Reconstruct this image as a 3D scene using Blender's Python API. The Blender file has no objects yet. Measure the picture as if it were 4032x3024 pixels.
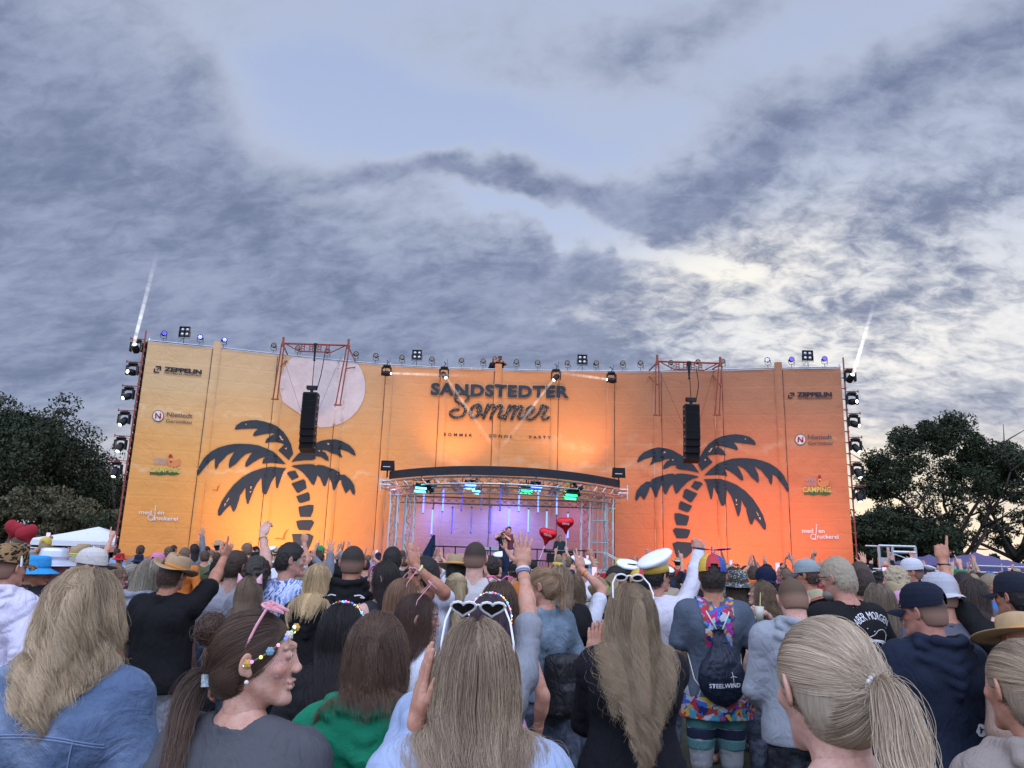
import bpy, bmesh, math, random, numpy as np
from mathutils import Vector, Matrix, geometry
SC = bpy.context.scene; COL = SC.collection
# ---------------------------------------------------------------- camera
FPX = 740.0; TH = math.radians(12.6); RO = math.radians(1.8); CZ = 1.9
cF = np.array([0, math.cos(TH), math.sin(TH)]); _U = np.array([0, -math.sin(TH), math.cos(TH)]); _R = np.array([1, 0, 0.])
cU = _U*math.cos(RO)-_R*math.sin(RO); cR = _R*math.cos(RO)+_U*math.sin(RO)
CAM = np.array([0, 0, CZ])
def ray(px, py): return cF+cR*(px-512)/FPX-cU*(py-384)/FPX
def at(px, py, Y):
    d = ray(px, py); return CAM+d*(Y/d[1])
def onz(px, py, z):
    d = ray(px, py); return CAM+d*((z-CZ)/d[2])
cam = bpy.data.cameras.new('camera'); camo = bpy.data.objects.new('camera', cam); COL.objects.link(camo)
cam.sensor_width = 36; cam.lens = FPX*36/1024; cam.clip_start = .05; cam.clip_end = 3000
m = Matrix(((cR[0], cU[0], -cF[0], 0), (cR[1], cU[1], -cF[1], 0), (cR[2], cU[2], -cF[2], CZ), (0, 0, 0, 1)))
camo.matrix_world = m; SC.camera = camo
SC.view_settings.view_transform = 'Standard'; SC.view_settings.look = 'None'; SC.view_settings.gamma = 1; SC.view_settings.exposure = 0
SC.render.engine = 'CYCLES'; cy = SC.cycles
cy.use_denoising = True
try: cy.denoiser = 'OPENIMAGEDENOISE'; cy.denoising_input_passes = 'RGB_ALBEDO_NORMAL'
except Exception: pass
cy.max_bounces = 5; cy.diffuse_bounces = 3; cy.glossy_bounces = 2; cy.transmission_bounces = 4; cy.volume_bounces = 0; cy.transparent_max_bounces = 8
cy.sample_clamp_indirect = 4; cy.use_adaptive_sampling = True; cy.adaptive_threshold = .015
cy.volume_max_steps = 64
# ---------------------------------------------------------------- node helper
class G:
    def __init__(s, nt): s.nt = nt; s.nt.nodes.clear()
    def n(s, t, **k):
        o = s.nt.nodes.new(t)
        for a, b in k.items():
            if a == 'ins':
                for i, v in b.items(): s.set(o.inputs[i], v)
            else: setattr(o, a, b)
        return o
    def set(s, sock, v):
        if isinstance(v, bpy.types.NodeSocket): s.nt.links.new(v, sock)
        elif v is not None: sock.default_value = v
    def m(s, op, a, b=None, c=None, clamp=False):
        o = s.n('ShaderNodeMath', operation=op, use_clamp=clamp); s.set(o.inputs[0], a)
        if b is not None: s.set(o.inputs[1], b)
        if c is not None: s.set(o.inputs[2], c)
        return o.outputs[0]
    def v(s, op, a, b=None, sc=None):
        o = s.n('ShaderNodeVectorMath', operation=op); s.set(o.inputs[0], a)
        if b is not None: s.set(o.inputs[1], b)
        if sc is not None: s.set(o.inputs['Scale'], sc)
        return o.outputs['Value'] if op in ('DOT_PRODUCT', 'LENGTH', 'DISTANCE') else o.outputs[0]
    def mix(s, f, a, b, t='MIX'):
        o = s.n('ShaderNodeMix', data_type='RGBA', blend_type=t); s.set(o.inputs[0], f); s.set(o.inputs[6], C4(a)); s.set(o.inputs[7], C4(b)); return o.outputs[2]
    def noise(s, vec, scale, detail=3, rough=.5, dist=0, col=False):
        o = s.n('ShaderNodeTexNoise'); s.set(o.inputs['Vector'], vec)
        for k, v in (('Scale', scale), ('Detail', detail), ('Roughness', rough), ('Distortion', dist)): s.set(o.inputs[k], v)
        return o.outputs['Color' if col else 'Fac']
    def rng(s, v, a, b, c=0., d=1., smooth=True):
        o = s.n('ShaderNodeMapRange', interpolation_type='SMOOTHSTEP' if smooth else 'LINEAR')
        for i, q in enumerate((v, a, b, c, d)): s.set(o.inputs[i], q)
        return o.outputs[0]
    def ramp(s, f, stops, interp='LINEAR'):
        o = s.n('ShaderNodeValToRGB'); o.color_ramp.interpolation = interp; e = o.color_ramp.elements
        while len(e) < len(stops): e.new(.5)
        for i, (p, c) in enumerate(stops): e[i].position = p; e[i].color = C4(c)
        s.set(o.inputs[0], f); return o.outputs[0]
    def sep(s, v):
        o = s.n('ShaderNodeSeparateXYZ'); s.set(o.inputs[0], v); return o.outputs
    def comb(s, x, y, z):
        o = s.n('ShaderNodeCombineXYZ'); [s.set(o.inputs[i], q) for i, q in enumerate((x, y, z))]; return o.outputs[0]
def C4(c):
    if isinstance(c, bpy.types.NodeSocket): return c
    if isinstance(c, (int, float)): return (c, c, c, 1)
    return tuple(c)+(1,) if len(c) == 3 else tuple(c)
def s2l(r, g, b):
    f = lambda c: ((c/255+.055)/1.055)**2.4 if c > 10 else c/255/12.92
    return (f(r), f(g), f(b))
# ---------------------------------------------------------------- sun + sky
SUNAZ = math.radians(27); SUNEL = math.radians(7)
sl = bpy.data.lights.new('sun', 'SUN'); sl.energy = 1.1; sl.angle = math.radians(12); sl.color = (1, .8, .6)
so = bpy.data.objects.new('sun', sl); COL.objects.link(so)
sd = Vector((math.sin(SUNAZ)*math.cos(SUNEL), math.cos(SUNAZ)*math.cos(SUNEL), math.sin(SUNEL)))
so.rotation_euler = (-sd).to_track_quat('-Z', 'Y').to_euler(); so.location = (60, 120, 40)
w = bpy.data.worlds.new('World'); SC.world = w; w.use_nodes = True
g = G(w.node_tree)
tc = g.n('ShaderNodeTexCoord').outputs['Generated']
X, Y, Z = g.sep(tc)[:3]
zz = g.m('MAXIMUM', Z, .0)
pl = g.comb(g.m('DIVIDE', X, g.m('ADD', zz, .24)), g.m('DIVIDE', Y, g.m('ADD', zz, .24)), 0)
# clouds are drawn out along one wind direction
mp = g.n('ShaderNodeMapping'); g.set(mp.inputs[0], pl); mp.inputs['Rotation'].default_value = (0, 0, math.radians(-28)); mp.inputs['Scale'].default_value = (.75, 1.7, 1)
plr = mp.outputs[0]; plr = g.v('ADD', g.v('SCALE', plr, sc=.72), g.v('SCALE', tc, sc=1.2))
wn = g.noise(tc, 2.2, 4, .55, col=True)
wn2 = g.noise(tc, 8, 4, .6, col=True)
dw = g.v('ADD', tc, g.v('ADD', g.v('SCALE', g.v('SUBTRACT', wn, (.5, .5, .5)), sc=.30), g.v('SCALE', g.v('SUBTRACT', wn2, (.5, .5, .5)), sc=.09)))
def blob(px, py, ra, rb, ang, wt, vec=None, hard=1.0):
    d = ray(px, py); d = d/np.linalg.norm(d)
    e1 = np.cross(d, [0, 0, 1]); e1 /= np.linalg.norm(e1); e2 = np.cross(e1, d)
    a = math.radians(ang); E1 = e1*math.cos(a)+e2*math.sin(a); E2 = -e1*math.sin(a)+e2*math.cos(a)
    v = dw if vec is None else vec
    A = g.m('MULTIPLY', g.v('DOT_PRODUCT', v, tuple(E1)), FPX/ra); B = g.m('MULTIPLY', g.v('DOT_PRODUCT', v, tuple(E2)), FPX/rb)
    q = g.m('ADD', g.m('MULTIPLY', A, A), g.m('MULTIPLY', B, B))
    if hard != 1: q = g.m('POWER', q, hard)
    e = g.m('POWER', 2.71828, g.m('MULTIPLY', q, -1.0))
    e = g.m('MULTIPLY', e, g.m('GREATER_THAN', g.v('DOT_PRODUCT', v, tuple(d)), .1))
    return g.m('MULTIPLY', e, wt)
def addall(l):
    o = l[0]
    for q in l[1:]: o = g.m('ADD', o, q)
    return o
#BLOBS
n1 = g.noise(plr, 1.2, 5, .55, .5); n2 = g.noise(plr, 3.6, 7, .60, .35); n3 = g.noise(plr, 15, 5, .62, .4)
front = [
 blob(60, 120, 250, 130, -14, .60), blob(230, 170, 100, 60, -35, .30), blob(40, 270, 220, 60, 0, .35), blob(250, 130, 60, 40, -35, .12),
 blob(250, 315, 400, 62, -3, .72), blob(560, 292, 160, 34, 0, .30), blob(470, 217, 108, 18, 2, .80), blob(80, 390, 260, 60, 0, .55), blob(400, 235, 300, 26, -4, .10),
 blob(790, 150, 290, 30, 22, .52), blob(950, 195, 120, 42, 5, .42), blob(640, 62, 130, 26, 10, .12), blob(625, 205, 120, 24, 16, .40),
 blob(930, 300, 170, 26, -3, .20), blob(960, 420, 140, 30, -8, .26), blob(430, 350, 260, 22, 0, .30), blob(985, 110, 90, 50, 10, .16), blob(860, 60, 200, 24, 20, .12),
 blob(420, 130, 120, 46, -40, -.60), blob(555, 165, 100, 28, -12, -.36), blob(430, 5, 110, 24, 0, .10), blob(570, 40, 120, 30, 5, .08), blob(720, 15, 130, 30, 10, .2), blob(510, 243, 120, 9, -4, -.3), blob(600, 250, 130, 11, -7, -.5), blob(345, 225, 60, 16, -10, -.2), blob(180, 235, 60, 14, 10, -.22), blob(110, 190, 40, 14, 10, -.2), blob(300, 20, 90, 22, 0, -.12),
]
back = g.m('MULTIPLY', g.rng(Y, .25, -.3), .35)
lr = blob(840, 310, 300, 130, 0, 1.0, tc)
dens = g.m('ADD', addall(front), back)
dens = g.m('ADD', dens, g.m('MULTIPLY', g.m('SUBTRACT', n1, .5), .70))
dens = g.m('ADD', dens, g.m('MULTIPLY', g.m('SUBTRACT', n2, .5), g.m('ADD', .46, g.m('MULTIPLY', lr, 1.0))))
dens = g.m('ADD', dens, g.m('MULTIPLY', g.m('SUBTRACT', n3, .5), g.m('ADD', .12, g.m('MULTIPLY', lr, 1.35))))
dens = g.m('ADD', dens, .20)
glow = g.m('ADD', blob(870, 335, 240, 80, 0, .55, tc), blob(720, 270, 150, 38, 10, .6, tc))
glow2 = blob(920, 500, 330, 60, 0, .8, tc)
glow3 = blob(170, 440, 90, 36, 0, .5, tc)
cover = g.rng(dens, -.18, .46)
thick = g.rng(dens, .08, .82)
brightc = g.mix(glow, s2l(186, 197, 222), (1.06, 1.03, .95))
dk = g.mix(g.rng(g.m('ADD', g.m('MULTIPLY', n2, .6), g.m('MULTIPLY', n3, .4)), .34, .68), s2l(156, 168, 200), s2l(114, 128, 162))
darkc = g.mix(glow, dk, g.mix(.5, dk, s2l(164, 170, 190)))
cloud = g.mix(thick, brightc, darkc)
clear = g.mix(g.rng(Z, .05, .75), s2l(200, 212, 240), s2l(158, 177, 220))
clear = g.mix(g.m('MULTIPLY', glow, .9), clear, (1.08, 1.04, .9))
skyc = g.mix(cover, clear, cloud)
skyc = g.mix(g.m('MULTIPLY', glow2, g.rng(dens, .8, .2)), skyc, (1.0, .90, .68))
skyc = g.mix(g.m('MULTIPLY', glow3, g.rng(dens, .7, .1)), skyc, (.8, .73, .62))
hz = g.rng(Z, .16, .0)
skyc = g.mix(g.m('MULTIPLY', hz, .25), skyc, s2l(186, 184, 196))
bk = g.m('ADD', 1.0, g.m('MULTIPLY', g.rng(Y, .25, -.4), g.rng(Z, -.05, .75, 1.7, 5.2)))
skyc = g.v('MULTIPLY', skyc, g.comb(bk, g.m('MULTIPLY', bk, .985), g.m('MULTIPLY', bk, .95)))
skyc = g.mix(g.m('LESS_THAN', Z, -.02), skyc, (.05, .05, .045))
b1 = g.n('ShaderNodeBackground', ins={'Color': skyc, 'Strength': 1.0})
st = g.n('ShaderNodeTexSky', sky_type='NISHITA', sun_disc=False, sun_elevation=SUNEL, sun_rotation=SUNAZ)
b2 = g.n('ShaderNodeBackground', ins={'Color': g.mix(g.m('SUBTRACT', 1.0, g.m('MULTIPLY', cover, .9)), (0, 0, 0), g.v('SCALE', st.outputs[0], sc=.25)), 'Strength': .05})
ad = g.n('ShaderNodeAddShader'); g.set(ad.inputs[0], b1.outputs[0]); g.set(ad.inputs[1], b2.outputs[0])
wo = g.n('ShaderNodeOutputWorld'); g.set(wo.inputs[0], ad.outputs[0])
w.cycles.sampling_method = 'MANUAL'; w.cycles.sample_map_resolution = 512
# ================================================================ mesh + object helpers
def rotm(rx=0, ry=0, rz=0):
    return np.array((Matrix.Rotation(rz, 3, 'Z') @ Matrix.Rotation(ry, 3, 'Y') @ Matrix.Rotation(rx, 3, 'X')))
def frame_z(d):
    d = np.array(d, float); d /= np.linalg.norm(d)
    a = np.array([0, 0, 1.]) if abs(d[2]) < .9 else np.array([1., 0, 0])
    u = np.cross(a, d); u /= np.linalg.norm(u); return u, np.cross(d, u), d
class MB:
    def __init__(s): s.v = []; s.f = []; s.mi = []; s.n = 0; s.cur = 0
    def add(s, v, f):
        v = np.asarray(v, float).reshape(-1, 3); s.v.append(v); o = s.n; s.n += len(v)
        for q in f: s.f.append(tuple(int(i)+o for i in q)); s.mi.append(s.cur)
        return s
    def mat(s, i): s.cur = i; return s
    def box(s, c, sz, R=None, taper=1.0):
        h = np.array(sz)/2; P = []
        for z in (-1, 1):
            t = taper if z > 0 else 1
            for x, y in ((-1, -1), (1, -1), (1, 1), (-1, 1)): P.append((x*h[0]*t, y*h[1]*t, z*h[2]))
        P = np.array(P)
        if R is not None: P = P @ np.array(R).T
        return s.add(P+np.array(c), [(0, 3, 2, 1), (4, 5, 6, 7), (0, 1, 5, 4), (1, 2, 6, 5), (2, 3, 7, 6), (3, 0, 4, 7)])
    def cyl(s, a, b, r, r2=None, n=8, caps=True):
        a = np.array(a, float); b = np.array(b, float); u, v, d = frame_z(b-a); r2 = r if r2 is None else r2
        t = np.linspace(0, 2*np.pi, n, endpoint=False); c = np.outer(np.cos(t), u)+np.outer(np.sin(t), v)
        P = np.vstack([a+c*r, b+c*r2]); f = [(i, (i+1) % n, n+(i+1) % n, n+i) for i in range(n)]
        if caps: f += [tuple(range(n))[::-1], tuple(range(n, 2*n))]
        return s.add(P, f)
    def path(s, pts, r, n=8, flat=1.0, up=None):
        pts = np.array(pts, float); m = len(pts); rr = np.broadcast_to(r, (m,)); P = []
        tg = np.gradient(pts, axis=0); tg /= np.linalg.norm(tg, axis=1)[:, None]+1e-9
        u = frame_z(tg[0])[0]
        t = np.linspace(0, 2*np.pi, n, endpoint=False)
        for i in range(m):
            if up is not None: w_ = np.array(up, float); u = np.cross(w_, tg[i]); u /= np.linalg.norm(u)+1e-9; v = w_
            else:
                u = u-tg[i]*(u@tg[i]); u /= np.linalg.norm(u)+1e-9; v = np.cross(tg[i], u)
            P.append(pts[i]+(np.outer(np.cos(t), u)+np.outer(np.sin(t), v)*flat)*rr[i])
        f = [(j*n+i, j*n+(i+1) % n, (j+1)*n+(i+1) % n, (j+1)*n+i) for j in range(m-1) for i in range(n)]
        f += [tuple(range(n))[::-1], tuple((m-1)*n+i for i in range(n))]
        return s.add(np.vstack(P), f)
    def lathe(s, prof, c=(0, 0, 0), R=None, n=24, sx=1, sy=1, fn=None):
        t = np.linspace(0, 2*np.pi, n, endpoint=False); P = []
        for r, z in prof: P.append(np.stack([np.cos(t)*r*sx, np.sin(t)*r*sy, np.full(n, z)], 1))
        P = np.vstack(P)
        if fn: P = fn(P)
        if R is not None: P = P @ np.array(R).T
        m = len(prof)
        f = [(j*n+i, j*n+(i+1) % n, (j+1)*n+(i+1) % n, (j+1)*n+i) for j in range(m-1) for i in range(n)]
        f += [tuple(range(n))[::-1], tuple((m-1)*n+i for i in range(n))]
        return s.add(P+np.array(c), f)
    def ball(s, c, r, n=10, sc=(1, 1, 1), R=None):
        a = np.linspace(-np.pi/2, np.pi/2, n//2+2); pr = [(max(np.cos(q), 1e-3)*r, np.sin(q)*r) for q in a]
        fn = lambda P: P*np.array(sc)
        return s.lathe(pr, c, R, n, fn=fn)
    def build(s, name, mats, parent=None, smooth=False, at=None, color=None):
        me = bpy.data.meshes.new(name)
        V = np.vstack(s.v) if s.v else np.zeros((0, 3))
        if at is not None: V = V-np.array(at)
        me.from_pydata(V.tolist(), [], s.f)
        mats = mats if isinstance(mats, (list, tuple)) else [mats]
        for m_ in mats: me.materials.append(m_)
        if len(mats) > 1: me.polygons.foreach_set('material_index', s.mi)
        if smooth: me.polygons.foreach_set('use_smooth', [True]*len(me.polygons))
        me.update()
        return link(name, me, parent, at, color)
def link(name, data, parent=None, loc=None, color=None):
    o = bpy.data.objects.new(name, data); COL.objects.link(o)
    if parent is not None: o.parent = parent
    if loc is not None: o.location = loc
    if color is not None: o.color = C4(color)
    return o
def npmesh(name, V, Fq, mats, smooth=True):
    me = bpy.data.meshes.new(name); V = np.asarray(V, np.float32); Fq = np.asarray(Fq, np.int32)
    k = Fq.shape[1]; me.vertices.add(len(V)); me.vertices.foreach_set('co', V.ravel())
    me.loops.add(Fq.size); me.loops.foreach_set('vertex_index', Fq.ravel())
    me.polygons.add(len(Fq)); me.polygons.foreach_set('loop_start', np.arange(0, Fq.size, k, dtype=np.int32)); me.polygons.foreach_set('loop_total', np.full(len(Fq), k, np.int32))
    if smooth: me.polygons.foreach_set('use_smooth', np.ones(len(Fq), bool))
    for m_ in (mats if isinstance(mats, (list, tuple)) else [mats]): me.materials.append(m_)
    me.update(calc_edges=True); return me
def tag(o, label, cat, group=None, kind=None):
    if label: o['label'] = label
    if cat: o['category'] = cat
    if group: o['group'] = group
    if kind: o['kind'] = kind
    return o
def thing(name, label, cat, loc=(0, 0, 0), rz=0, group=None):
    o = link(name, None, loc=loc); o.rotation_euler = (0, 0, rz); return tag(o, label, cat, group)
def put(o, parent):
    """parent o (built in world space) to a thing, keeping its place"""
    bpy.context.view_layer.update() if False else None
    o.parent = parent; L = Matrix.LocRotScale(parent.location, parent.rotation_euler, parent.scale)
    o.matrix_parent_inverse = L.inverted(); return o
def dup(root, loc, rz=None, sc=None):
    def cp(o, par):
        c = o.copy(); COL.objects.link(c); c.parent = par
        for ch in o.children: cp(ch, c)
        return c
    r = cp(root, None); r.location = loc
    if rz is not None: r.rotation_euler = (0, 0, rz)
    if sc is not None: r.scale = (sc,)*3
    return r
MATS = {}
def mat(name, col=None, rough=.6, metal=0., emit=None, es=1., fn=None, spec=.5, **kw):
    if name in MATS: return MATS[name]
    m_ = bpy.data.materials.new(name); m_.use_nodes = True; g = G(m_.node_tree)
    b = g.n('ShaderNodeBsdfPrincipled'); o = g.n('ShaderNodeOutputMaterial'); g.set(o.inputs[0], b.outputs[0])
    if col is not None: b.inputs['Base Color'].default_value = C4(col)
    b.inputs['Roughness'].default_value = rough; b.inputs['Metallic'].default_value = metal
    b.inputs['Specular IOR Level'].default_value = spec
    if emit is not None: b.inputs['Emission Color'].default_value = C4(emit); b.inputs['Emission Strength'].default_value = es
    if fn: fn(g, b)
    MATS[name] = m_; return m_
def bump(g, b, h, st=.5, dist=.01):
    o = g.n('ShaderNodeBump'); o.inputs['Strength'].default_value = st; o.inputs['Distance'].default_value = dist; g.set(o.inputs['Height'], h); g.set(b.inputs['Normal'], o.outputs[0]); return o
def ocoord(g): return g.n('ShaderNodeTexCoord').outputs['Object']
def vary(col, amt=.25, scale=8, bst=0, bd=.01, bs=None):
    def f(g, b):
        oc = ocoord(g); n = g.noise(oc, scale, 5, .6)
        g.set(b.inputs['Base Color'], g.mix(n, tuple(np.array(col)*(1-amt)), tuple(np.minimum(np.array(col)*(1+amt), 1))))
        if bst: bump(g, b, g.noise(oc, bs or scale*3, 4), bst, bd)
    return f
m_black = mat('black_metal', rough=.5, spec=.25, fn=vary((.012, .012, .014), .3, 5))
m_steel = mat('galvanised_steel', metal=.7, rough=.4, fn=vary((.45, .46, .48), .25, 6))
m_alu = mat('aluminium_truss', metal=.85, rough=.3, fn=vary((.7, .7, .72), .12, 6))
m_rust = mat('red_oxide_steel', rough=.6, metal=.2, fn=vary((.28, .06, .035), .45, 7))
m_white = mat('white_tarp', rough=.55, fn=vary((.72, .73, .76), .08, 2, .4, .02))
m_lens = mat('lens_white', (.9, .9, .9), emit=(1, .97, .92), es=6)
m_glassd = mat('dark_lens', rough=.15, fn=vary((.35, .30, .22), .35, 30))
# ================================================================ the curved banner wall
WP = np.array([[-16.4, 32.1], [-13.6, 32.95], [-10.9, 33.9], [-8.2, 34.75], [-6.0, 35.25], [-3.35, 35.5], [-.7, 35.5], [2.1, 35.4], [4.8, 35.15], [7.0, 34.8], [9.75, 34.15], [12.4, 33.5], [15.1, 32.95]])
WH = 10.5
seg = np.linalg.norm(np.diff(WP, axis=0), axis=1); ARC = np.concatenate([[0], np.cumsum(seg)])
wn_ = np.array([[(b-a)[1], -(b-a)[0]] for a, b in zip(WP[:-1], WP[1:])]); wn_ /= np.linalg.norm(wn_, axis=1)[:, None]
vn_ = np.vstack([wn_[:1], (wn_[:-1]+wn_[1:])/2, wn_[-1:]]); vn_ /= np.linalg.norm(vn_, axis=1)[:, None]
def W3(a, z, off=0.):
    """arc length a (m from the left end), height z -> world point"""
    i = int(np.clip(np.searchsorted(ARC, a)-1, 0, len(seg)-1)); t = (a-ARC[i])/seg[i]
    p = WP[i]*(1-t)+WP[i+1]*t; n = vn_[i]*(1-t)+vn_[i+1]*t
    return np.array([p[0]+n[0]*off, p[1]+n[1]*off, z])
def onwall(px, py):
    d = ray(px, py); best = None
    for i in range(len(seg)):
        a = WP[i]; e = WP[i+1]-a; A = np.array([[d[0], -e[0]], [d[1], -e[1]]]); s_, t = np.linalg.solve(A, a)
        if -1e-6 <= t <= 1+1e-6 or (i == 0 and t < 0) or (i == len(seg)-1 and t > 1): best = (ARC[i]+t*seg[i], CZ+s_*d[2]); break
    return best
def Zf(x0, y0, sc): return lambda x, y: ((x0+x*sc)/3.9375, (y0+y*sc)/3.9375)
ZA = Zf(750, 1620, .3617); ZB = Zf(2480, 1680, .3315); ZC = Zf(1660, 1480, .2893); ZD = Zf(540, 1400, .4222); ZE = Zf(1500, 1780, .4521)
Z1 = Zf(0, 1250, .6103); Z2 = Zf(1300, 1250, .6103); Z3 = Zf(2550, 1250, .67); Z6 = Zf(440, 1270, .4611); Z7 = Zf(440, 1290, .4973); Z8 = Zf(1500, 1350, .4521); Z9 = Zf(2450, 1380, .4521); ZR = Zf(3050, 1850, .211)
def banner_fn(g, b):
    uv = g.n('ShaderNodeUVMap', uv_map='UVMap').outputs[0]; U, V = g.sep(uv)[:2]     # metres along / up the wall
    n = g.noise(g.comb(g.m('MULTIPLY', U, .25), V, 0), .9, 5, .6)
    vv = g.m('ADD', V, g.m('MULTIPLY', g.m('SUBTRACT', n, .5), 2.4))
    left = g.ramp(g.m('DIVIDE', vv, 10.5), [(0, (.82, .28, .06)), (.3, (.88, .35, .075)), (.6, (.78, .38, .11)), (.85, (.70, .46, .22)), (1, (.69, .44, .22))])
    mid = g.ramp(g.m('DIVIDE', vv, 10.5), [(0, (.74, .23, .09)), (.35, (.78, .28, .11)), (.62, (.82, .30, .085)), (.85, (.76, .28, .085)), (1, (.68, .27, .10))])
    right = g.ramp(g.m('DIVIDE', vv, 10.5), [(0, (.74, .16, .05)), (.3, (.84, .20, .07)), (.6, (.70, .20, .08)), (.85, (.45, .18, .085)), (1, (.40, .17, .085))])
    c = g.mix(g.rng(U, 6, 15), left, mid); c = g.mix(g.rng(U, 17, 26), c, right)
    # printed clouds
    wob = g.m('MULTIPLY', g.m('SUBTRACT', g.noise(uv, .55, 4, .6), .5), 2.6)
    for (v0, wd, st, u0, u1) in ((7.4, .16, .55, -3, 9), (4.9, .18, .4, -3, 12), (5.9, .5, .28, 13, 25), (6.9, .3, .2, 18, 34), (5.3, .35, -.25, 22, 34)):
        q = g.m('ABSOLUTE', g.m('SUBTRACT', g.m('ADD', V, wob), v0)); k = g.m('MULTIPLY', g.rng(q, wd, 0), abs(st))
        k = g.m('MULTIPLY', k, g.m('MULTIPLY', g.rng(U, u0-2, u0+2), g.rng(U, u1+2, u1-2))); k = g.m('MULTIPLY', k, g.rng(g.noise(uv, 1.2, 4), .35, .6))
        c = g.mix(k, c, (.85, .62, .35) if st > 0 else (.36, .08, .03))
    # printed ground band with a ragged skyline
    sk = g.m('ADD', .98, g.m('MULTIPLY', g.noise(g.comb(U, 0, 0), 2.2, 5, .7), .35))
    c = g.mix(g.rng(g.m('SUBTRACT', V, sk), .04, -.04), c, g.mix(g.rng(U, 8, 24), (.62, .16, .04), (.22, .07, .035)))
    # dirt and the weave of the mesh tarpaulin
    c = g.mix(g.m('MULTIPLY', g.noise(uv, 3, 6, .7), .16), c, (.35, .2, .12))
    g.set(b.inputs['Base Color'], c); b.inputs['Specular IOR Level'].default_value = .25
    wr = g.noise(uv, 1.3, 5, .55, .8)
    cr = g.n('ShaderNodeTexWave', wave_type='BANDS', bands_direction='Y'); g.set(cr.inputs[0], uv); cr.inputs['Scale'].default_value = .47; cr.inputs['Distortion'].default_value = .35
    cr.inputs['Detail'].default_value = 1
    crease = g.rng(cr.outputs['Fac'], .93, 1.0)
    h = g.m('ADD', g.m('MULTIPLY', wr, .5), g.m('MULTIPLY', crease, -.07)); h = g.m('ADD', h, g.m('MULTIPLY', g.m('ABSOLUTE', g.m('SUBTRACT', g.noise(g.v('ADD', uv, g.v('SCALE', g.noise(uv, .8, 3, col=True), sc=1.5)), 1.1, 4, .6, 1.0), .5)), -.9))
    h = g.m('ADD', h, g.m('MULTIPLY', g.noise(uv, 90, 2), .03))
    bump(g, b, h, .55, .10)
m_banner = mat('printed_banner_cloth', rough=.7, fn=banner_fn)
m_seam = mat('banner_seam_dark_gap', (.10, .035, .02), .9)  # dark reddish brown for the thin lines along the panel seams
wall = thing('banner_wall', 'tall curved scaffold wall covered in orange sunset and palm print behind the stage', 'stage wall', (0, 34, 0))
rngW = np.random.default_rng(5)
def wnoise(a, z, sd): return math.sin(a*1.7+sd)*math.cos(z*1.3+sd*2)+.5*math.sin(a*4.1+z*2.7+sd)+.35*math.sin(a*7.3-z*5.1+sd*3)
def clothoff(a, z):
    i = int(np.clip(np.searchsorted(ARC, a)-1, 0, 11)); 
    for j in (i, i+1):
        if 0 < j < 12 and abs(a-ARC[j]) < .17: s_ = (a-ARC[j])/.17; return .035+.05*(1-s_*s_)+.012
    s_ = (a-ARC[i])/seg[i]; return -.05*math.sin(math.pi*min(max(s_, 0), 1))*(1+.4*math.sin(z*.9+i))+.012*wnoise(a, z, i)+.004
for i in range(12):
    pl_w = .17; a0, a1 = ARC[i]+(pl_w if i else 0.02), ARC[i+1]-(pl_w if i < 11 else .02)
    nu, nv = 22, 64; V = []; UV = []
    for b_ in range(nv+1):
        for a_ in range(nu+1):
            s_ = a_/nu; z = .25+(WH-.25)*b_/nv; a = a0+(a1-a0)*s_
            ed = 1-math.exp(-min(s_, 1-s_)*9)
            o_ = -.05*math.sin(math.pi*s_)*(1+.4*math.sin(z*.9+i))+.012*wnoise(a, z, i)*ed + .012*math.exp(-min(s_, 1-s_)*14)*math.sin(z*9+3*math.sin(z*2.1+i))
            lift = abs(((z+.1) % 2.0)-1.0); o_ -= .02*math.exp(-((lift-1.0)/.05)**2)
            V.append(W3(a, z, o_)); UV.append((a, z))
    F = [(b_*(nu+1)+a_, b_*(nu+1)+a_+1, (b_+1)*(nu+1)+a_+1, (b_+1)*(nu+1)+a_) for b_ in range(nv) for a_ in range(nu)]
    me = npmesh('banner_panel', V, F, m_banner); uvl = me.uv_layers.new(name='UVMap'); UV = np.array(UV)
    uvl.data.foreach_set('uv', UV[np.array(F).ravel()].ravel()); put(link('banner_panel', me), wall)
    if i:       # the pole pocket between two panels: a proud rounded strip
        V = []; UV = []; c_ = ARC[i]; wid = .17; top = WH+(.32 if i in (1, 6, 11) else .0)
        for b_ in range(49):
            z = .25+(top-.25)*b_/48
            for a_ in range(9):
                s_ = a_/8*2-1; V.append(W3(c_+s_*wid+.01*math.sin(z*2+i), z, .035+.05*(1-s_*s_)+.010*math.sin(z*7+i*2+s_*2)*math.sin(z*1.7+i))); UV.append((c_+s_*wid, z))
        F = [(b_*9+a_, b_*9+a_+1, (b_+1)*9+a_+1, (b_+1)*9+a_) for b_ in range(48) for a_ in range(8)]
        me = npmesh('pole_pocket', V, F, m_banner); uvl = me.uv_layers.new(name='UVMap'); UV = np.array(UV)
        uvl.data.foreach_set('uv', UV[np.array(F).ravel()].ravel()); put(link('pole_pocket', me), wall)
    mb = MB()
    if i:
        mb.path([W3(ARC[i]-.185 if i < 7 else ARC[i]+.185, z, .028) for z in np.linspace(.2, WH-.05, 12)], .016, 4)
        put(mb.build('lacing_gap', m_seam), wall)
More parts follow.
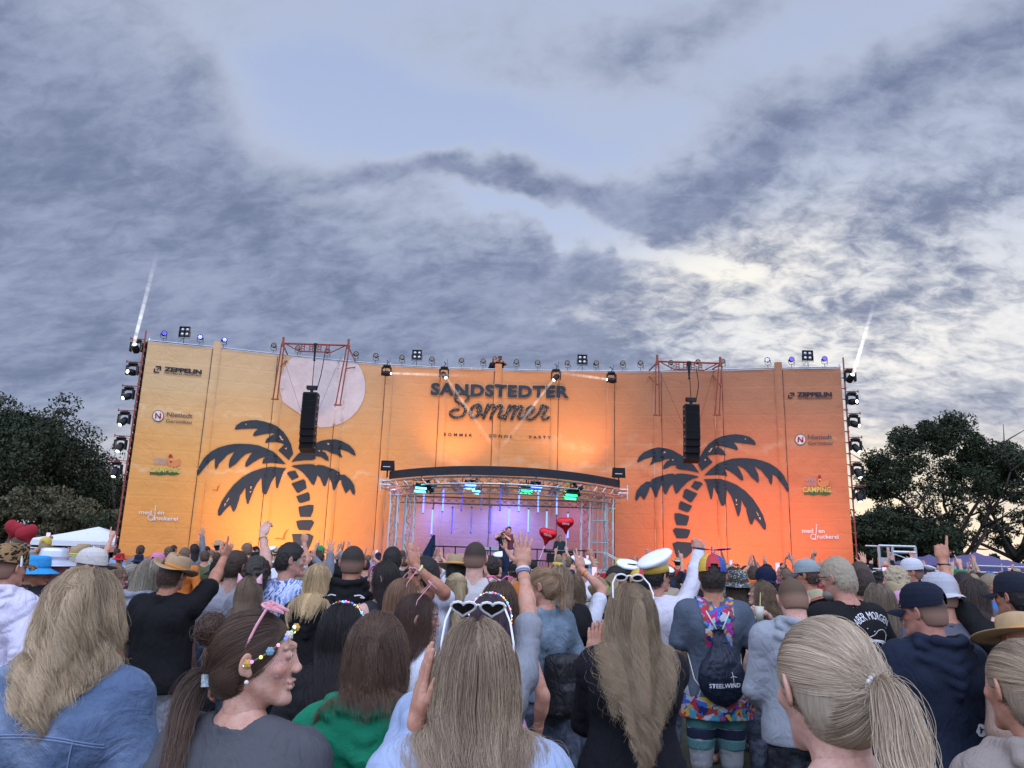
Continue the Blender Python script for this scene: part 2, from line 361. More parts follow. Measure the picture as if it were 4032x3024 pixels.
# scaffold behind and around the cloth
sc = MB()
for i, (p, n) in enumerate(zip(WP, vn_)):
    for o_ in (-.25, -1.1):
        q = p+n*o_; sc.cyl((q[0], q[1], 0), (q[0], q[1], WH+.25), .03, n=6)
    for z in np.arange(.3, WH, 2.0): sc.cyl((p[0]-n[0]*.25, p[1]-n[1]*.25, z), (p[0]-n[0]*1.1, p[1]-n[1]*1.1, z), .025, n=5)
for i in range(12):
    for o_ in (-.25, -1.1):
        a = WP[i]+vn_[i]*o_; b_ = WP[i+1]+vn_[i+1]*o_
        for z in list(np.arange(.3, WH, 2.0))+[WH+.06]: sc.cyl((a[0], a[1], z), (b_[0], b_[1], z), .026, n=5)
put(sc.build('scaffold_frame', m_steel), wall)
fr = MB()
for e, sg in ((0, -1), (12, 1)):
    p = WP[e]; t_ = (WP[1]-WP[0])/seg[0] if e == 0 else (WP[12]-WP[11])/seg[11]
    q = p+t_*.12*sg; q2 = p+t_*.40*sg
    fr.cyl((q[0], q[1], 0), (q[0], q[1], WH+.5), .035, n=7)
    fr.cyl((q[0]-.0, q[1]+.9, 0), (q[0], q[1]+.9, WH+.3), .035, n=7)
    for z in np.arange(.5, WH, .5):
        fr.cyl((q[0], q[1], z), (q[0], q[1], z+.09), .055, n=7)
        fr.cyl((q[0], q[1], z+.03), (q[0], q[1]+.9, z+.25), .025, n=5)
put(fr.build('end_tower', m_rust), wall)
blk = MB(); p = WP[0]; t_ = (WP[1]-WP[0])/seg[0]
for k in range(30):
    z = .2+k*.345; blk.ball((p[0]-t_[0]*.10, p[1]+.2, z+.16), .17, 8, (.75, .9, 1.15))
put(blk.build('black_wrap', m_black, smooth=True), wall)
rl = MB()
for i in range(12):
    a = WP[i]; b_ = WP[i+1]; rl.cyl((a[0], a[1], WH+.06), (b_[0], b_[1], WH+.06), .03, n=6)
put(rl.build('top_rail', m_steel), wall)
# ---------------- printed shapes on the cloth
def flat_poly(name, polys, m_, off=.055, space='px', sub=.16):
    """polys in (arc, z) metres laid over the wall cloth"""
    bm = bmesh.new()
    for P in polys:
        tr = geometry.tessellate_polygon([[Vector((x, y, 0)) for x, y in P]]); vs = [bm.verts.new((x, y, 0)) for x, y in P]
        for t in tr:
            try: bm.faces.new([vs[i] for i in t])
            except ValueError: pass
    for _ in range(6):
        E = [e for e in bm.edges if e.calc_length() > sub]
        if not E: break
        bmesh.ops.subdivide_edges(bm, edges=E, cuts=1, use_grid_fill=False); bmesh.ops.triangulate(bm, faces=bm.faces[:])
    for f_ in bm.faces:
        if f_.normal.z < 0: f_.normal_flip()
    for v in bm.verts: v.co = Vector(W3(v.co.x, v.co.y, clothoff(v.co.x, v.co.y)+(off-.04)*.8))
    bm.normal_update()
    me = bpy.data.meshes.new(name); bm.to_mesh(me); bm.free(); me.materials.append(m_)
    return put(link(name, me), wall)
def inkfn(c, glit=False):
    def f(g, b):
        oc = ocoord(g); k = g.noise(oc, 2.5, 4, .6); cc = g.mix(k, tuple(np.array(c)*.8), tuple(np.array(c)*1.2))
        if glit: cc = g.mix(g.m('GREATER_THAN', g.noise(oc, 16, 3, .7), .60), cc, (.60, .36, .20))
        g.set(b.inputs['Base Color'], cc); bump(g, b, g.noise(oc, 1.6, 5, .6), .5, .08)
    return f
m_ink = mat('dark_print', rough=.7, spec=.25, fn=inkfn((.035, .045, .055)))
m_navy = mat('navy_print', rough=.7, spec=.25, fn=inkfn((.02, .022, .035)))
m_glit = mat('glitter_print', rough=.7, spec=.25, fn=inkfn((.035, .03, .03), True))
m_halo = mat('cream_print', rough=.7, spec=.25, fn=inkfn((.75, .42, .22)))
m_moon = mat('pale_disc_print', rough=.7, spec=.25, fn=inkfn((.72, .58, .53)))
m_wpr = mat('white_print', rough=.7, spec=.25, fn=inkfn((.75, .68, .62)))
m_gpr = mat('grey_print', rough=.7, spec=.25, fn=inkfn((.10, .08, .075)))
m_grn = mat('green_print', rough=.7, spec=.25, fn=inkfn((.06, .13, .05)))
m_yel = mat('yellow_print', rough=.7, spec=.25, fn=inkfn((.60, .52, .12)))
m_redp = mat('red_print', rough=.7, spec=.25, fn=inkfn((.45, .03, .03)))
m_gull = mat('rust_print', rough=.7, spec=.25, fn=inkfn((.55, .12, .03)))
m_henp = mat('hen_print', rough=.7, spec=.25, fn=inkfn((.70, .24, .08)))
m_lgr = mat('pale_grey_print', rough=.7, spec=.25, fn=inkfn((.36, .36, .40)))
PALM = [
[(480,190),(500,150),(560,110),(640,95),(720,93),(800,108),(880,135),(950,170),(1010,220),(1060,290),(1095,360),(1110,430),(1118,460),(1070,530),(955,425),(1020,360),(990,345),(900,335),(810,342),(830,300),(870,270),(930,242),(870,238),(780,250),(690,270),(680,255),(700,220),(740,185),(650,185),(560,188),(490,195)],
[(70,690),(70,650),(100,590),(150,510),(220,440),(300,395),(400,365),(480,352),(560,350),(650,355),(740,370),(830,405),(900,440),(970,500),(1040,575),(960,568),(880,562),(780,568),(790,530),(820,490),(760,510),(690,550),(620,600),(595,602),(600,560),(640,490),(680,438),(600,465),(550,510),(500,565),(425,618),(415,590),(430,520),(485,430),(400,475),(350,530),(310,570),(300,600),(275,633),(265,600),(268,508),(220,540),(170,600),(110,670),(80,700)],
[(300,1130),(300,1080),(340,980),(400,890),(470,800),(560,720),(660,660),(760,625),(840,608),(920,607),(1043,620),(1010,660),(975,760),(950,835),(935,835),(928,790),(925,700),(880,770),(850,850),(825,900),(800,905),(780,880),(775,800),(772,722),(720,790),(690,850),(660,930),(630,1010),(615,1005),(600,940),(598,828),(560,890),(540,910),(530,960),(500,1050),(480,1090),(460,1090),(435,1020),(390,1060),(330,1130),(310,1138)],
[(1098,552),(1130,510),(1170,465),(1210,435),(1290,380),(1365,345),(1420,320),(1500,305),(1580,307),(1650,325),(1730,365),(1780,420),(1802,478),(1780,480),(1720,440),(1630,410),(1635,450),(1655,505),(1630,495),(1590,468),(1540,460),(1480,425),(1435,418),(1435,435),(1470,450),(1500,500),(1505,540),(1470,528),(1420,495),(1350,482),(1365,515),(1330,528),(1240,530),(1160,540)],
[(1098,600),(1120,588),(1200,577),(1280,573),(1340,577),(1365,592),(1390,580),(1450,590),(1520,617),(1580,640),(1625,665),(1630,688),(1680,690),(1740,740),(1780,800),(1792,870),(1783,915),(1760,890),(1738,845),(1690,895),(1665,840),(1645,790),(1640,745),(1620,752),(1600,790),(1570,860),(1550,850),(1535,780),(1505,710),(1490,760),(1470,812),(1450,815),(1430,770),(1410,720),(1382,695),(1370,740),(1345,805),(1320,790),(1280,730),(1220,660),(1170,625)],
[(1048,675),(1070,655),(1140,645),(1180,715),(1105,750)],[(1098,785),(1230,738),(1250,760),(1263,835),(1180,885),(1160,885)],
[(1150,925),(1280,878),(1298,910),(1298,970),(1200,998),(1180,990)],[(1175,1040),(1290,1016),(1340,1020),(1335,1080),(1310,1148),(1195,1148),(1180,1090)],
[(1150,1195),(1200,1185),(1320,1182),(1347,1210),(1300,1297),(1180,1290),(1160,1250)],[(1105,1335),(1290,1332),(1340,1360),(1310,1440),(1280,1508),(1180,1508),(1120,1440)]]
HOLES = [[(965,265),(985,270),(995,300),(1012,302),(1005,318),(985,305)],[(1025,405),(1050,393),(1045,415)],[(595,135),(612,135),(608,148)],[(415,945),(425,942),(395,990),(390,985)],[(372,1000),(392,1005),(368,1035)],[(650,820),(668,815),(658,850)],[(640,870),(665,872),(652,885)],[(1485,348),(1505,345),(1515,362),(1495,362)],[(1388,425),(1410,422),(1405,440)]]
hub = onwall(*ZA(1070, 590)); hubR = onwall(*ZB(850, 590))
PA = [[onwall(*ZA(*q)) for q in P] for P in PALM]; HA = [[onwall(*ZA(*q)) for q in P] for P in HOLES]
mir = lambda P: [(hubR[0]-(a-hub[0])*.985, hubR[1]+(z-hub[1])*.985) for a, z in P][::-1]
def inflate(P, d):
    P = np.array(P); n = len(P); ar = sum(P[i][0]*P[(i+1) % n][1]-P[(i+1) % n][0]*P[i][1] for i in range(n)); s_ = -1 if ar > 0 else 1
    O = []
    for i in range(n):
        t_ = P[(i+1) % n]-P[i-1]; t_ /= np.linalg.norm(t_)+1e-9; O.append(P[i]+s_*d*np.array([-t_[1], t_[0]]))
    return O
o = flat_poly('palm_tree_print', PA, m_ink, .085)
flat_poly('palm_tree_print', [mir(P) for P in PA], m_ink, .085)
flat_poly('palm_fleck_print', HA+[mir(P) for P in HA], m_halo, .10)
mc = onwall(*Z6(1805, 545)); mr = abs(onwall(*Z6(2165, 560))[0]-mc[0])
flat_poly('moon_disc_print', [[(mc[0]+mr*math.cos(t), min(mc[1]+mr*math.sin(t), WH-.02)) for t in np.linspace(0, 2*np.pi, 64, endpoint=False) if not (math.sin(t) < -.55 and math.cos(t) < -.05)]], m_moon, .075)
def gull(cx, cy, sx): return [onwall(*ZA(cx+sx*x, cy+sx*y)) for x, y in ((-90,35),(-60,22),(-20,28),(0,30),(15,-20),(45,-60),(75,-75),(50,-45),(30,10),(30,45),(0,42),(-40,36))]
flat_poly('seagull_print', [gull(1000, 1352, 1.0), gull(285, 838, .55)], m_gull, .06)
def walltext(s_, zf, pl, pr, cap, m_, off=.012, name='lettering', spacing=1.0, toff=.055):
    cu = bpy.data.curves.new('t', 'FONT'); cu.body = s_; cu.offset = off; cu.size = 1; cu.space_character = spacing; cu.resolution_u = 3
    to = bpy.data.objects.new('t', cu); COL.objects.link(to); dg = bpy.context.evaluated_depsgraph_get(); me = bpy.data.meshes.new_from_object(to.evaluated_get(dg))
    bpy.data.objects.remove(to)
    if cap > 90 and spacing > 1.1:
        bm = bmesh.new(); bm.from_mesh(me)
        for _ in range(4):
            E = [q for q in bm.edges if q.calc_length() > .16]
            if E: bmesh.ops.subdivide_edges(bm, edges=E, cuts=1); bmesh.ops.triangulate(bm, faces=bm.faces[:])
        bm.to_mesh(me); bm.free()
    n = len(me.vertices); co = np.zeros(n*3); me.vertices.foreach_get('co', co); co = co.reshape(-1, 3)
    x0, x1 = co[:, 0].min(), co[:, 0].max(); A = np.array(onwall(*zf(*pl))); B = np.array(onwall(*zf(*pr))); C_ = np.array(onwall(*zf(pl[0], pl[1]-cap)))
    H = (C_[1]-A[1])/.72
    for v in range(n):
        t = (co[v, 0]-x0)/(x1-x0); a = A[0]+(B[0]-A[0])*t; z = A[1]+(B[1]-A[1])*t+co[v, 1]*H; co[v] = W3(a, z, clothoff(a, z)+toff)
    me.vertices.foreach_set('co', co.ravel()); me.materials.clear(); me.materials.append(m_); me.update()
    return put(link(name, me), wall)
def stroke(zf, pts, r, m_, name='lettering', off=.08, flat=.12):
    mb = MB(); u0 = (onwall(*zf(0, 0))[0], onwall(*zf(100, 0))[0]); k = abs(u0[1]-u0[0])/100
    for P in pts:
        P = np.array(P, float)
        if len(P) > 2:      # smooth the polyline
            t = np.arange(len(P)); tt = np.linspace(0, len(P)-1, len(P)*5); Q = np.stack([np.interp(tt, t, P[:, j]) for j in (0, 1)], 1)
            for _ in range(3): Q[1:-1] = (Q[:-2]+2*Q[1:-1]+Q[2:])/4
            P = Q
        aw = [onwall(*zf(*q)) for q in P]; mb.path([W3(a, z, clothoff(a, z)+off-.04) for a, z in aw], r*k, 8, flat, up=(0, -1, 0))
        for a, z in (aw[0], aw[-1]): mb.ball(W3(a, z, clothoff(a, z)+off-.04), r*k, 8, (1, flat, 1))
    return put(mb.build(name, m_, smooth=True), wall)
walltext('SANDSTEDTER', ZC, (113, 256), (2015, 298), 160, m_halo, .07, spacing=1.12, toff=.05)
o = walltext('SANDSTEDTER', ZC, (120, 254), (2008, 296), 156, m_ink, .05, spacing=1.12, toff=.09)
SOM = [[(500,462),(440,465),(390,500),(400,550),(460,575),(540,560),(590,510),(600,450),(560,400),(500,370),(460,330),(470,280),(530,240),(600,245),(645,280),(640,320),(600,345)],
[(740,400),(690,430),(660,490),(670,560),(720,570),(780,530),(810,450),(790,395),(745,395),(760,450),(775,520),(840,535)],
[(905,395),(870,490),(840,580)],[(865,520),(920,420),(980,395),(985,440),(940,585)],[(960,530),(1020,430),(1090,400),(1095,450),(1040,565),(1090,575),(1130,540)],
[(1200,405),(1165,500),(1135,590)],[(1160,520),(1220,430),(1280,405),(1280,450),(1225,590)],[(1250,520),(1310,430),(1370,410),(1365,460),(1310,565),(1350,590),(1420,545)],
[(1430,530),(1510,490),(1535,435),(1490,412),(1435,455),(1415,530),(1450,595),(1530,580),(1595,510)],[(1590,520),(1630,440),(1640,395),(1665,422),(1725,422),(1685,480),(1640,560),(1660,602),(1735,570)]]
stroke(ZC, SOM, 26, m_halo, off=.085, flat=.08); stroke(ZC, SOM, 21, m_glit, off=.12, flat=.12)
walltext('SOMMER  ·  SONNE  ·  PARTY', ZC, (303, 818), (1760, 860), 40, m_navy, .018, spacing=1.7)
for zf, zt in ((ZD, None), (Z3, 1)):
    q = (lambda a, b: a) if zt is None else (lambda a, b: b)
    walltext('ZEPPELIN', zf, q((250, 141), (878, 463)), q((600, 171), (1083, 463)), q(38, 24), m_navy, .05)
    walltext('WE CREATE SOLUTIONS', zf, q((248, 166), (880, 479)), q((595, 195), (1083, 478)), q(14, 9), m_navy, .02)
    x, y, w_ = q((155, 95, 70), (825, 441, 38)); dy = q(.06, 0)
    P = lambda a, b: onwall(*zf(x+a*w_, y+(b+a*dy)*w_*.92))
    flat_poly('logo_mark', [[P(.25, 0), P(1, 0), P(1, .55), P(.8, .75), P(.8, .2), P(.3, .2)], [P(0, .5), P(.2, .3), P(.2, .82), P(.72, .82), P(.72, 1), P(0, 1)], [P(.35, .55), P(.6, .3), P(.8, .3), P(.5, .62)]], m_navy, .085)
    walltext('Nietiedt', zf, q((275, 566), (942, 715)), q((515, 582), (1083, 714)), q(42, 25), m_gpr, .012)
    walltext('Gerüstbau', zf, q((266, 622), (942, 748)), q((508, 637), (1085, 748)), q(32, 20), m_gpr, .01)
    c_, rr = q(((195, 562), 50), ((898, 718), 30))
    cir = lambda s_: [onwall(*zf(c_[0]+rr*s_*math.cos(t), c_[1]-rr*s_*math.sin(t))) for t in np.linspace(0, 2*np.pi, 32, endpoint=False)]
    flat_poly('logo_ring', [cir(1.08)], m_gpr, .08); flat_poly('logo_disc', [cir(.95)], m_wpr, .09)
    a_ = rr*.62; stroke(zf, [[(c_[0]-a_*.7, c_[1]+a_*.7), (c_[0]-a_*.7, c_[1]-a_*.75)], [(c_[0]-a_*.6, c_[1]-a_*.75), (c_[0]+a_*.55, c_[1]+a_*.75)], [(c_[0]+a_*.7, c_[1]+a_*.75), (c_[0]+a_*.7, c_[1]-a_*.7)]], rr*.12, m_redp, off=.10)
for zf, L in ((ZD, dict(w=((152, 976), (275, 982), 33), h=((152, 1016), (272, 1020), 33), c=((112, 1085), (405, 1094), 52), g=(120, 390, 1078, 1116), hen=(340, 1000, 62, 42), cb=(312, 938, 18), m=((15, 1476), (132, 1482)), e=((188, 1480), (250, 1483)), r=((160, 1533), (380, 1540)), xh=28, cd=(165, 1425, 1535), bowl=(125, 1512, 26))),
              (ZR, dict(w=((560, 220), (780, 218), 62), h=((580, 298), (785, 292), 62), c=((528, 415), (1055, 418), 100), g=(555, 1045, 395, 475), hen=(910, 245, 105, 78), cb=(838, 125, 30), m=((510, 1172), (722, 1174)), e=((820, 1175), (935, 1177)), r=((795, 1280), (1195, 1284)), xh=58, cd=(775, 1065, 1298), bowl=(722, 1245, 48)))):
    P = lambda *p: onwall(*zf(*p))
    x0, x1, y0, y1 = L['g']; hh = y1-y0
    flat_poly('logo_ground', [[P(x0+(x1-x0)*t, y0+hh*(.15+.1*math.sin(t*9))) for t in np.linspace(0, 1, 14)]+[P(x0+(x1-x0)*t, y1-hh*.12*(1+math.sin(t*14))) for t in np.linspace(1, 0, 14)]], m_grn, .08)
    hx, hy, ha, hb = L['hen']
    flat_poly('logo_hen', [[P(hx+ha*x, hy+hb*y) for x, y in ((-1,-.3),(-.9,-.85),(-.62,-1.05),(-.35,-.85),(-.2,-.5),(.2,-.45),(.55,-.75),(.95,-.95),(1.05,-.6),(1.0,.1),(.85,.6),(.4,.95),(-.2,1),(-.7,.75),(-1,.25))]], m_henp, .085)
    cx, cy_, cr_ = L['cb']
    flat_poly('logo_comb', [[P(cx+cr_*math.cos(t)*(1+.25*math.sin(5*t)), cy_+cr_*math.sin(t)) for t in np.linspace(0, 2*np.pi, 20, endpoint=False)], [P(cx+cr_*.2+cr_*.6*math.cos(t), cy_+cr_*2.9+cr_*.6*math.sin(t)) for t in np.linspace(0, 2*np.pi, 10, endpoint=False)]], m_redp, .092)
    flat_poly('logo_eye', [[P(cx+cr_*.4+cr_*.35*math.cos(t), cy_+cr_*1.9+cr_*.35*math.sin(t)) for t in np.linspace(0, 2*np.pi, 10, endpoint=False)]], m_wpr, .094)
    walltext('WESER', zf, *L['w'], m_lgr, .0); walltext('HENNE', zf, *L['h'], m_lgr, .0); walltext('CAMPING', zf, *L['c'], m_yel, .02)
    xh = L['xh']/.72*1.0
    walltext('med', zf, *L['m'], xh, m_wpr, .02); walltext('en', zf, *L['e'], xh, m_wpr, .02); walltext('ruckerei', zf, *L['r'], xh, m_wpr, .02)
    x, y0, y1 = L['cd']; s_ = L['xh']/28.
    stroke(zf, [[(x+4*s_, y0), (x, y0+60*s_), (x-8*s_, y1)], [(x-14*s_, y1), (x+4*s_, y1)]], 4.5*s_, m_wpr, off=.085)
    bx, by, br = L['bowl']; stroke(zf, [[(bx+br*math.cos(t)*1.0, by+br*math.sin(t)) for t in np.linspace(-.6, 5.6, 14)]], 4*s_, m_wpr, off=.085)
    flat_poly('logo_flame', [[P(x+4*s_+6*s_*math.cos(t), y0-14*s_-(12 if math.sin(t) > 0 else 6)*s_*math.sin(t)) for t in np.linspace(0, 2*np.pi, 12, endpoint=False)]], m_wpr, .085)
# ================================================================ ground, fences, tents
def gfn(g, b):
    oc = ocoord(g); n = g.noise(oc, .8, 6, .65); n2 = g.noise(oc, 9, 5, .7)
    c = g.mix(g.rng(n, .35, .65), (.045, .05, .022), (.09, .07, .045)); c = g.mix(g.m('MULTIPLY', n2, .5), c, (.03, .028, .018))
    g.set(b.inputs['Base Color'], c); bump(g, b, n2, .8, .05)
m_ground = mat('trampled_grass_ground', rough=.95, fn=gfn)
mb = MB(); mb.add([(-900, -300, 0), (900, -300, 0), (900, 1500, 0), (-900, 1500, 0)], [(0, 1, 2, 3)])
tag(mb.build('ground', m_ground), None, None, kind='structure')
# ================================================================ lamps on the wall
def face(o, yaw): o.rotation_euler = (0, 0, yaw)
def mk_par(lit):
    r = thing('par_lamp', 'x', 'stage lamp')
    b = MB(); b.cyl((0, .10, .02), (0, -.09, .02), .10, .115, n=14); b.ball((0, .10, .02), .10, 10, (1, .6, 1)); b.cyl((0, -.092, .02), (0, -.10, .02), .125, n=14)
    b.build('housing', m_black, r, True)
    y = MB(); y.path([(-.13, 0, .03), (-.13, 0, -.12), (-.09, 0, -.20), (.09, 0, -.20), (.13, 0, -.12), (.13, 0, .03)], .012, 5); y.cyl((0, 0, -.20), (0, 0, -.36), .014, n=5)
    y.path([(.06, .06, -.05), (.16, .05, -.15), (.1, .02, -.3)], .008, 4)
    y.build('yoke', m_black, r)
    l = MB()
    for k in range(7):
        a = k*math.pi/3; q = (0, 0) if k == 6 else (.066*math.cos(a), .066*math.sin(a)); l.cyl((q[0], -.101, .02+q[1]), (q[0], -.107, .02+q[1]), .028, n=10)
    l.build('lens_cluster', lit, r); return r
m_blu = mat('blue_led', (.1, .1, .8), emit=(.10, .08, 1), es=2.5); m_blu2 = mat('blue_led_bright', (.2, .2, 1), emit=(.16, .18, 1), es=6)
par0 = mk_par(m_glassd); par1 = mk_par(m_blu); par2 = mk_par(m_blu2)
def top_at(zf, x):
    y = {Z7: 100+.108*(x-300), Z8: 205+.03*x, Z9: 190-.02*x}[zf]
    return W3(onwall(*zf(x, y))[0], WH+.42, 0)
used = set(); pars = [(Z7, x, k) for x, k in ((405, 1), (695, 2), (882, 2), (1278, 0), (1470, 0), (1703, 0), (1927, 0), (2087, 0))]+[(Z8, x, 0) for x in (180, 440, 698, 888, 1178, 1365, 1625, 1873, 2107)]+[(Z9, x, k) for x, k in ((160, 0), (428, 0), (660, 0), (875, 0), (1270, 2), (1477, 1), (1765, 1))]
ords = ['first', 'second', 'third', 'fourth', 'fifth', 'sixth', 'seventh', 'eighth', 'ninth', 'tenth', 'eleventh', 'twelfth', 'thirteenth', 'fourteenth', 'fifteenth', 'sixteenth', 'seventeenth', 'eighteenth', 'nineteenth', 'twentieth']
kk = 0; blul = ['dim violet round lamp on the wall top near its left end', 'glowing blue round lamp right of the four cell flood at the left end', 'glowing blue round lamp just right of the first pocket on the wall top', 'glowing blue round lamp left of the last pocket on the wall top', 'blue dotted round lamp between the last pocket and the right flood', 'blue dotted round lamp on the wall top nearest its right end']; bi = 0
for i, (zf, x, k) in enumerate(pars):
    q = top_at(zf, x)
    src = (par0, par1, par2)[k]
    o = dup(src, q, rz=math.atan2(q[0], 34)*-1+random.Random(i).uniform(-.25, .25))
    for ch in o.children: pass
    if k: o['label'] = blul[bi]; bi += 1
    else:
        o['label'] = 'unlit seven cell round lamp, %s of its kind from the left along the wall top' % ords[kk]; kk += 1
    o['group'] = 'round lamps along the top of the banner wall'
for p_ in (par0, par1, par2):
    for ch in list(p_.children): bpy.data.objects.remove(ch)
    bpy.data.objects.remove(p_)
for zf, x, y, lab in ((Z7, 565, 65, 'four cell floodlight on the wall top above the left logos'), (Z8, 308, 140, 'four cell floodlight on the wall top left of the title'), (Z8, 1753, 190, 'four cell floodlight on the wall top right of the title'), (Z9, 1622, 100, 'four cell floodlight on the wall top above the right logos')):
    q = top_at(zf, x); q[2] = WH+.75
    r = thing('floodlight', lab, 'floodlight', q-np.array([0, 0, .12]), 0, 'four cell floodlights on the banner wall'); r.scale = (.78,)*3
    b = MB(); b.box((0, .08, 0), (.56, .14, .56)); 
    for s_ in (-.3, .3): b.box((s_, 0, 0), (.02, .12, .6))
    for s_ in (-.3, .3): b.box((0, 0, s_), (.62, .12, .02))
    b.box((0, -.0, 0), (.60, .05, .03)); b.box((0, -.0, 0), (.03, .05, .60))
    b.build('housing', m_black, r)
    l = MB()
    for sx in (-.14, .14):
        for sz in (-.14, .14): l.lathe([(.001, -.0), (.08, -.01), (.115, -.05)], (sx, -.02, sz), rotm(math.pi/2), 16)
    l.build('reflector', mat('reflector', (.55, .55, .55), .3, .6), r, True)
    y_ = MB(); y_.path([(-.34, .02, 0), (-.34, .02, -.38), (.34, .02, -.38), (.34, .02, 0)], .015, 5); y_.cyl((0, .02, -.38), (0, .02, -.7), .02, n=6); y_.path([(.1, .1, -.2), (-.2, .1, -.5), (-.3, .02, -.62)], .012, 4); y_.build('yoke', m_black, r)
# moving heads
def mk_mover():
    r = thing('moving_head', 'x', 'stage lamp')
    b = MB(); b.lathe([(.05, .33), (.17, .31), (.19, .26), (.15, .22), (.06, .2)], n=16, sy=.8); b.build('base', m_black, r, True)
    a = MB()
    for s_ in (-1, 1): a.box((s_*.20, 0, .02), (.05, .15, .36)); a.box((s_*.17, 0, .19), (.10, .13, .05)); a.cyl((s_*.17, 0, -.06), (s_*.22, 0, -.06), .07, n=10)
    a.box((0, 0, .21), (.3, .14, .04)); a.build('yoke', m_black, r)
    h = MB(); h.lathe([(.06, .17), (.11, .14), (.13, .04), (.125, -.08), (.10, -.16), (.09, -.20)], n=18); h.cyl((0, 0, -.20), (0, 0, -.215), .10, n=18); ho = h.build('head', m_black, r, True)
    l = MB(); l.ball((0, 0, -.20), .078, 14, (1, 1, .5)); lo = l.build('lens', m_lens, ho, True)
    return r
mv0 = mk_mover()
movers = []
lefth = [(Z1, 878, 195, (.1, -.8, .8)), (Z1, 853, 345, (-.35, -1, -.05)), (Z1, 826, 500, (-.5, -.9, -.55)), (Z1, 800, 660, (-.3, -.7, -.8)), (Z1, 776, 825, (-.05, -.6, -.9)), (Z1, 746, 985, (0, -.5, -.95))]
righth = [(Z3, 1190, 352, (.1, -.9, .7)), (Z3, 1202, 487, (.5, -1, -.1)), (Z3, 1213, 617, (.6, -.7, -.45)), (Z3, 1223, 758, (.35, -.6, -.8)), (Z3, 1235, 903, (.2, -.4, -.95)), (Z3, 1243, 1043, (0, -.35, -1))]
bars = MB()
for side, lst in (('left', lefth), ('right', righth)):
    for i, (zf, x, y, d) in enumerate(lst):
        px, py = zf(x, y); e = 0 if side == 'left' else 12; Yw = WP[e][1]-.15
        p = at(px, py, Yw); d = Vector(d).normalized()
        o = dup(mv0, p, sc=1.15); hd = [c for c in o.children if c.name.startswith('head')][0]; hd.location = (0, 0, -.06); hd.rotation_euler = (-d).to_track_quat('Z', 'Y').to_euler()
        o['label'] = 'lit black moving head lamp, %s from the top on the %s end tower' % (ords[i], side); o['group'] = 'moving heads on the end towers'
        movers.append((side, i, p, d))
        s_ = -1 if side == 'left' else 1
        br = thing('lamp_bracket', 'steel arm holding the %s moving head from the top of the %s tower' % (ords[i], side), 'bracket', (p[0], p[1], p[2]+.42), 0, 'bracket arms on the end towers')
        b = MB(); tx = WP[e][0]+.12*s_-p[0]; b.cyl((tx, .1, 0), (s_*.32, 0, 0), .022, n=6); b.cyl((tx, .1, -.12), (s_*.05, 0, -.02), .012, n=5)
        for q in (-.09, .09): b.box((q, 0, -.03), (.03, .06, .08))
        b.cyl((s_*.30, 0, -.05), (s_*.30, 0, .07), .025, n=6); b.build('arm', m_rust, br)
for i, (x, y, d, lab) in enumerate(((363, 352, (1, -.15, -.04), 'moving head at the wall top above the left stage column, beam level'), (735, 362, (.45, -.55, -.7), 'moving head above the first letters of the title'), (1457, 378, (-.5, -.5, -.7), 'moving head above the last letters of the title'), (1815, 397, (-1, -.2, .12), 'moving head at the wall top right of the title, beam level'))):
    px, py = Z2(x, y); aw = onwall(px, py); q = W3(aw[0], aw[1], .75); p = at(px, py, q[1]); d = Vector(d).normalized()
    o = dup(mv0, p, sc=1.05); hd = [c for c in o.children if c.name.startswith('head')][0]; hd.location = (0, 0, -.07); hd.rotation_euler = (-d).to_track_quat('Z', 'Y').to_euler()
    o['label'] = lab; o['group'] = 'moving heads over the title'
    movers.append(('top', i, p, d))
    k = MB(); k.cyl((p[0], p[1], p[2]+.36), (p[0], p[1]+.9, p[2]+.46), .02, n=5); k.path([(p[0], p[1], p[2]+.36), (p[0]+.06, p[1], p[2]+.5), (p[0]-.04, p[1]+.2, p[2]+.62), (p[0]-.02, p[1]+.4, p[2]+.7)], .022, 5); k.cyl((p[0]+.12, p[1]+.1, p[2]+.3), (p[0]+.12, p[1]+.1, p[2]+.75), .008, n=4)
    tag(k.build('lamp_hook', m_black), ['clamp and safety cable over the moving head above the left column', 'clamp and cable over the moving head at the title start', 'clamp and cable over the moving head at the title end', 'clamp and cable over the rightmost moving head of the title'][i], 'bracket', 'clamps over the title lamps')
for ch in list(mv0.children_recursive): bpy.data.objects.remove(ch)
bpy.data.objects.remove(mv0)
# light beams in the stage haze
def beam(a, b, r0, r1, st, lab, col=(1, .97, .95)):
    m_ = bpy.data.materials.new('beam_light'); m_.use_nodes = True; g = G(m_.node_tree)
    gc = g.n('ShaderNodeTexCoord').outputs['Generated']; x, y, z = g.sep(gc)[:3]
    n = g.noise(g.comb(0, 0, g.m('MULTIPLY', z, 3)), 4, 3, .6)
    fall = g.m('MULTIPLY', g.m('POWER', g.m('SUBTRACT', 1.0, z, clamp=True), 1.8), g.m('ADD', .25, g.rng(n, .3, .7)))
    v = g.n('ShaderNodeEmission', ins={'Color': C4(col)}); g.set(v.inputs['Strength'], g.m('MULTIPLY', fall, st))
    o_ = g.n('ShaderNodeOutputMaterial'); g.set(o_.inputs['Volume'], v.outputs[0])
    a = np.array(a, float); b = np.array(b, float); L = np.linalg.norm(b-a)
    mb = MB(); mb.cyl((0, 0, 0), (0, 0, L), r0, r1, n=12); o = mb.build('light_beam', m_); o.location = a
    o.rotation_euler = Vector(b-a).to_track_quat('Z', 'Y').to_euler(); tag(o, lab, 'light beam', 'light beams in the haze', 'stuff'); return o
def mvp(s_, i): return [m for m in movers if m[0] == s_ and m[1] == i][0][2]
def P3(q): return np.array(q)
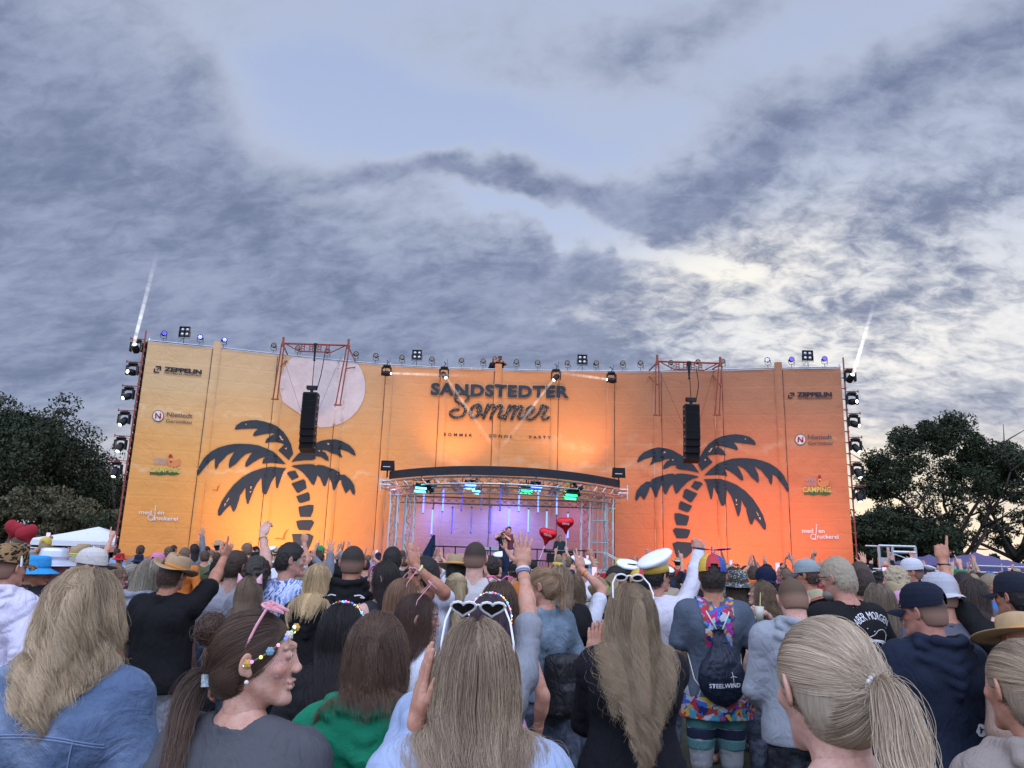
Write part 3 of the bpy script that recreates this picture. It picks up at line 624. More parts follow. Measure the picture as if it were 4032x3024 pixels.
a = mvp('left', 0)+np.array([.0, -.25, -.0]); beam(a, at(343*.463, 530*.463, 30.5), .08, .10, 7.5, 'white beam rising from the top lamp of the left tower')
a = mvp('right', 0)+np.array([.0, -.25, .0]); beam(a, at(1897*.463, 625*.463, 31), .08, .10, 9, 'faint white beam rising from the top lamp of the right tower')
a = mvp('left', 5)+np.array([0, -.2, -.3]); beam(a, at(118, 560, 31), .04, .09, .35, 'faint beam falling from the lowest lamp of the left tower')
t0 = mvp('top', 0); beam(t0+np.array([.2, -.12, -.08]), at(*Z2(1000, 380), t0[1]-.6), .06, .10, 5., 'bright level beam from the lamp above the left column')
t0 = mvp('top', 3); beam(t0+np.array([-.2, -.12, -.05]), at(*Z2(1400, 345), t0[1]-.6), .06, .10, 5., 'bright level beam from the lamp right of the title')
t0 = mvp('top', 1); beam(t0+np.array([.12, -.15, -.2]), at(*Z2(1150, 975), 31.8), .05, .13, 2.6, 'slanting beam across the first letters of the title')
t0 = mvp('top', 2); beam(t0+np.array([-.12, -.15, -.2]), at(*Z2(1000, 975), 31.8), .05, .13, 3.0, 'slanting beam across the last letters of the title')
# ================================================================ hoists and line arrays
def hoist(zf, A, B, legA, legB, wa, wb, mot, top, bot, side):
    Yf = 33.15 if side == 'left' else 32.9
    a = at(*zf(*A), Yf); b = at(*zf(*B), Yf); b[2] = a[2]
    r = thing('hoist_frame', 'red and grey steel hoist frame over the %s speaker column' % side, 'hoist frame', a)
    t = MB(); u = (b-a)/np.linalg.norm(b-a)
    t.cyl(a, b, .045, n=6); m1 = a+u*.75-np.array([0, 0, .35]); m2 = b-u*.75-np.array([0, 0, .35]); t.cyl(m1, m2, .035, n=6); t.cyl(a+u*.1, m1, .03, n=5); t.cyl(b-u*.1, m2, .03, n=5)
    for k in range(4):
        q = m1+(m2-m1)*(k+.5)/4; 
        for s_ in (-.07, .07): t.cyl(q+u*s_, q+u*s_+np.array([0, 0, .35]), .022, n=5)
        t.cyl(q-u*.07+np.array([0, 0, .12]), q+u*.07+np.array([0, 0, .12]), .02, n=4); t.cyl(q-u*.07+np.array([0, 0, .24]), q+u*.07+np.array([0, 0, .24]), .02, n=4)
    put(t.build('crossbeam', m_rust), r)
    for nm, p, leg in (('post', a, legA), ('post', b, legB)):
        l = MB(); l.cyl(p+[0, 0, -.15], p+[0, 0, .3], .06, n=7)
        e = at(*zf(*leg), Yf+.15)
        for s_ in (-.10, .10): l.cyl(p+u*s_*.6, e+u*s_, .032, n=6)
        l.box(e, (.34, .06, .06)); aw = np.interp(p[0], WP[:, 0], ARC); q = W3(aw, WH+.08, 0); l.cyl(p+[0, 0, -.05], q, .035, n=6); l.cyl(p+[0, 0, -1.1], q+[0, 0, -.3], .03, n=6)
        put(l.build(nm, m_rust), r)
    # strap, chain and motor
    mid = (a+b)/2; mo = at(*zf(*mot), Yf); s_ = MB(); s_.cyl(mid+[0, 0, .04], mid+[0, 0, -.75], .10, .03, n=6); put(s_.build('lifting_strap', m_black), r)
    c = MB(); c.path([mid+[0, 0, -.7], mid*.5+mo*.5+[0, 0, .0], mo+[0, 0, .1]], .018, 5); c.ball(mid+[0, 0, -.75], .06, 8); c.path([mid+u*.4+[0, .3, -.1], mid+u*.42+[0, 0, -.9], mo+u*.35+[0, 0, .6], mo+u*.22+[0, 0, -.1]], .022, 5)
    for leg, sg in ((legA, -1), (legB, 1)): c.cyl(at(*zf(*leg), Yf)+[0, 0, 2.4], mo+u*sg*.2+[0, 0, -1.6], .006, n=4)
    put(c.build('chain_and_cable', m_black), r)
    arr = thing('line_array', 'long black column of stacked speaker boxes hanging before the %s palm print' % side, 'speakers', mo, 0, 'hanging speaker columns')
    h = MB(); h.box((0, 0, 0), (.42, .25, .16)); h.cyl((-.24, 0, .03), (.24, 0, .03), .09, n=10); h.box((0, 0, -.15), (.1, .2, .2)); h.box((0, 0, -.26), (.62, .5, .06)); h.build('chain_hoist', m_black, arr)
    T = at(*zf(*top), Yf)[2]-mo[2]; Bz = at(*zf(*bot), Yf)[2]-mo[2]; n = 8; hb = (T-Bz)/n
    mg = mat('speaker_grille', rough=.9, spec=.1, fn=vary((.010, .010, .011), .4, 60))
    for k in range(n):
        ang = math.radians(-1.5*k if k < 6 else -9-4*(k-5)); zc = T-hb*(k+.5); yy = .05*max(0, k-4)
        bx = MB(); bx.box((0, yy, zc), (.66, .48, hb*.95), rotm(ang), 1); sp = bx.build('speaker_box', m_black, arr)
        gr = MB(); R_ = rotm(ang); c0 = np.array([0, yy, zc]); gr.box(c0+R_ @ np.array([0, -.245, 0]), (.58, .02, hb*.84), R_); gr.build('grille', mg, sp)
        for s_ in (-1, 1): 
            hd = MB(); hd.box(c0+R_ @ np.array([s_*.335, .0, 0]), (.02, .12, .06), R_); hd.build('handle', m_steel, sp)
    return r
hoist(Z6, (1463, 178), (2017, 240), (1395, 655), (1930, 705), None, None, (1710, 560), (1690, 612), (1665, 1095), 'left')
hoist(Z3, (57, 258), (427, 252), (57, 575), (408, 575), None, None, (255, 485), (258, 520), (255, 845), 'right')
# ================================================================ the small stage in front of the wall
def truss(a, b, w_=.29, r=.024, step=.35, parts=None):
    a = np.array(a, float); b = np.array(b, float); t = MB() if parts is None else parts; u, v, d = frame_z(b-a); L = np.linalg.norm(b-a); h = w_/2; n = max(2, int(L/step)); C_ = [(u*sx+v*sy)*h for sx, sy in ((-1, -1), (1, -1), (1, 1), (-1, 1))]
    for c in C_: t.cyl(a+c, b+c, r, n=6)
    for k in range(n):
        for j in range(4):
            p = a+d*(L*k/n)+C_[j]; q = a+d*(L*(k+1)/n)+C_[(j+1) % 4]
            if k % 2: p, q = a+d*(L*k/n)+C_[(j+1) % 4], a+d*(L*(k+1)/n)+C_[j]
            t.cyl(p, q, r*.5, n=4)
    return t
mid = at(*ZE(920, 120), 27.9); ZT = mid[2]
topL = onz(*ZE(75, 168), ZT); topR = onz(*ZE(2080, 245), ZT)
pts = [onz(*ZE(x, y), ZT) for x, y in ((75, 168), (200, 150), (500, 129), (920, 120), (1300, 139), (1700, 175), (2080, 245))]
# smooth plan curve through those points
xs = np.array([p[0] for p in pts]); ys = np.array([p[1] for p in pts]); cf = np.polyfit(xs, ys, 2); XX = np.linspace(xs[0], xs[-1], 25); YY = np.polyval(cf, XX)
stg = thing('stage_roof', 'curved stage roof with black fascia carried on silver lattice truss columns', 'stage roof', (float(XX.mean()), float(YY.min()), 0))
fz = MB(); V = []; hgt = .33
for x, y in zip(XX, YY): V += [(x, y, ZT-hgt), (x, y, ZT), (x, y+.05, ZT), (x, y+.05, ZT-hgt)]
F = []
for k in range(24): 
    for j in range(4): F.append((k*4+j, k*4+(j+1) % 4, (k+1)*4+(j+1) % 4, (k+1)*4+j))
F += [(0, 1, 2, 3)[::-1], (96, 97, 98, 99)]; fz.add(V, F)
put(fz.build('fascia', mat('black_stage_cloth', rough=.8, fn=vary((.016, .016, .022), .3, 3, .8, .05, 2.5))), stg)
rf = MB(); rf.add([(x, y+.05, ZT-.05) for x, y in zip(XX, YY)]+[(x, 34.2, ZT+.25) for x in XX], [(k, k+1, 26+k, 25+k) for k in range(24)]); 
put(rf.build('roof_skin', mat('black_roof_skin', (.012, .012, .015), .6)), stg)
tr = MB()
for (o_, zc, ww) in ((.25, ZT-.52, .26), (.6, ZT-.86, .22)):
    for k in range(0, 24, 2): truss((XX[k], YY[k]+o_, zc), (XX[k+2], YY[k+2]+o_, zc), ww, .028, .3, tr)
truss((XX[0]-.2, YY[0]+.1, ZT-.55), (XX[0]-.1, 33.6, ZT-.55), .26, parts=tr); truss((XX[-1]+.2, YY[-1]+.1, ZT-.55), (XX[-1]+.1, 33.6, ZT-.55), .26, parts=tr)
for x in np.linspace(XX[2], XX[-3], 5): truss((x, np.interp(x, XX, YY)+.5, ZT-.6), (x, 33.6, ZT-.6), .24, step=.4, parts=tr)
truss((XX[0], 33.4, ZT-1.0), (XX[-1], 33.4, ZT-1.0), .28, parts=tr)
for s_, x, y in ((-1, XX[0], YY[0]), (1, XX[-1], YY[-1])): tr.cyl((x-s_*.2, y, ZT-.40), (x+s_*.35, y-.05, ZT-.40), .03, n=6); tr.cyl((x-s_*.2, y, ZT-.56), (x+s_*.35, y-.05, ZT-.56), .03, n=6); tr.cyl((x+s_*.3, y-.05, ZT-.85), (x+s_*.3, y-.05, ZT-.2), .03, n=6)
put(tr.build('roof_truss', m_alu), stg)
for (x, y, Yc) in ((130, 300, YY[0]-.0), (1985, 320, YY[-1]), (265, 400, 33.3), (1780, 420, 33.3)):
    p = at(*ZE(x, y), Yc); t = truss((p[0], Yc, 0), (p[0], Yc, ZT-.8), .31 if Yc < 33 else .36, .027); put(t.build('column', m_alu), stg)
# side ladder frame at the right
p = at(*ZE(1905, 400), 31.6); ld = MB()
for s_ in (-.35, -.1, .1, .35): ld.cyl((p[0]+s_, 31.6, 0), (p[0]+s_*.9, 31.6, ZT-.7), .03, n=5)
for z in (1.2, 1.9, 2.3, 3.2): ld.cyl((p[0]-.35, 31.6, z), (p[0]+.35, 31.6, z), .035, n=5)
ld.cyl((p[0]-.35, 31.6, 2.0), (p[0], 31.6, ZT-.8), .02, n=4); ld.cyl((p[0]+.35, 31.6, 2.0), (p[0], 31.6, ZT-.8), .02, n=4)
tag(ld.build('side_frame', m_steel), 'narrow steel ladder frame lit green inside the right stage column', 'frame')
p = at(*ZE(160, 600), 31.2); ld = MB()
for s_ in (-.2, .2): ld.cyl((p[0]+s_, 31.2, 0), (p[0]+s_, 31.2, ZT-.9), .035, n=6)
for z in np.arange(1, ZT-1, .6): ld.cyl((p[0]-.2, 31.2, z), (p[0]+.2, 31.2, z), .02, n=5)
ld.path([(p[0]+.35, 31.3, ZT-1), (p[0]+.5, 31.3, 3), (p[0]+.3, 31.3, 1.5), (p[0]+.4, 31.3, .5)], .03, 5)
tag(ld.build('cable_ladder', m_steel), 'steel ladder with hanging cables beside the left stage column', 'ladder')
SF = .92    # stage floor height
dk = MB(); dk.box((float(XX.mean()), 31.2, SF/2), (9.2, 5.4, SF-.02)); 
tag(dk.build('stage_deck', mat('stage_deck_black', rough=.7, fn=vary((.02, .02, .022), .3, 3))), 'black raised stage deck under the curved roof', 'stage')
rb = MB(); x0 = at(*ZE(445, 830), 32.6)[0]; x1 = at(*ZE(1870, 850), 32.6)[0]
for z in (SF+1.02, SF+.55, SF+.12): rb.cyl((x0, 32.6, z), (x1, 32.6, z), .028, n=6)
for x in np.linspace(x0, x1, 15): rb.cyl((x, 32.6, SF), (x, 32.6, SF+1.05), .026, n=6)
for x in np.linspace(x0, x1, 60): rb.cyl((x, 32.6, SF+.12), (x, 32.6, SF+.55), .01, n=4)
tag(rb.build('stage_railing', m_black), 'black railing along the back of the stage deck', 'railing')
st_ = MB(); p = at(*ZE(2050, 900), 31.0)
for k in range(7): st_.box((p[0]+.25*k-.3, 31.0, SF-.13*k), (.27, 1.0, .04))
for yy in (30.5, 31.5): st_.cyl((p[0]-.45, yy, SF+.95), (p[0]+1.4, yy, .95-.0), .025, n=6); [st_.cyl((p[0]-.45+q*1.85, yy, SF-q*SF), (p[0]-.45+q*1.85, yy, SF+.95-q*SF), .025, n=6) for q in (0, .5, 1)]
tag(st_.build('stage_stairs', m_steel), 'steel stairs with handrails beside the right end of the deck', 'stairs')
# the gathered dark cloth and blue slit left of the deck
cl = MB(); p = at(*ZE(430, 720), 33.6); cl.add([(p[0]+.12, 33.6, p[2]), (p[0]-1.0, 33.4, .2), (p[0]+.35, 33.6, .2), (p[0]+.22, 33.6, p[2])], [(0, 1, 2, 3)]); cl.v[-1] = cl.v[-1]
cl.add([(p[0]+.14, 33.75, p[2]), (p[0]-.95, 33.55, .2), (p[0]+.33, 33.75, .2), (p[0]+.2, 33.75, p[2])], [(3, 2, 1, 0)])
tag(cl.build('gap_cover', mat('navy_cover', (.012, .03, .09), .7)), 'dark blue tapering gap cover at the left rear of the stage', 'cover')
# wash lights
def washm(n, c, s_): return mat('wash_'+n, (.05, .05, .05), emit=c, es=s_)
mc_ = washm('cyan', (.10, .72, 1), 7); mbl = washm('blue', (.10, .24, 1), 9); mgr = washm('green', (.02, 1, .20), 6)
def lamp(kind, loc, aim, e, col, size, blend=.6, r=.15):
    l = bpy.data.lights.new(kind, 'SPOT'); l.energy = e; l.color = col; l.spot_size = math.radians(size); l.spot_blend = blend; l.shadow_soft_size = r
    o = bpy.data.objects.new(kind, l); COL.objects.link(o); o.location = loc; o.rotation_euler = (Vector(aim)-Vector(loc)).to_track_quat('-Z', 'Y').to_euler(); return o
for (x, y, m_, c, lab) in ((345, 318, mc_, (.1, .8, 1), 'cyan glowing wash lamp at the left of the stage truss'), (775, 292, mbl, (.1, .25, 1), 'blue glowing wash lamp left of the stage middle'), (825, 338, mc_, (.1, .6, 1), 'small cyan lamp just below the blue one left of the middle'), (1265, 342, mgr, (.1, 1, .3), 'green glowing wash lamp right of the stage middle'), (1350, 305, mbl, (.1, .2, 1), 'blue white wash lamp beside the middle green one'), (1655, 380, mgr, (.05, 1, .4), 'green glowing wash lamp at the right of the stage truss')):
    p = at(*ZE(x, y), 29.4); r = thing('wash_lamp', lab, 'stage lamp', p, 0, 'wash lamps on the stage truss')
    b = MB(); sz = .7 if y == 338 else 1; b.box((0, .12, .05), (.52*sz, .2, .34*sz), rotm(.35), .8); b.build('housing', m_black, r); f_ = MB()
    for k in (-1, 1): f_.box((.02*k, -.01-.015*k, -.05+k*.062*sz), (.44*sz, .02, .072*sz), rotm(.45, .06, 0))
    f_.build('led_panel', m_, r)
    y_ = MB(); y_.path([(-.3*sz, .12, .05), (-.3*sz, .12, .33), (.3*sz, .12, .33), (.3*sz, .12, .05)], .02, 5); y_.cyl((0, .12, .33), (0, .12, .55), .025, n=5); y_.build('yoke', m_black, r)
    lp = lamp('wash_light', p+np.array([0, .0, -.1]), (p[0]*.8, 34.8, 2.2), 85, c, 110); 
for (x, y, s_, lab) in ((430, 305, 1, 'small warm lamp with open barn doors at the left of the truss'), (1700, 330, -1, 'small warm lamp with open barn doors at the right of the truss')):
    p = at(*ZE(x, y), 29.6); r = thing('barn_door_lamp', lab, 'stage lamp', p, 0, 'barn door lamps on the stage truss')
    b = MB(); b.lathe([(.08, .18), (.13, .1), (.14, -.1)], (0, 0, 0), rotm(math.radians(70)), 14)
    for k in range(4): a_ = k*math.pi/2+.4; b.box((.2*math.cos(a_), -.18, .2*math.sin(a_)), (.18, .01, .16), rotm(0, -a_, 0)@rotm(0, 0, .5))
    b.build('housing', m_black, r, True); f_ = MB(); f_.ball((0, -.07, -.03), .05, 10); f_.build('bulb', mat('warm_bulb', (1, .7, .4), emit=(1, .6, .25), es=7), r)
for (x, y, lab) in ((60, 118, 'square black floodlight on the left corner of the stage roof'), (2070, 180, 'square black floodlight on the right corner of the stage roof')):
    p = at(*ZE(x, y), (YY[0] if x < 100 else YY[-1])-.1); r = thing('corner_flood', lab, 'floodlight', p, 0, 'corner floods on the stage roof')
    b = MB(); b.box((0, 0, 0), (.56, .25, .42), rotm(.15), .92); b.box((0, .16, 0), (.4, .12, .3), rotm(.15)); b.cyl((0, 0, -.2), (0, 0, -.5), .03, n=6); b.build('housing', m_black, r)
    f_ = MB(); f_.box((0, -.14, -.02), (.48, .02, .32), rotm(.15)); 
    f_.build('glass', mat('flood_glass', (.03, .03, .035), .15), r); f2 = MB(); f2.box((-.02, -.155, -.06), (.30, .012, .018), rotm(.15)); f2.build('bright_strip', mat('pale_strip', (.6, .6, .65), .4, emit=(.8, .85, 1), es=.5), r)
tubes = [(375, 340, 530, 2), (545, 305, 515, 2), (708, 320, 505, 1), (880, 310, 500, 0), (1040, 300, 505, 1), (1203, 305, 515, 2), (1370, 335, 525, 2), (1532, 335, 545, 2), (448, 500, 715, 2), (623, 490, 700, 1), (790, 490, 700, 0), (955, 485, 700, 1), (1115, 490, 690, 2), (1283, 500, 700, 2), (1443, 515, 715, 2), (1628, 535, 750, 2)]
mt = [mat('tube_dim', (.1, .1, .5), emit=(.22, .20, .75), es=.75), mat('tube_mid', (.1, .1, .6), emit=(.12, .12, 1), es=1.1), mat('tube_bright', (.2, .3, .8), emit=(.12, .22, 1), es=3.2)]
tw = [0, 0]
for i, (x, y0, y1, k) in enumerate(tubes):
    a = at(*ZE(x, y0), 33.4); b = at(*ZE(x-6 if x < 1000 else x, y1), 33.4); b[0] = (a[0]+b[0])/2; a[0] = b[0]
    row = 0 if i < 8 else 1; tw[row] += 1
    t = MB(); t.cyl(a, b, .032, n=8); o = thing('light_tube', '%s blue light tube, %s from the left in the %s row behind the stage' % (('faint', 'dim', 'bright')[k], ords[tw[row]-1], ('upper', 'lower')[row]), 'light tube', a, 0, 'hanging blue light tubes'); put(t.build('tube', mt[k]), o)
    c = MB(); c.cyl(a, (a[0], a[1], ZT-1.2) if a[2] < ZT-1.3 else (a[0], a[1], a[2]+.1), .004, n=4); c.cyl(a, a+np.array([0, 0, .06]), .036, n=8); c.cyl(b, b-np.array([0, 0, .04]), .036, n=8); put(c.build('hanger', m_black), o)
# stage and wall illumination
for (loc, aim, e, col, sz) in (
    ((-9.6, 30.6, .3), (-9.8, 34.3, 2.6), 1500, (1, .52, .28), 120), ((10.6, 29.6, .3), (10.9, 33.9, 2.6), 1150, (1, .34, .18), 110), ((9.0, 31.6, .3), (9.0, 34.3, .9), 300, (1, .42, .22), 120),
    ((-2.9, 33.3, ZT+.6), (-2.6, 35.4, 8.2), 380, (1, .58, .32), 100), ((3.3, 33.1, ZT+.6), (3.0, 35.3, 8.2), 400, (1, .56, .32), 100),
    ((-5.6, 33.4, .3), (-5.6, 35.0, 2.5), 25, (.8, .45, 1), 110), ((6.8, 33.2, .3), (6.8, 35.0, 2.5), 25, (1, .5, .7), 110)):
    lamp('wall_wash', loc, aim, e, col, sz, .9, .3)
    if loc[2] < 1:
        hs = thing('ground_uplight', {-9.6: 'black uplight on the grass before the left palm print', 10.6: 'black uplight on the grass right of the right palm print', 9.0: 'black uplight close under the right palm print', -5.6: 'black uplight left of the stage deck', 6.8: 'black uplight right of the stage deck'}[loc[0]], 'uplight', (loc[0], loc[1]-.05, 0), 0, 'uplights at the foot of the wall')
        b = MB(); b.box((0, 0, .12), (.5, .2, .2), None, .8); b.box((0, 0, .02), (.3, .3, .03)); b.build('housing', m_black, hs)
for (loc, aim, e, col, sz) in (((-1.5, 29.8, 4.2), (-.5, 31, 1.5), 40, (.9, .5, .9), 60), ((1.2, 26.0, 5.2), (-.3, 28.3, 2.0), 420, (1, .50, .60), 34), ((0, 33.9, 4.0), (0, 35.2, 2.0), 1500, (.05, .12, 1), 140), ((-3.2, 33.9, 4.0), (-3, 35.2, 2.0), 950, (.05, .12, 1), 140), ((3.2, 33.8, 4.0), (3, 35.2, 2.0), 260, (.12, .12, 1), 140), ((-4.9, 31.5, 4.4), (-4.9, 30.6, .5), 120, (.2, .4, 1), 120), ((5.3, 31.5, 4.4), (5.3, 30.6, .5), 120, (.2, 1, .8), 120)):
    lamp('stage_light', loc, aim, e, col, sz, .8, .2)
# stage furniture: keyboard stand and table
p = at(*ZE(1560, 880), 30.2); kb = thing('keyboard', 'keyboard on a dark stand in front of the musician at the right of the deck', 'keyboard', (p[0], 30.2, SF))
b = MB(); b.box((0, 0, .95), (1.3, .4, .1)); b.build('keyboard_body', m_black, kb); b = MB(); b.box((0, -.03, 1.004), (1.1, .2, .01)); b.build('keys', mat('ivory_keys', (.6, .6, .62), .4), kb)
b = MB(); [b.cyl((s_*.5, 0, 0), (-s_*.4, 0, .9), .025, n=6) for s_ in (-1, 1)]; b.box((0, -.22, .7), (1.1, .02, .35)); b.build('stand', m_black, kb)
p = at(*ZE(930, 850), 31.8); tb = thing('mixer_table', 'small table with pale equipment left of the performers', 'table', (p[0], 31.8, SF)); b = MB(); b.box((0, 0, .9), (1.2, .5, .05)); [b.cyl((sx*.5, sy*.2, 0), (sx*.5, sy*.2, .9), .02, n=5) for sx in (-1, 1) for sy in (-1, 1)]; b.build('tabletop', m_black, tb)
b = MB(); b.box((-.2, 0, .99), (.5, .3, .12)); b.box((.3, 0, 1.0), (.3, .3, .14)); b.build('mixer', mat('pale_device', (.5, .5, .5), .5), tb)
# ================================================================ trees, bushes, tents, fences
def bark(g, b):
    oc = ocoord(g); n = g.noise(oc, 6, 5, .6); g.set(b.inputs['Base Color'], g.mix(n, (.02, .016, .012), (.07, .055, .04))); bump(g, b, n, .8, .05)
m_bark = mat('bark', rough=.9, fn=bark)
def leafmat(name, c):
    def f(g, b):
        oi = g.n('ShaderNodeNewGeometry').outputs['Random Per Island']
        g.set(b.inputs['Base Color'], g.mix(oi, tuple(np.array(c)*.55), tuple(np.array(c)*1.5)))
        b.inputs['Transmission Weight'].default_value = 0
    return mat(name, rough=.6, spec=.3, fn=f)
m_leaf = leafmat('dark_leaves', (.020, .030, .011)); m_leaf2 = leafmat('olive_leaves', (.09, .095, .04)); m_leaf3 = leafmat('grey_willow_leaves', (.088, .082, .040))
def leafcloud(rng, C, Rr, n, size, name, m_, parent):
    """C (k,3) clump centres with radii Rr: n leaf quads scattered through them"""
    k = rng.integers(0, len(C), n); d = rng.normal(size=(n, 3)); d /= np.linalg.norm(d, axis=1)[:, None]
    P = C[k]+d*(Rr[k]*rng.uniform(.25, 1, n)**.5)[:, None]*np.array([1, 1, .75])
    a = rng.normal(size=(n, 3)); a /= np.linalg.norm(a, axis=1)[:, None]; b = np.cross(a, rng.normal(size=(n, 3))); b /= np.linalg.norm(b, axis=1)[:, None]+1e-9
    s_ = size*rng.uniform(.5, 1.3, n)[:, None]
    V = np.stack([P-a*s_, P+b*s_*.45, P+a*s_, P-b*s_*.45], 1).reshape(-1, 3)
    return link(name, npmesh(name, V, np.arange(n*4).reshape(-1, 4), m_, False), parent)
def tree(x, y, h, cr, lab, seed, m_=None, nl=26000, size=.16, trunk_h=.25, spread=1.0, group='trees around the field', clumps=46, low=0., name='broadleaf_tree', squash=.8, keep=None, tipf=.8, cz_=.62, rr=(.06, .13)):
    rng = np.random.default_rng(seed); r = thing(name, lab, 'tree' if name != 'bush' else 'bush', (x, y, 0), 0, group)
    t = MB(); tips = []
    th = h*trunk_h
    t.path([(0, 0, -.2), (.1, 0, th*.5), (0, .1, th)], [h*.035, h*.028, h*.022], 9)
    nb = 9
    for i in range(nb):
        az = i*2.4+rng.uniform(-.4, .4); el = rng.uniform(.35, 1.35); L = h*(1-trunk_h)*rng.uniform(.55, .95)
        p = np.array([0, .05, th*rng.uniform(.85, 1.0)]); d = np.array([math.cos(az)*math.cos(el)*spread, math.sin(az)*math.cos(el)*spread, math.sin(el)]); pts = [p]
        for s_ in range(6):
            d = d+rng.normal(size=3)*.16+np.array([0, 0, .06]); d /= np.linalg.norm(d); p = p+d*L/6; pts.append(p)
        t.path(pts, np.linspace(h*.016, h*.004, 7), 6)
        for j in range(2, 7):
            for q in range(2):
                dd = d+rng.normal(size=3)*.7; dd /= np.linalg.norm(dd); e = pts[j]+dd*L*.3*rng.uniform(.6, 1.2); m2 = (pts[j]+e)/2+rng.normal(size=3)*.1*L*.2
                t.path([pts[j], m2, e], [h*.006, h*.004, h*.0015], 4); tips += [e, m2]
    t.build('trunk', m_bark, r, True)
    tips = np.array(tips)
    # crown clumps on the dome as well as at the branch tips
    u = rng.normal(size=(clumps, 3)); u /= np.linalg.norm(u, axis=1)[:, None]; u[:, 2] = np.abs(u[:, 2])*1.0-low
    cz = h*cz_; D = np.array([0, 0, cz])+u*np.array([cr, cr, h-cz])*rng.uniform(.72, .98, (clumps, 1))
    C = np.vstack([tips[rng.permutation(len(tips))[:int(len(tips)*tipf)]], D]); 
    if keep: C = C[keep(C)]
    Rr = rng.uniform(*rr, len(C))*h
    leafcloud(rng, C, Rr, nl, size, 'crown', m_ or m_leaf, r); return r
def bush(x, y, w_, h, lab, seed, m_, nl=22000, size=.11, group='bushes behind the fence'):
    rng = np.random.default_rng(seed); r = thing('bush', lab, 'bush', (x, y, 0), 0, group)
    t = MB(); C = []
    for i in range(26):
        bx = rng.uniform(-w_, w_)*.8; d = np.array([bx*.05+rng.normal()*.3, rng.normal()*.3, 1.5]); d /= np.linalg.norm(d); H = h*(1-.45*(abs(bx)/w_)**2)*rng.uniform(.75, 1.0)
        t.path([(bx, 0, 0), np.array([bx, 0, 0])+d*H*.5, np.array([bx, 0, 0])+d*H*.9+np.array([.2*rng.normal(), 0, 0])], [.06, .04, .01], 5)
        for k in range(7): C.append(np.array([bx, rng.normal()*.7, 0])+d*H*(k+.7)/7+rng.normal(size=3)*.25)
    t.build('stems', m_bark, r, True); C = np.array(C); leafcloud(rng, C, rng.uniform(.35, .8, len(C))*h/5, nl, size, 'foliage', m_, r); return r
def pxx(px, Y, py=500): return at(px, py, Y)[0]
def hz_(px, py, Y): return at(px, py, Y)[2]
# left group
tree(pxx(8, 50), 50, hz_(20, 386, 50), 3.7, 'tall dense dark tree at the left edge of the field', 11, nl=60000, size=.13, clumps=150, low=.5)
tree(pxx(78, 56), 56, hz_(75, 432, 56), 2.1, 'narrower dark tree with gaps beside the tall left tree', 12, nl=17000, size=.12, clumps=40, low=.3)
tree(pxx(-25, 47), 47, hz_(0, 398, 47), 3.6, 'dark tree cut by the left picture edge in front of the tall one', 16, nl=26000, size=.12, clumps=70, low=.6)
tree(pxx(112, 60), 60, hz_(108, 462, 60), 2.6, 'small dark tree close behind the left tower', 13, nl=13000, size=.12, clumps=34, low=.4)
bush(pxx(45, 42), 42, 5.0, hz_(50, 487, 42), 'wide pale olive willow bush behind the white tent', 14, m_leaf3, 46000, .12)
bush(pxx(100, 44), 44, 2.6, hz_(100, 505, 44), 'olive bush just left of the left tower', 15, m_leaf2, 20000, .12)
# right group
tree(pxx(948, 46), 46, hz_(935, 434, 46), 4.9, 'big rounded tree with visible spreading branches at the right', 21, nl=52000, size=.10, clumps=120, spread=1.25, trunk_h=.10, low=-.22, tipf=.10, cz_=.50, rr=(.05, .10))
tree(pxx(1010, 50), 50, hz_(1008, 450, 50), 4.0, 'tree with open airy crown at the right picture edge', 22, nl=24000, size=.10, clumps=30, low=.0, tipf=.3, rr=(.04, .09))
tree(pxx(895, 50), 50, hz_(895, 488, 50), 2.6, 'lower dark tree left of the big rounded one', 23, nl=22000, size=.12, clumps=60, low=.6)
bush(pxx(870, 43), 43, 2.6, hz_(872, 505, 43), 'dark green bush just right of the right tower', 24, m_leaf, 26000, .12)
bush(pxx(900, 41), 41, 3.4, hz_(900, 515, 41), 'dense dark bush behind the grey railing tower', 25, m_leaf, 30000, .12)
bush(pxx(955, 44), 44, 4.6, hz_(950, 556, 44), 'dense dark bush behind the purple tent', 26, m_leaf, 36000, .12)
bush(pxx(1015, 47), 47, 3.4, hz_(1010, 562, 47), 'low dark bush at the right picture edge', 27, m_leaf, 14000, .12)
bush(pxx(120, 40), 40, 1.5, hz_(118, 515, 40), 'dark bush wedged beside the left tower foot', 28, m_leaf, 9000, .12)
# tents and fences
def tent(c, w_, d, ze, zp, m_, lab, name='tent'):
    r = thing(name, lab, 'tent', c); x0, x1, y0, y1 = -w_/2, w_/2, -d/2, d/2
    b = MB(); N = 10; V = []
    for j in range(N+1):
        for i in range(N+1):
            u, v = i/N*2-1, j/N*2-1; q = max(abs(u), abs(v)); z = ze+(zp-ze)*(1-q)**1.25; V.append((u*w_/2, v*d/2, z))
    b.add(V, [(j*(N+1)+i, j*(N+1)+i+1, (j+1)*(N+1)+i+1, (j+1)*(N+1)+i) for j in range(N) for i in range(N)])
    for (a, q) in (((x0, y0), (x1, y0)), ((x1, y0), (x1, y1)), ((x1, y1), (x0, y1)), ((x0, y1), (x0, y0))): b.add([(a[0], a[1], ze), (q[0], q[1], ze), (q[0], q[1], ze-.25), (a[0], a[1], ze-.25)], [(0, 1, 2, 3)])
    b.build('roof', m_, r)
    for sx in (x0, x1):
        for sy in (y0, y1): l = MB(); l.cyl((sx, sy, 0), (sx, sy, ze), .03, n=6); l.build('leg', m_steel, r)
    return r
tent((pxx(97, 39)+.3, 39, 0), 5.4, 4.0, hz_(97, 541.5, 37), hz_(92, 526.5, 39), m_white, 'white pointed tent left of the banner wall')
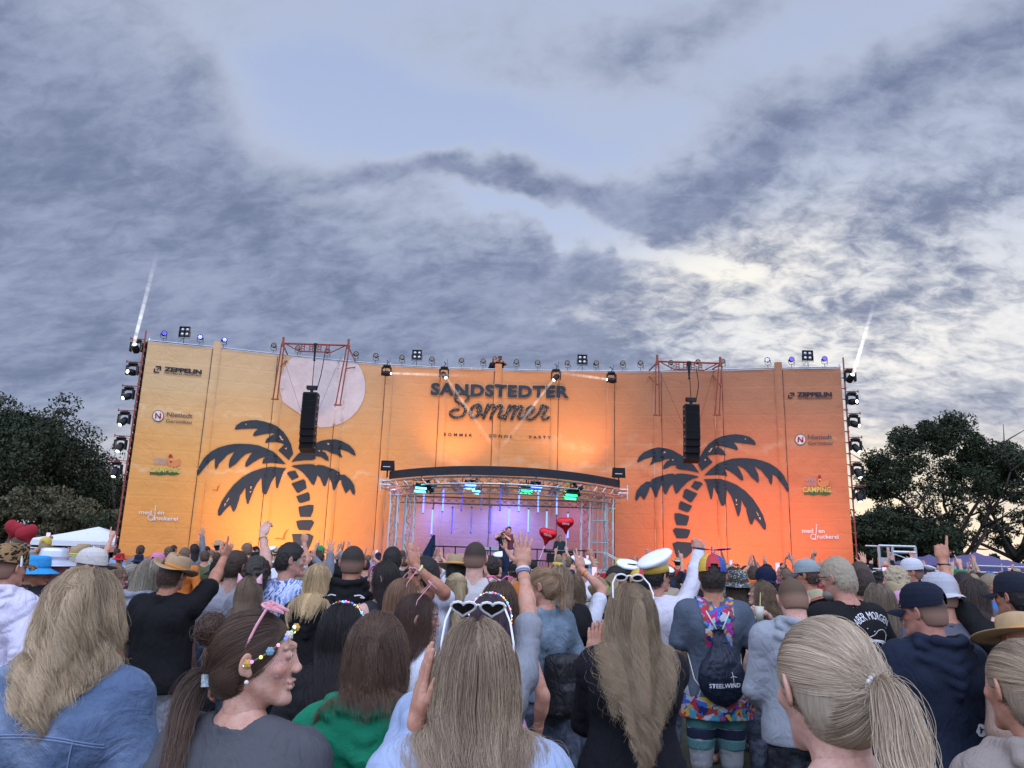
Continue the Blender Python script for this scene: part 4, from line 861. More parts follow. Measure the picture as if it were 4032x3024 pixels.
m_purple = mat('purple_canvas', rough=.7, fn=vary((.075, .062, .16), .2, 1.5, .5, .03))
zz = hz_(970, 566.5, 28); tent((pxx(924, 29.5), 29.5, 0), 2.4, 3, zz, hz_(900, 553, 28), m_purple, 'smaller purple tent roof left of its neighbour on the right side', 'canopy')
tent((pxx(970, 28), 28, 0), 3.6, 3.4, zz, hz_(975, 552, 28), m_purple, 'wide purple tent roof at the right behind the fence', 'canopy')
def fence(xa, xb, Y, zt, lab, n, m_, zb=.05, rail2=None):
    r = thing('fence', lab, 'fence', ((xa+xb)/2, Y, 0)); b = MB(); V = []; N = 60
    for j in range(9):
        for i in range(N+1):
            t = i/N; V.append((xa+(xb-xa)*t, Y+.03*math.sin(t*N*.9)*math.sin(j*.7+t*20), zb+(zt-zb)*j/8-.03*abs(math.sin(t*math.pi*n*2))*(j == 8)))
    b.add(V, [(j*(N+1)+i, j*(N+1)+i+1, (j+1)*(N+1)+i+1, (j+1)*(N+1)+i) for j in range(8) for i in range(N)])
    put(b.build('tarp', m_, smooth=True), r)
    f = MB(); f.cyl((xa, Y-.05, zt+.04), (xb, Y-.05, zt+.04), .025, n=6)
    if rail2: f.cyl((xa, Y-.05, rail2), (xb, Y-.05, rail2), .025, n=6)
    for i in range(n+1): x = xa+(xb-xa)*i/n; f.cyl((x, Y-.05, 0), (x, Y-.05, max(zt, rail2 or 0)+.1), .025, n=6)
    put(f.build('rails', m_steel), r); return r
fence(pxx(-40, 24), pxx(116, 24), 24, hz_(60, 550, 24), 'white tarpaulin fence at the left below the tent', 4, m_white)
fence(pxx(860, 25), pxx(960, 25), 25, hz_(910, 571, 25), 'white tarpaulin fence right of the banner wall', 3, m_white, rail2=None)
fence(pxx(960, 25), pxx(1060, 25), 25, hz_(1000, 574, 25), 'fence with pale rails and dark gap at the right edge', 3, mat('grey_tarp', (.10, .11, .11), .7), rail2=hz_(1000, 566.5, 25))
# grey pipe tower
rt = thing('railing_tower', 'grey pipe railing platform in front of the dark bushes at the right', 'platform', (pxx(892, 27), 27, 0)); b = MB()
xs_ = [pxx(q, 27) for q in (875, 888.5, 898, 911)]; zt = hz_(890, 546, 27); zb = hz_(890, 562, 27)
for i, x in enumerate(xs_): b.cyl((x, 27 if i != 2 else 28, 0), (x, 27 if i != 2 else 28, zt), .05, n=6)
b.cyl((xs_[0], 27, zt), (xs_[3], 27, zt), .045, n=6); b.cyl((xs_[0], 28, zt), (xs_[3], 28, zt), .03, n=6); b.cyl((xs_[1], 27, zb+.35), (xs_[3], 27, zb+.35), .06, n=6); b.cyl((xs_[2], 28, zt-.2), (xs_[3], 27.4, zb+.1), .02, n=4)
b.box(((xs_[0]+xs_[1])/2, 27.2, zb+.0), (xs_[1]-xs_[0]-.1, .1, .3)); b.box(((xs_[1]+xs_[3])/2, 27.5, zb-.2), (xs_[3]-xs_[1], 1, .05)); put(b.build('pipe_frame', m_steel), rt)
# steel barriers stacked on the left tent side
bs = thing('stacked_barriers', 'stack of grey crowd barriers standing before the white tent', 'barriers', (pxx(105, 25.5), 25.5, 0)); b = MB(); x0 = pxx(96, 25.5); z1 = hz_(105, 545, 25.5); z0 = hz_(105, 552, 25.5)
for k in range(14):
    if k in (6, 7, 8): continue
    x = x0+k*.055*1.0; b.box((x, 25.5, (z0+z1)/2), (.03, .5, z1-z0)); 
b.cyl((x0, 25.3, z1-.05), (x0+1.0, 25.3, z1-.05), .02, n=5); b.cyl((x0, 25.3, 0), (x0, 25.3, z1), .02, n=5); b.cyl((x0+.75, 25.3, 0), (x0+.75, 25.3, z1), .02, n=5)
put(b.build('barrier_bars', m_steel), bs)
# parked vehicle roof rail seen at far left and a small round red sign
vb = thing('dark_van', 'dark van roof behind the fence at the far left', 'van', (pxx(30, 31), 31, 0)); b = MB(); zt = hz_(30, 547.5, 31)
b.box((0, 0, zt/2+.1), (4.6, 1.9, zt-.5), None, .93); put_ = b.build('body', mat('dark_car_paint', (.02, .022, .026), .25), vb)
b = MB(); b.box((0, -.94, zt*.72), (3.4, .04, zt*.22)); b.build('window', mat('car_glass', (.01, .012, .015), .08), vb)
for sx in (-1.5, 1.5): b = MB(); b.cyl((sx, -1.0, .33), (sx, 1.0, .33), .33, n=16); b.build('wheel', m_black, vb)
p = at(948.5, 552.5, 26.5); sg = thing('round_sign', 'small round dark red sign above the purple tents', 'sign', (p[0], 26.5, 0)); b = MB(); b.cyl((0, 0, 0), (0, 0, p[2]), .02, n=5); b.build('post', m_steel, sg)
b = MB(); b.cyl((0, -.02, p[2]), (0, -.05, p[2]), .09, n=20); b.build('disc', mat('sign_red', (.16, .02, .035), .5), sg); b = MB(); b.box((0, -.055, p[2]), (.1, .006, .02)); b.build('bar', mat('sign_pale', (.4, .3, .3), .5), sg)
# ================================================================ people: signed distance bodies meshed with OpenVDB
import openvdb as vdb
_nr = np.random.default_rng(77); _lat = _nr.random((32, 32, 32)).astype(np.float32)
def vnoise(P):
    i = np.floor(P).astype(int); f = P-i; f = f*f*(3-2*f); i &= 31; j = (i+1) & 31; r = 0
    for dx in (0, 1):
        wx = f[..., 0] if dx else 1-f[..., 0]; ix = j[..., 0] if dx else i[..., 0]
        for dy in (0, 1):
            wy = f[..., 1] if dy else 1-f[..., 1]; iy = j[..., 1] if dy else i[..., 1]
            for dz in (0, 1):
                wz = f[..., 2] if dz else 1-f[..., 2]; iz = j[..., 2] if dz else i[..., 2]; r = r+_lat[ix, iy, iz]*wx*wy*wz
    return r
def cone(a, b, ra, rb, sq=None, fr=None):
    """round cone; sq = (sx,sy,sz) squash of the space"""
    a = np.array(a, float); b = np.array(b, float); sq_ = np.array(sq if sq else (1, 1, 1), float)
    A, B = a/sq_, b/sq_; ab = B-A; L2 = ab@ab+1e-12; ms = sq_.min()
    def f(P):
        Q = P/sq_; t = np.clip(((Q-A)@ab)/L2, 0, 1); return (np.linalg.norm(Q-A-t[..., None]*ab, axis=-1)-(ra+(rb-ra)*t))*ms
    R = max(ra, rb)*sq_.max(); return f, np.minimum(a, b)-R, np.maximum(a, b)+R
def ell(c, r, R=None):
    c = np.array(c, float); r = np.array(r, float); Rm = np.eye(3) if R is None else np.array(R)
    def f(P):
        Q = (P-c)@Rm; k0 = np.linalg.norm(Q/r, axis=-1); k1 = np.linalg.norm(Q/(r*r), axis=-1)+1e-9; return k0*(k0-1)/k1
    m_ = r.max() if R is not None else r; return f, c-m_, c+m_
def tf(prim, R, t):
    """move a primitive by p -> R p + t"""
    f, lo, hi = prim; R = np.array(R); t = np.array(t, float)
    cs = np.array([[x, y, z] for x in (lo[0], hi[0]) for y in (lo[1], hi[1]) for z in (lo[2], hi[2])])@R.T+t
    return (lambda P: f((P-t)@R)), cs.min(0), cs.max(0)
def mesh_sdf(ops, vox, post=None):
    """ops: list of (kind, prim, k) with kind '+', '-' ; returns verts, quads"""
    pos = [o for o in ops if o[0] == '+']; lo = np.min([o[1][1] for o in pos], 0)-3*vox-.01; hi = np.max([o[1][2] for o in pos], 0)+3*vox+.01
    n = np.ceil((hi-lo)/vox).astype(int)+1; F = np.full(n, .08, np.float32)
    ax = [lo[i]+vox*np.arange(n[i]) for i in range(3)]
    for kind, (f, l, h), k in ops:
        mg = k+.02+2*vox; s = [slice(max(0, int((l[i]-mg-lo[i])/vox)), min(n[i], int((h[i]+mg-lo[i])/vox)+2)) for i in range(3)]
        if any(q.stop <= q.start for q in s): continue
        P = np.stack(np.meshgrid(ax[0][s[0]], ax[1][s[1]], ax[2][s[2]], indexing='ij'), -1); d = f(P); S = F[s[0], s[1], s[2]]
        if kind == '-': d = -d; hh = np.maximum(k-np.abs(S-d), 0)/max(k, 1e-6); F[s[0], s[1], s[2]] = np.maximum(S, d)+hh*hh*k/4
        else: hh = np.maximum(k-np.abs(S-d), 0)/max(k, 1e-6); F[s[0], s[1], s[2]] = np.minimum(S, d)-hh*hh*k/4
    F[0] = F[-1] = .05; F[:, 0] = F[:, -1] = .05; F[:, :, 0] = F[:, :, -1] = .05
    gr = vdb.FloatGrid(); gr.background = .08; gr.copyFromArray(F); p, q = gr.convertToQuads(isovalue=0.0); V = p*vox+lo
    return V, q[:, ::-1].copy()
def vnormals(V, Q):
    N = np.zeros_like(V); fn_ = np.cross(V[Q[:, 2]]-V[Q[:, 0]], V[Q[:, 3]]-V[Q[:, 1]])
    for k in range(4): np.add.at(N, Q[:, k], fn_)
    return N/(np.linalg.norm(N, axis=1)[:, None]+1e-9)
def wrinkle(V, Q, amp, rng, fr=9.0, mask=None, vert=.45):
    N = vnormals(V, Q); o = rng.uniform(0, 30, 3); S = np.array([1, 1, vert])
    w_ = np.stack([vnoise(V*3.1+o+k*7) for k in range(3)], 1)-.5
    a = 1-np.abs(2*vnoise(V*fr*S+w_*2.2+o)-1); b = 1-np.abs(2*vnoise((V*fr*1.9*np.array([1, 1, 1.3]))+w_*3+o+9)-1)
    d = (a**2*.8+b**2*.4-.45)*amp
    if mask is not None: d = d*mask(V)
    return V+N*d[:, None]
# ---- head, in head space: centre between the ears, facing +Y, top z=.115, chin z=-.117
def head_ops(fem=False, face=True, mouth=0., neckr=.055, stub=True, jaw=1.0):
    o = []; A = lambda p, k=.02: o.append(('+', p, k)); S = lambda p, k=.008: o.append(('-', p, k))
    A(ell((0, -.012, .022), (.077, .096, .094))); A(ell((0, .028, -.012), (.061, .066, .082)), .02)
    A(ell((0, .030, -.072), (.043*jaw, .047, .038)), .022); A(ell((0, .076, -.100), (.020*jaw, .016, .016)), .025)
    for s in (-1, 1): A(cone((s*.050*jaw, .002, -.050), (s*.020, .062, -.098), .012, .011), .022); A(ell((s*.040, .062, -.022), (.019, .016, .015)), .014)
    if face:
        A(cone((0, .090, .016), (0, .103, -.022), .0075, .0090), .012); A(ell((0, .105, -.025), (.0115, .010, .0095)), .008)
        for s in (-1, 1): A(ell((s*.011, .101, -.029), (.0075, .009, .0075)), .006); A(cone((s*.012, .091, .031), (s*.045, .080, .032), .008, .006), .012)
        for s in (-1, 1): S(ell((s*.031, .100, .012), (.017, .014, .011)), .010)
        for s in (-1, 1): A(ell((s*.031, .082, .012), (.0135, .0125, .0125)), .003)
        A(cone((-.018, .089, -.056), (.018, .089, -.056), .0055, .0055), .006); A(ell((0, .095, -.055), (.011, .007, .0055)), .006)
        A(cone((-.014, .089, -.066-mouth*.012), (.014, .089, -.066-mouth*.012), .0068, .0068), .006)
        if mouth: S(ell((0, .098, -.061-mouth*.006), (.014, .022, .004+.008*mouth)), .003)
        else: S(cone((-.02, .097, -.0605), (.02, .097, -.0605), .0022, .0022), .003)
    for s in (-1, 1):
        R = rotm(0, s*.14, s*.55)@rotm(-.15)
        A(ell((s*.086, -.010, .0), (.0065, .017, .029), R), .007); A(ell((s*.080, -.003, -.022), (.005, .009, .011), R), .006)
        S(ell((s*.092, -.003, .004), (.006, .009, .016), R), .003)
    if stub: A(cone((0, -.018, -.04), (0, -.030, -.20), neckr, neckr*1.04), .03)
    return o
def hand_ops(pose='open', side=1, R=None, t=(0, 0, 0), sc=1.0):
    """fingers run along +Z, palm faces +Y, thumb on side*+X; wrist at the origin"""
    P = []; A = lambda *a: P.append(('+', a[0], a[1]))
    A(cone((0, 0, -.01), (0, 0, .03), .024, .028, (1, .72, 1)), .015)
    A(ell((side*-.004, 0, .052), (.041, .016, .046)), .015); A(cone((-side*.028, 0, .03), (-side*.030, 0, .08), .013, .012), .01); A(cone((side*.026, 0, .04), (side*.027, 0, .082), .014, .012), .01)
    curl = {'open': (6, 6, 8, 10), 'relax': (28, 32, 36, 40), 'fist': (92, 92, 92, 92), 'point': (4, 92, 95, 95), 'flat': (2, 2, 2, 3), 'two': (5, 8, 92, 92), 'grip': (62, 64, 66, 68), 'horn': (5, 92, 92, 8)}[pose]
    spread = {'open': 11, 'flat': 3}.get(pose, 4)
    for i, (bx, bz, L) in enumerate(((.027, .088, .076), (.009, .093, .085), (-.010, .090, .079), (-.028, .082, .062))):
        p = np.array([side*bx, 0, bz]); sp = math.radians((1.5-i)*spread)*side; a = 0; c = math.radians(curl[i])
        for j, (fr_, r0, r1) in enumerate(((.46, .0098, .0088), (.30, .0088, .0080), (.24, .0080, .0068))):
            a += c*(.75, 1.0, .8)[j] if pose in ('fist', 'point', 'two', 'horn', 'grip') and c > .3 else c
            d = np.array([math.sin(sp)*math.cos(a), math.sin(a), math.cos(a)*math.cos(sp)]); q = p+d*L*fr_; A(cone(p, q, r0, r1), .004); p = q
    th = {'open': (35, 10), 'flat': (20, 5), 'relax': (22, 30), 'fist': (-5, 62), 'point': (0, 60), 'two': (-5, 62), 'grip': (5, 55), 'horn': (-5, 60)}[pose]
    p = np.array([side*.022, .006, .022]); a, c = math.radians(th[0]), math.radians(th[1])
    d = np.array([side*math.sin(a+.35), math.sin(c)*.9, math.cos(a+.35)]); d /= np.linalg.norm(d); q = p+d*.042; A(cone(p, q, .014, .0115), .01)
    d2 = np.array([side*math.sin(a+.05), math.sin(c*1.2), math.cos(a+.05)]); 
    if pose in ('fist', 'point', 'two', 'horn', 'grip'): d2 = np.array([-side*.75, .35, .55])
    d2 /= np.linalg.norm(d2); A(cone(q, q+d2*.030, .0112, .0098), .005); A(cone(q+d2*.030, q+d2*.052, .0098, .0080), .004)
    if R is not None or sc != 1: P = [('+', tf((lambda Q, f=f: f(Q/sc)*sc, l*sc, h*sc), np.eye(3) if R is None else R, t), k*sc) for _, (f, l, h), k in P]
    return P
def aim_R(d, palm):
    """rotation taking +Z to d and +Y as near as possible to palm"""
    z = np.array(d, float); z /= np.linalg.norm(z); y = np.array(palm, float); y -= z*(y@z); y /= np.linalg.norm(y)+1e-9; return np.stack([np.cross(y, z), y, z], 1)
def arm_ik(S, Wt, L1, L2, pole):
    S = np.array(S, float); Wt = np.array(Wt, float); v = Wt-S; D = np.linalg.norm(v)
    if D > (L1+L2)*.995: Wt = S+v/D*(L1+L2)*.995; v = Wt-S; D = np.linalg.norm(v)
    u = v/D; a = (L1*L1-L2*L2+D*D)/(2*D); h = math.sqrt(max(L1*L1-a*a, 1e-6)); p = np.array(pole, float); p -= u*(p@u); p /= np.linalg.norm(p)+1e-9
    return S+u*a+p*h, Wt
ARMS = {   # wrist target relative to the shoulder for side=+1 (x mirrored for the left), elbow pole, hand, hand dir, palm dir
 'down': ((.08, .04, -.50), (.5, -.6, 0), 'relax', (0, .1, -1), (-1, 0, 0)),
 'front': ((-.07, .20, -.42), (.75, -.6, -.3), 'relax', (-.4, .8, .1), (-.5, 0, 1)),
 'up': ((.04, .14, .52), (.7, -.4, 0), 'open', (0, .05, 1), (0, 1, 0)),
 'upbent': ((.10, .18, .40), (.8, .1, -.2), 'point', (-.1, .25, 1), (-.3, 1, 0)),
 'point': ((.12, .22, .46), (.8, .1, -.2), 'point', (-.1, .2, 1), (-.3, 1, 0)),
 'fist': ((.08, .18, .45), (.8, .1, -.2), 'fist', (0, .1, 1), (-.2, 1, 0)),
 'phone': ((-.06, .30, .26), (.7, -.1, -.6), 'grip', (-.2, .1, 1), (-.7, .1, 0)),
 'clap': ((-.08, .26, .06), (.7, -.1, -.7), 'flat', (-.1, .25, 1), (-1, .1, 0)),
 'clapup': ((-.10, .22, .36), (.8, .1, -.4), 'flat', (-.2, .15, 1), (-1, .1, 0)),
 'mouth': ((-.12, .22, .10), (.7, -.1, -.7), 'grip', (-.5, -.1, .8), (-.6, -.5, 0)),
}
class Fig:
    """one figure: all measurements for a 1.75 m body, scaled at the end"""
    def __init__(s, fem=False, bulk=1.0, armL='down', armR='down', head=(0, 0, 0), lean=0., seed=0, armw=1.0):
        s.fem, s.b = fem, bulk; s.rng = np.random.default_rng(seed); s.sw = (.158 if fem else .182)*(1+(bulk-1)*.45); s.head = head; s.lean = lean; s.aw = armw
        s.arms = {}
        for nm, sd in (('L', -1), ('R', 1)):
            q = {'L': armL, 'R': armR}[nm]; q = ARMS[q] if isinstance(q, str) else q
            S = np.array([sd*s.sw, -.005, 1.405]); m = np.array([sd, 1, 1])
            E, Wt = arm_ik(S, S+np.array(q[0])*m, .285, .255, np.array(q[1])*m); s.arms[nm] = (sd, S, E, Wt, q[2], np.array(q[3])*m, np.array(q[4])*m)
        hy, hp, hr = [math.radians(v) for v in head]
        s.HR = rotm(0, 0, hy)@rotm(hp, 0, 0)@rotm(0, hr, 0); s.HC = np.array([0, -.018, 1.47])+s.HR@np.array([0, .030, .165])
    def torso(s, e=0., hem=None, top=1.46, flare=0.):
        b = s.b; k = .05; o = []; A = lambda p, k_=k: o.append(('+', p, k_)); f = s.fem
        hw = .172 if f else .160; ww = .130 if f else .145; cw = .150 if f else .168
        A(ell((0, -.005, .93), ((hw*b+e), (.112*b+e), .13+e))); 
        for q in (-1, 1): A(ell((q*.07*b, -.055*b, .90), (.085*b+e, .07*b+e, .09+e)), .04)
        A(ell((0, .012, 1.09), (ww*b+e, .100*b+e, .17+e)), .07); A(ell((0, .0, 1.28), (cw*b+e, .112*b+e, .17+e)), .06)
        A(cone((-s.sw+.045, -.01, 1.405), (s.sw-.045, -.01, 1.405), .052+e, .052+e), .05)
        for q in (-1, 1): A(cone((q*.03, -.03, 1.475), (q*(s.sw-.05), -.015, 1.425), .034+e*.6, .040+e), .05); A(ell((q*.075*b, -.065*b, 1.33), (.075*b+e, .05+e, .10)), .05)
        if f:
            for q in (-1, 1): A(ell((q*.07, .095*b, 1.27), (.06+e, .05+e, .06+e)), .03)
        return o
    def legs(s, e=0., z0=.09, feet=True):
        o = []; A = lambda p, k_=.04: o.append(('+', p, k_)); b = s.b
        for q in (-1, 1):
            A(cone((q*.085*b, -.005, .88), (q*.10, .01, .49), .085*b+e, .056+e)); K = np.array([q*.10, .01, .49]); An = np.array([q*.11, -.02, .08])
            if z0 < .45:
                t = (.49-z0)/.41; A(cone(K, K+(An-K)*min(t, 1), .054+e, (.054+(.036-.054)*t)+e)); 
                if z0 < .25: A(cone((q*.105, -.035, .38), (q*.108, -.03, .25), .035+e*.7, .028+e*.7), .03)
            if feet: A(cone((q*.11, -.05, .04), (q*.125, .11, .03), .036, .032, (1, 1, 1)), .02)
        return o
    def armprims(s, nm, e=0., frac=2.0, es=1.0, wr=True):
        """frac 0..1 along the upper arm, 1..2 along the forearm"""
        sd, S, E, Wt, *_ = s.arms[nm]; o = []; A = lambda p, k_=.03: o.append(('+', p, k_)); aw = s.aw*(1 if s.fem else 1.1)
        A(ell(S+np.array([-sd*.01, 0, 0]), (.050*aw+e, .050*aw+e, .052*aw+e)), .045)
        u = min(frac, 1.0); A(cone(S, S+(E-S)*u, .047*aw+e, (.047+(.038-.047)*u)*aw+e*es), .035)
        if frac > 1:
            v = frac-1; A(cone(E, E+(Wt-E)*v, .038*aw+e*es, (.038+(.026-.038)*v)*aw+e*es), .02)
            if v > .3 : M_ = E+(Wt-E)*.28; A(ell(M_, (.038*aw+e*es, .038*aw+e*es, .06), aim_R(Wt-E, (0, 1, .1))), .03)
        return o
    def body(s, mat_, legs=True, vox=.012, headvox=.006, handvox=.005, face=True, mouth=0., visarms=None, jaw=1.0, name='person', handscale=1.0):
        Vs, Qs, n = [], [], 0
        def addm(V, Q):
            nonlocal n; Vs.append(V); Qs.append(Q+n); n += len(V)
        ops = s.torso()+[('+', cone((0, -.018, 1.44), (0, -.018, 1.50), .056, .052), .04)]
        for nm in 'LR': ops += s.armprims(nm)
        if legs: ops += s.legs()
        addm(*mesh_sdf(ops, vox))
        nr = .050 if s.fem else .060
        ho = head_ops(s.fem, face, mouth, nr, stub=False, jaw=jaw); ho = [(k, tf(p, s.HR, s.HC), kk) for k, p, kk in ho]
        a = s.HC+s.HR@np.array([0, -.022, -.03]); ho.append(('+', cone(a, (0, -.026, 1.42), nr, nr*1.08), .03))
        addm(*mesh_sdf(ho, headvox))
        for nm in 'LR':
            sd, S, E, Wt, pose, hd, pd = s.arms[nm]; R = aim_R(hd, pd)
            side = -sd
            addm(*mesh_sdf([('+', cone(Wt+(E-Wt)*.25, Wt, .031*s.aw, .025*s.aw, None), .01)]+hand_ops(pose, side, R, Wt, handscale), handvox))
        V = np.vstack(Vs); Q = np.vstack(Qs); me = npmesh(name, V, Q, mat_)
        # lips and brows as tint
        L = (V-s.HC)@s.HR; lip = np.exp(-((L[:, 0]/.017)**2+((L[:, 2]+.060)/.008)**2)*1.0)*(L[:, 1] > .085); br = np.exp(-(((np.abs(L[:, 0])-.030)/.014)**2+((L[:, 2]-.036+np.abs(np.abs(L[:, 0])-.03)*.15)/.0035)**2))*(L[:, 1] > .06)
        ck = np.exp(-(((np.abs(L[:, 0])-.045)/.02)**2+((L[:, 2]+.025)/.02)**2))*(L[:, 1] > .04)
        at_ = me.attributes.new('tint', 'FLOAT_VECTOR', 'POINT'); at_.data.foreach_set('vector', np.stack([lip, br, ck], 1).astype(np.float32).ravel())
        return me
    def eyes(s, mats):
        mb = MB()
        for q in (-1, 1):
            c = s.HC+s.HR@np.array([q*.031, .0865, .0115]); mb.mat(0).ball(c, .0095, 10); f_ = s.HR@np.array([0, 1, 0]); mb.mat(1).ball(c+f_*.0052, .0052, 8)
        return mb
# ---- clothing shells around a figure
def shirt_ops(F, e=.016, sleeve=.62, hem=.86, es=1.3, neck=.070, loose=0., armhem=True, low=0.):
    o = F.torso(e, top=1.46)
    if hem < .80: o.append(('+', cone((0, 0, 1.0), (0, 0, hem), .15*F.b+e, .17*F.b+e+loose, (1.15, .8, 1)), .06))
    elif loose: o.append(('+', cone((0, 0, 1.15), (0, 0, hem+.02), .12*F.b+e, .125*F.b+e+loose, (1.25, .85, 1)), .06))
    if sleeve > 0:
        for nm in 'LR': o += F.armprims(nm, e, sleeve, es)
    else:
        for sd in (-1, 1): o.append(('-', ell((sd*(F.sw+.03), 0, 1.40), (.05, .11, .075)), .02))
    o.append(('-', cone((0, -.02, 1.50), (0, .0, 1.66), neck, neck+.05, None), .012))
    o.append(('-', ell((0, .02, 1.50-low), (neck*.9, .07, .04)), .012))
    o.append(('-', ((lambda P: P[..., 2]-hem), np.array([-9, -9, -9.]), np.array([9, 9, hem])), .006))
    return o
def hood_ops(F, up=0., size=1.0):
    o = []; A = lambda p, k=.02: o.append(('+', p, k)); z = 1.475
    ring = [(.0, .095, z-.045), (.07, .075, z-.01), (.108, .01, z+.020), (.112, -.07, z+.040), (.07, -.135, z+.040), (0, -.158, z+.030), (-.07, -.135, z+.040), (-.112, -.07, z+.040), (-.108, .01, z+.020), (-.07, .075, z-.01), (.0, .095, z-.045)]
    for a, b in zip(ring[:-1], ring[1:]): A(cone(a, b, .027, .027), .012)
    for (w_, zz, y, r) in ((.13, z-.030, -.150, .026), (.145, z-.085, -.165, .028), (.12, z-.140, -.160, .028), (.07, z-.185, -.150, .026)):
        A(cone((-w_, y+.055, zz+.045), (0, y-.015, zz-.015), r*.9, r), .016); A(cone((w_, y+.055, zz+.045), (0, y-.015, zz-.015), r*.9, r), .016)
    A(ell((0, -.125, z-.07), (.12, .05, .10)), .02)
    o.append(('-', ell((0, -.07, z+.065), (.078, .075, .055)), .015))
    return o
def pants_ops(F, e=.014, z0=.10, top=.98):
    o = F.legs(e, z0, False); hw = .172 if F.fem else .160
    o.append(('+', ell((0, -.005, .92), (hw*F.b+e, .112*F.b+e, .12)), .04))
    for q in (-1, 1): o.append(('+', ell((q*.07*F.b, -.055*F.b, .90), (.085*F.b+e, .07*F.b+e, .09+e)), .04))
    o.append(('-', ((lambda P: z0-P[..., 2]), np.array([-9, -9, -9.]), np.array([9, 9, z0+1.0])), .004)) if False else None
    o.append(('-', ((lambda P: P[..., 2]-z0), np.array([-9, -9, -9.]), np.array([9, 9, z0])), .006))
    return o
# ---- materials for skin, hair and cloth (all take the colour of the object that wears them)
def objcol(g): return g.n('ShaderNodeObjectInfo').outputs['Color']
def skinfn(g, b):
    c = objcol(g); a = g.n('ShaderNodeAttribute', attribute_name='tint'); x, y, z = g.sep(a.outputs['Vector'])[:3]; oc = ocoord(g)
    c = g.mix(g.rng(g.noise(oc, 22, 6, .7), .35, .7), c, g.v('MULTIPLY', c, (.82, .66, .60))); c = g.mix(g.m('MULTIPLY', g.rng(g.noise(oc, 130, 3, .6), .58, .7), .35), c, g.v('MULTIPLY', c, (.6, .42, .35))); c = g.mix(g.m('MULTIPLY', x, .75), c, (.34, .09, .08)); c = g.mix(g.m('MULTIPLY', z, .28), c, (.62, .20, .15)); c = g.mix(g.m('MULTIPLY', y, .75), c, (.05, .03, .02))
    g.set(b.inputs['Base Color'], c); b.inputs['Subsurface Weight'].default_value = .0; b.inputs['Roughness'].default_value = .5; bump(g, b, g.m('ADD', g.noise(oc, 220, 3), g.m('MULTIPLY', g.noise(oc, 40, 3), 1.2)), .35, .003)
m_skin = mat('skin', spec=.3, fn=skinfn)
def clothfn(sc_=240, st=.25, mott=.12, big=6):
    def f(g, b):
        c = objcol(g); oc = ocoord(g); n = g.noise(oc, big, 5, .65); n2 = g.noise(oc, sc_, 2); fo = g.m('ABSOLUTE', g.m('SUBTRACT', g.noise(g.v('MULTIPLY', oc, (1, 1, .5)), 9, 4, .55, 1.2), .5))
        c = g.mix(n, g.v('SCALE', c, sc=1-mott), g.v('SCALE', c, sc=1+mott)); c = g.mix(g.m('MULTIPLY', n2, .30), c, g.v('SCALE', c, sc=.6))
        g.set(b.inputs['Base Color'], c)
        h = g.m('ADD', g.m('MULTIPLY', n2, .08), g.m('ADD', g.m('MULTIPLY', fo, -2.2), g.m('MULTIPLY', g.noise(g.v('MULTIPLY', oc, (1, 1, .55)), 22, 5, .6, .8), .6))); bump(g, b, h, min(1, st*2.6), .014)
    return f
m_cloth = mat('cotton_cloth', rough=.85, spec=.2, fn=clothfn()); m_nylon = mat('nylon_cloth', rough=.5, spec=.4, fn=clothfn(90, .5, .05, 3))
def denimfn(g, b):
    c = objcol(g); oc = ocoord(g); n = g.noise(oc, 5, 5, .65); n2 = g.noise(g.v('MULTIPLY', oc, (3, 3, 1)), 130, 3, .7)
    c = g.mix(g.rng(n, .4, .75), c, g.mix(.4, c, (.42, .50, .62))); c = g.mix(g.m('MULTIPLY', n2, .55), c, g.v('SCALE', c, sc=.55)); g.set(b.inputs['Base Color'], c)
    fo = g.m('ABSOLUTE', g.m('SUBTRACT', g.noise(oc, 8, 4, .55, 1.2), .5)); bump(g, b, g.m('ADD', g.m('MULTIPLY', n2, .12), g.m('ADD', g.m('MULTIPLY', fo, -2.2), g.noise(oc, 16, 5, .6, .7))), .7, .013)
m_denim = mat('denim_cloth', rough=.85, spec=.2, fn=denimfn)
def hawfn(g, b):
    oc = ocoord(g); v = g.n('ShaderNodeTexVoronoi', feature='F1'); g.set(v.inputs['Vector'], g.v('ADD', oc, g.v('SCALE', g.noise(oc, 9, 3, col=True), sc=.18))); v.inputs['Scale'].default_value = 17
    w_ = g.n('ShaderNodeTexWave'); g.set(w_.inputs[0], oc); w_.inputs['Scale'].default_value = 7; w_.inputs['Distortion'].default_value = 22; w_.inputs['Detail'].default_value = 3
    c = g.ramp(v.outputs['Distance'], [(0, (.55, .6, .75)), (.25, (.12, .25, .6)), (.45, (.03, .07, .2)), (.7, (.35, .45, .75))]); c = g.mix(g.m('GREATER_THAN', w_.outputs['Fac'], .62), c, (.55, .58, .75)); g.set(b.inputs['Base Color'], c); bump(g, b, g.noise(oc, 11, 5), .4, .01)
m_haw = mat('hawaiian_print_cloth', rough=.8, spec=.2, fn=hawfn)
def multifn(cols, sc_=11, base=None, thr=0.):
    def f(g, b):
        oc = ocoord(g); v = g.n('ShaderNodeTexVoronoi', feature='F1'); g.set(v.inputs['Vector'], g.v('ADD', oc, g.v('SCALE', g.noise(oc, 7, 4, col=True), sc=.2))); v.inputs['Scale'].default_value = sc_
        x = g.sep(v.outputs['Color'])[0]; n = len(cols); c = g.ramp(x, [(i/n, q) for i, q in enumerate(cols)], 'CONSTANT')
        if base is not None: c = g.mix(g.m('GREATER_THAN', v.outputs['Distance'], thr), c, base)
        g.set(b.inputs['Base Color'], c); bump(g, b, g.noise(oc, 12, 5), .4, .01)
    return f
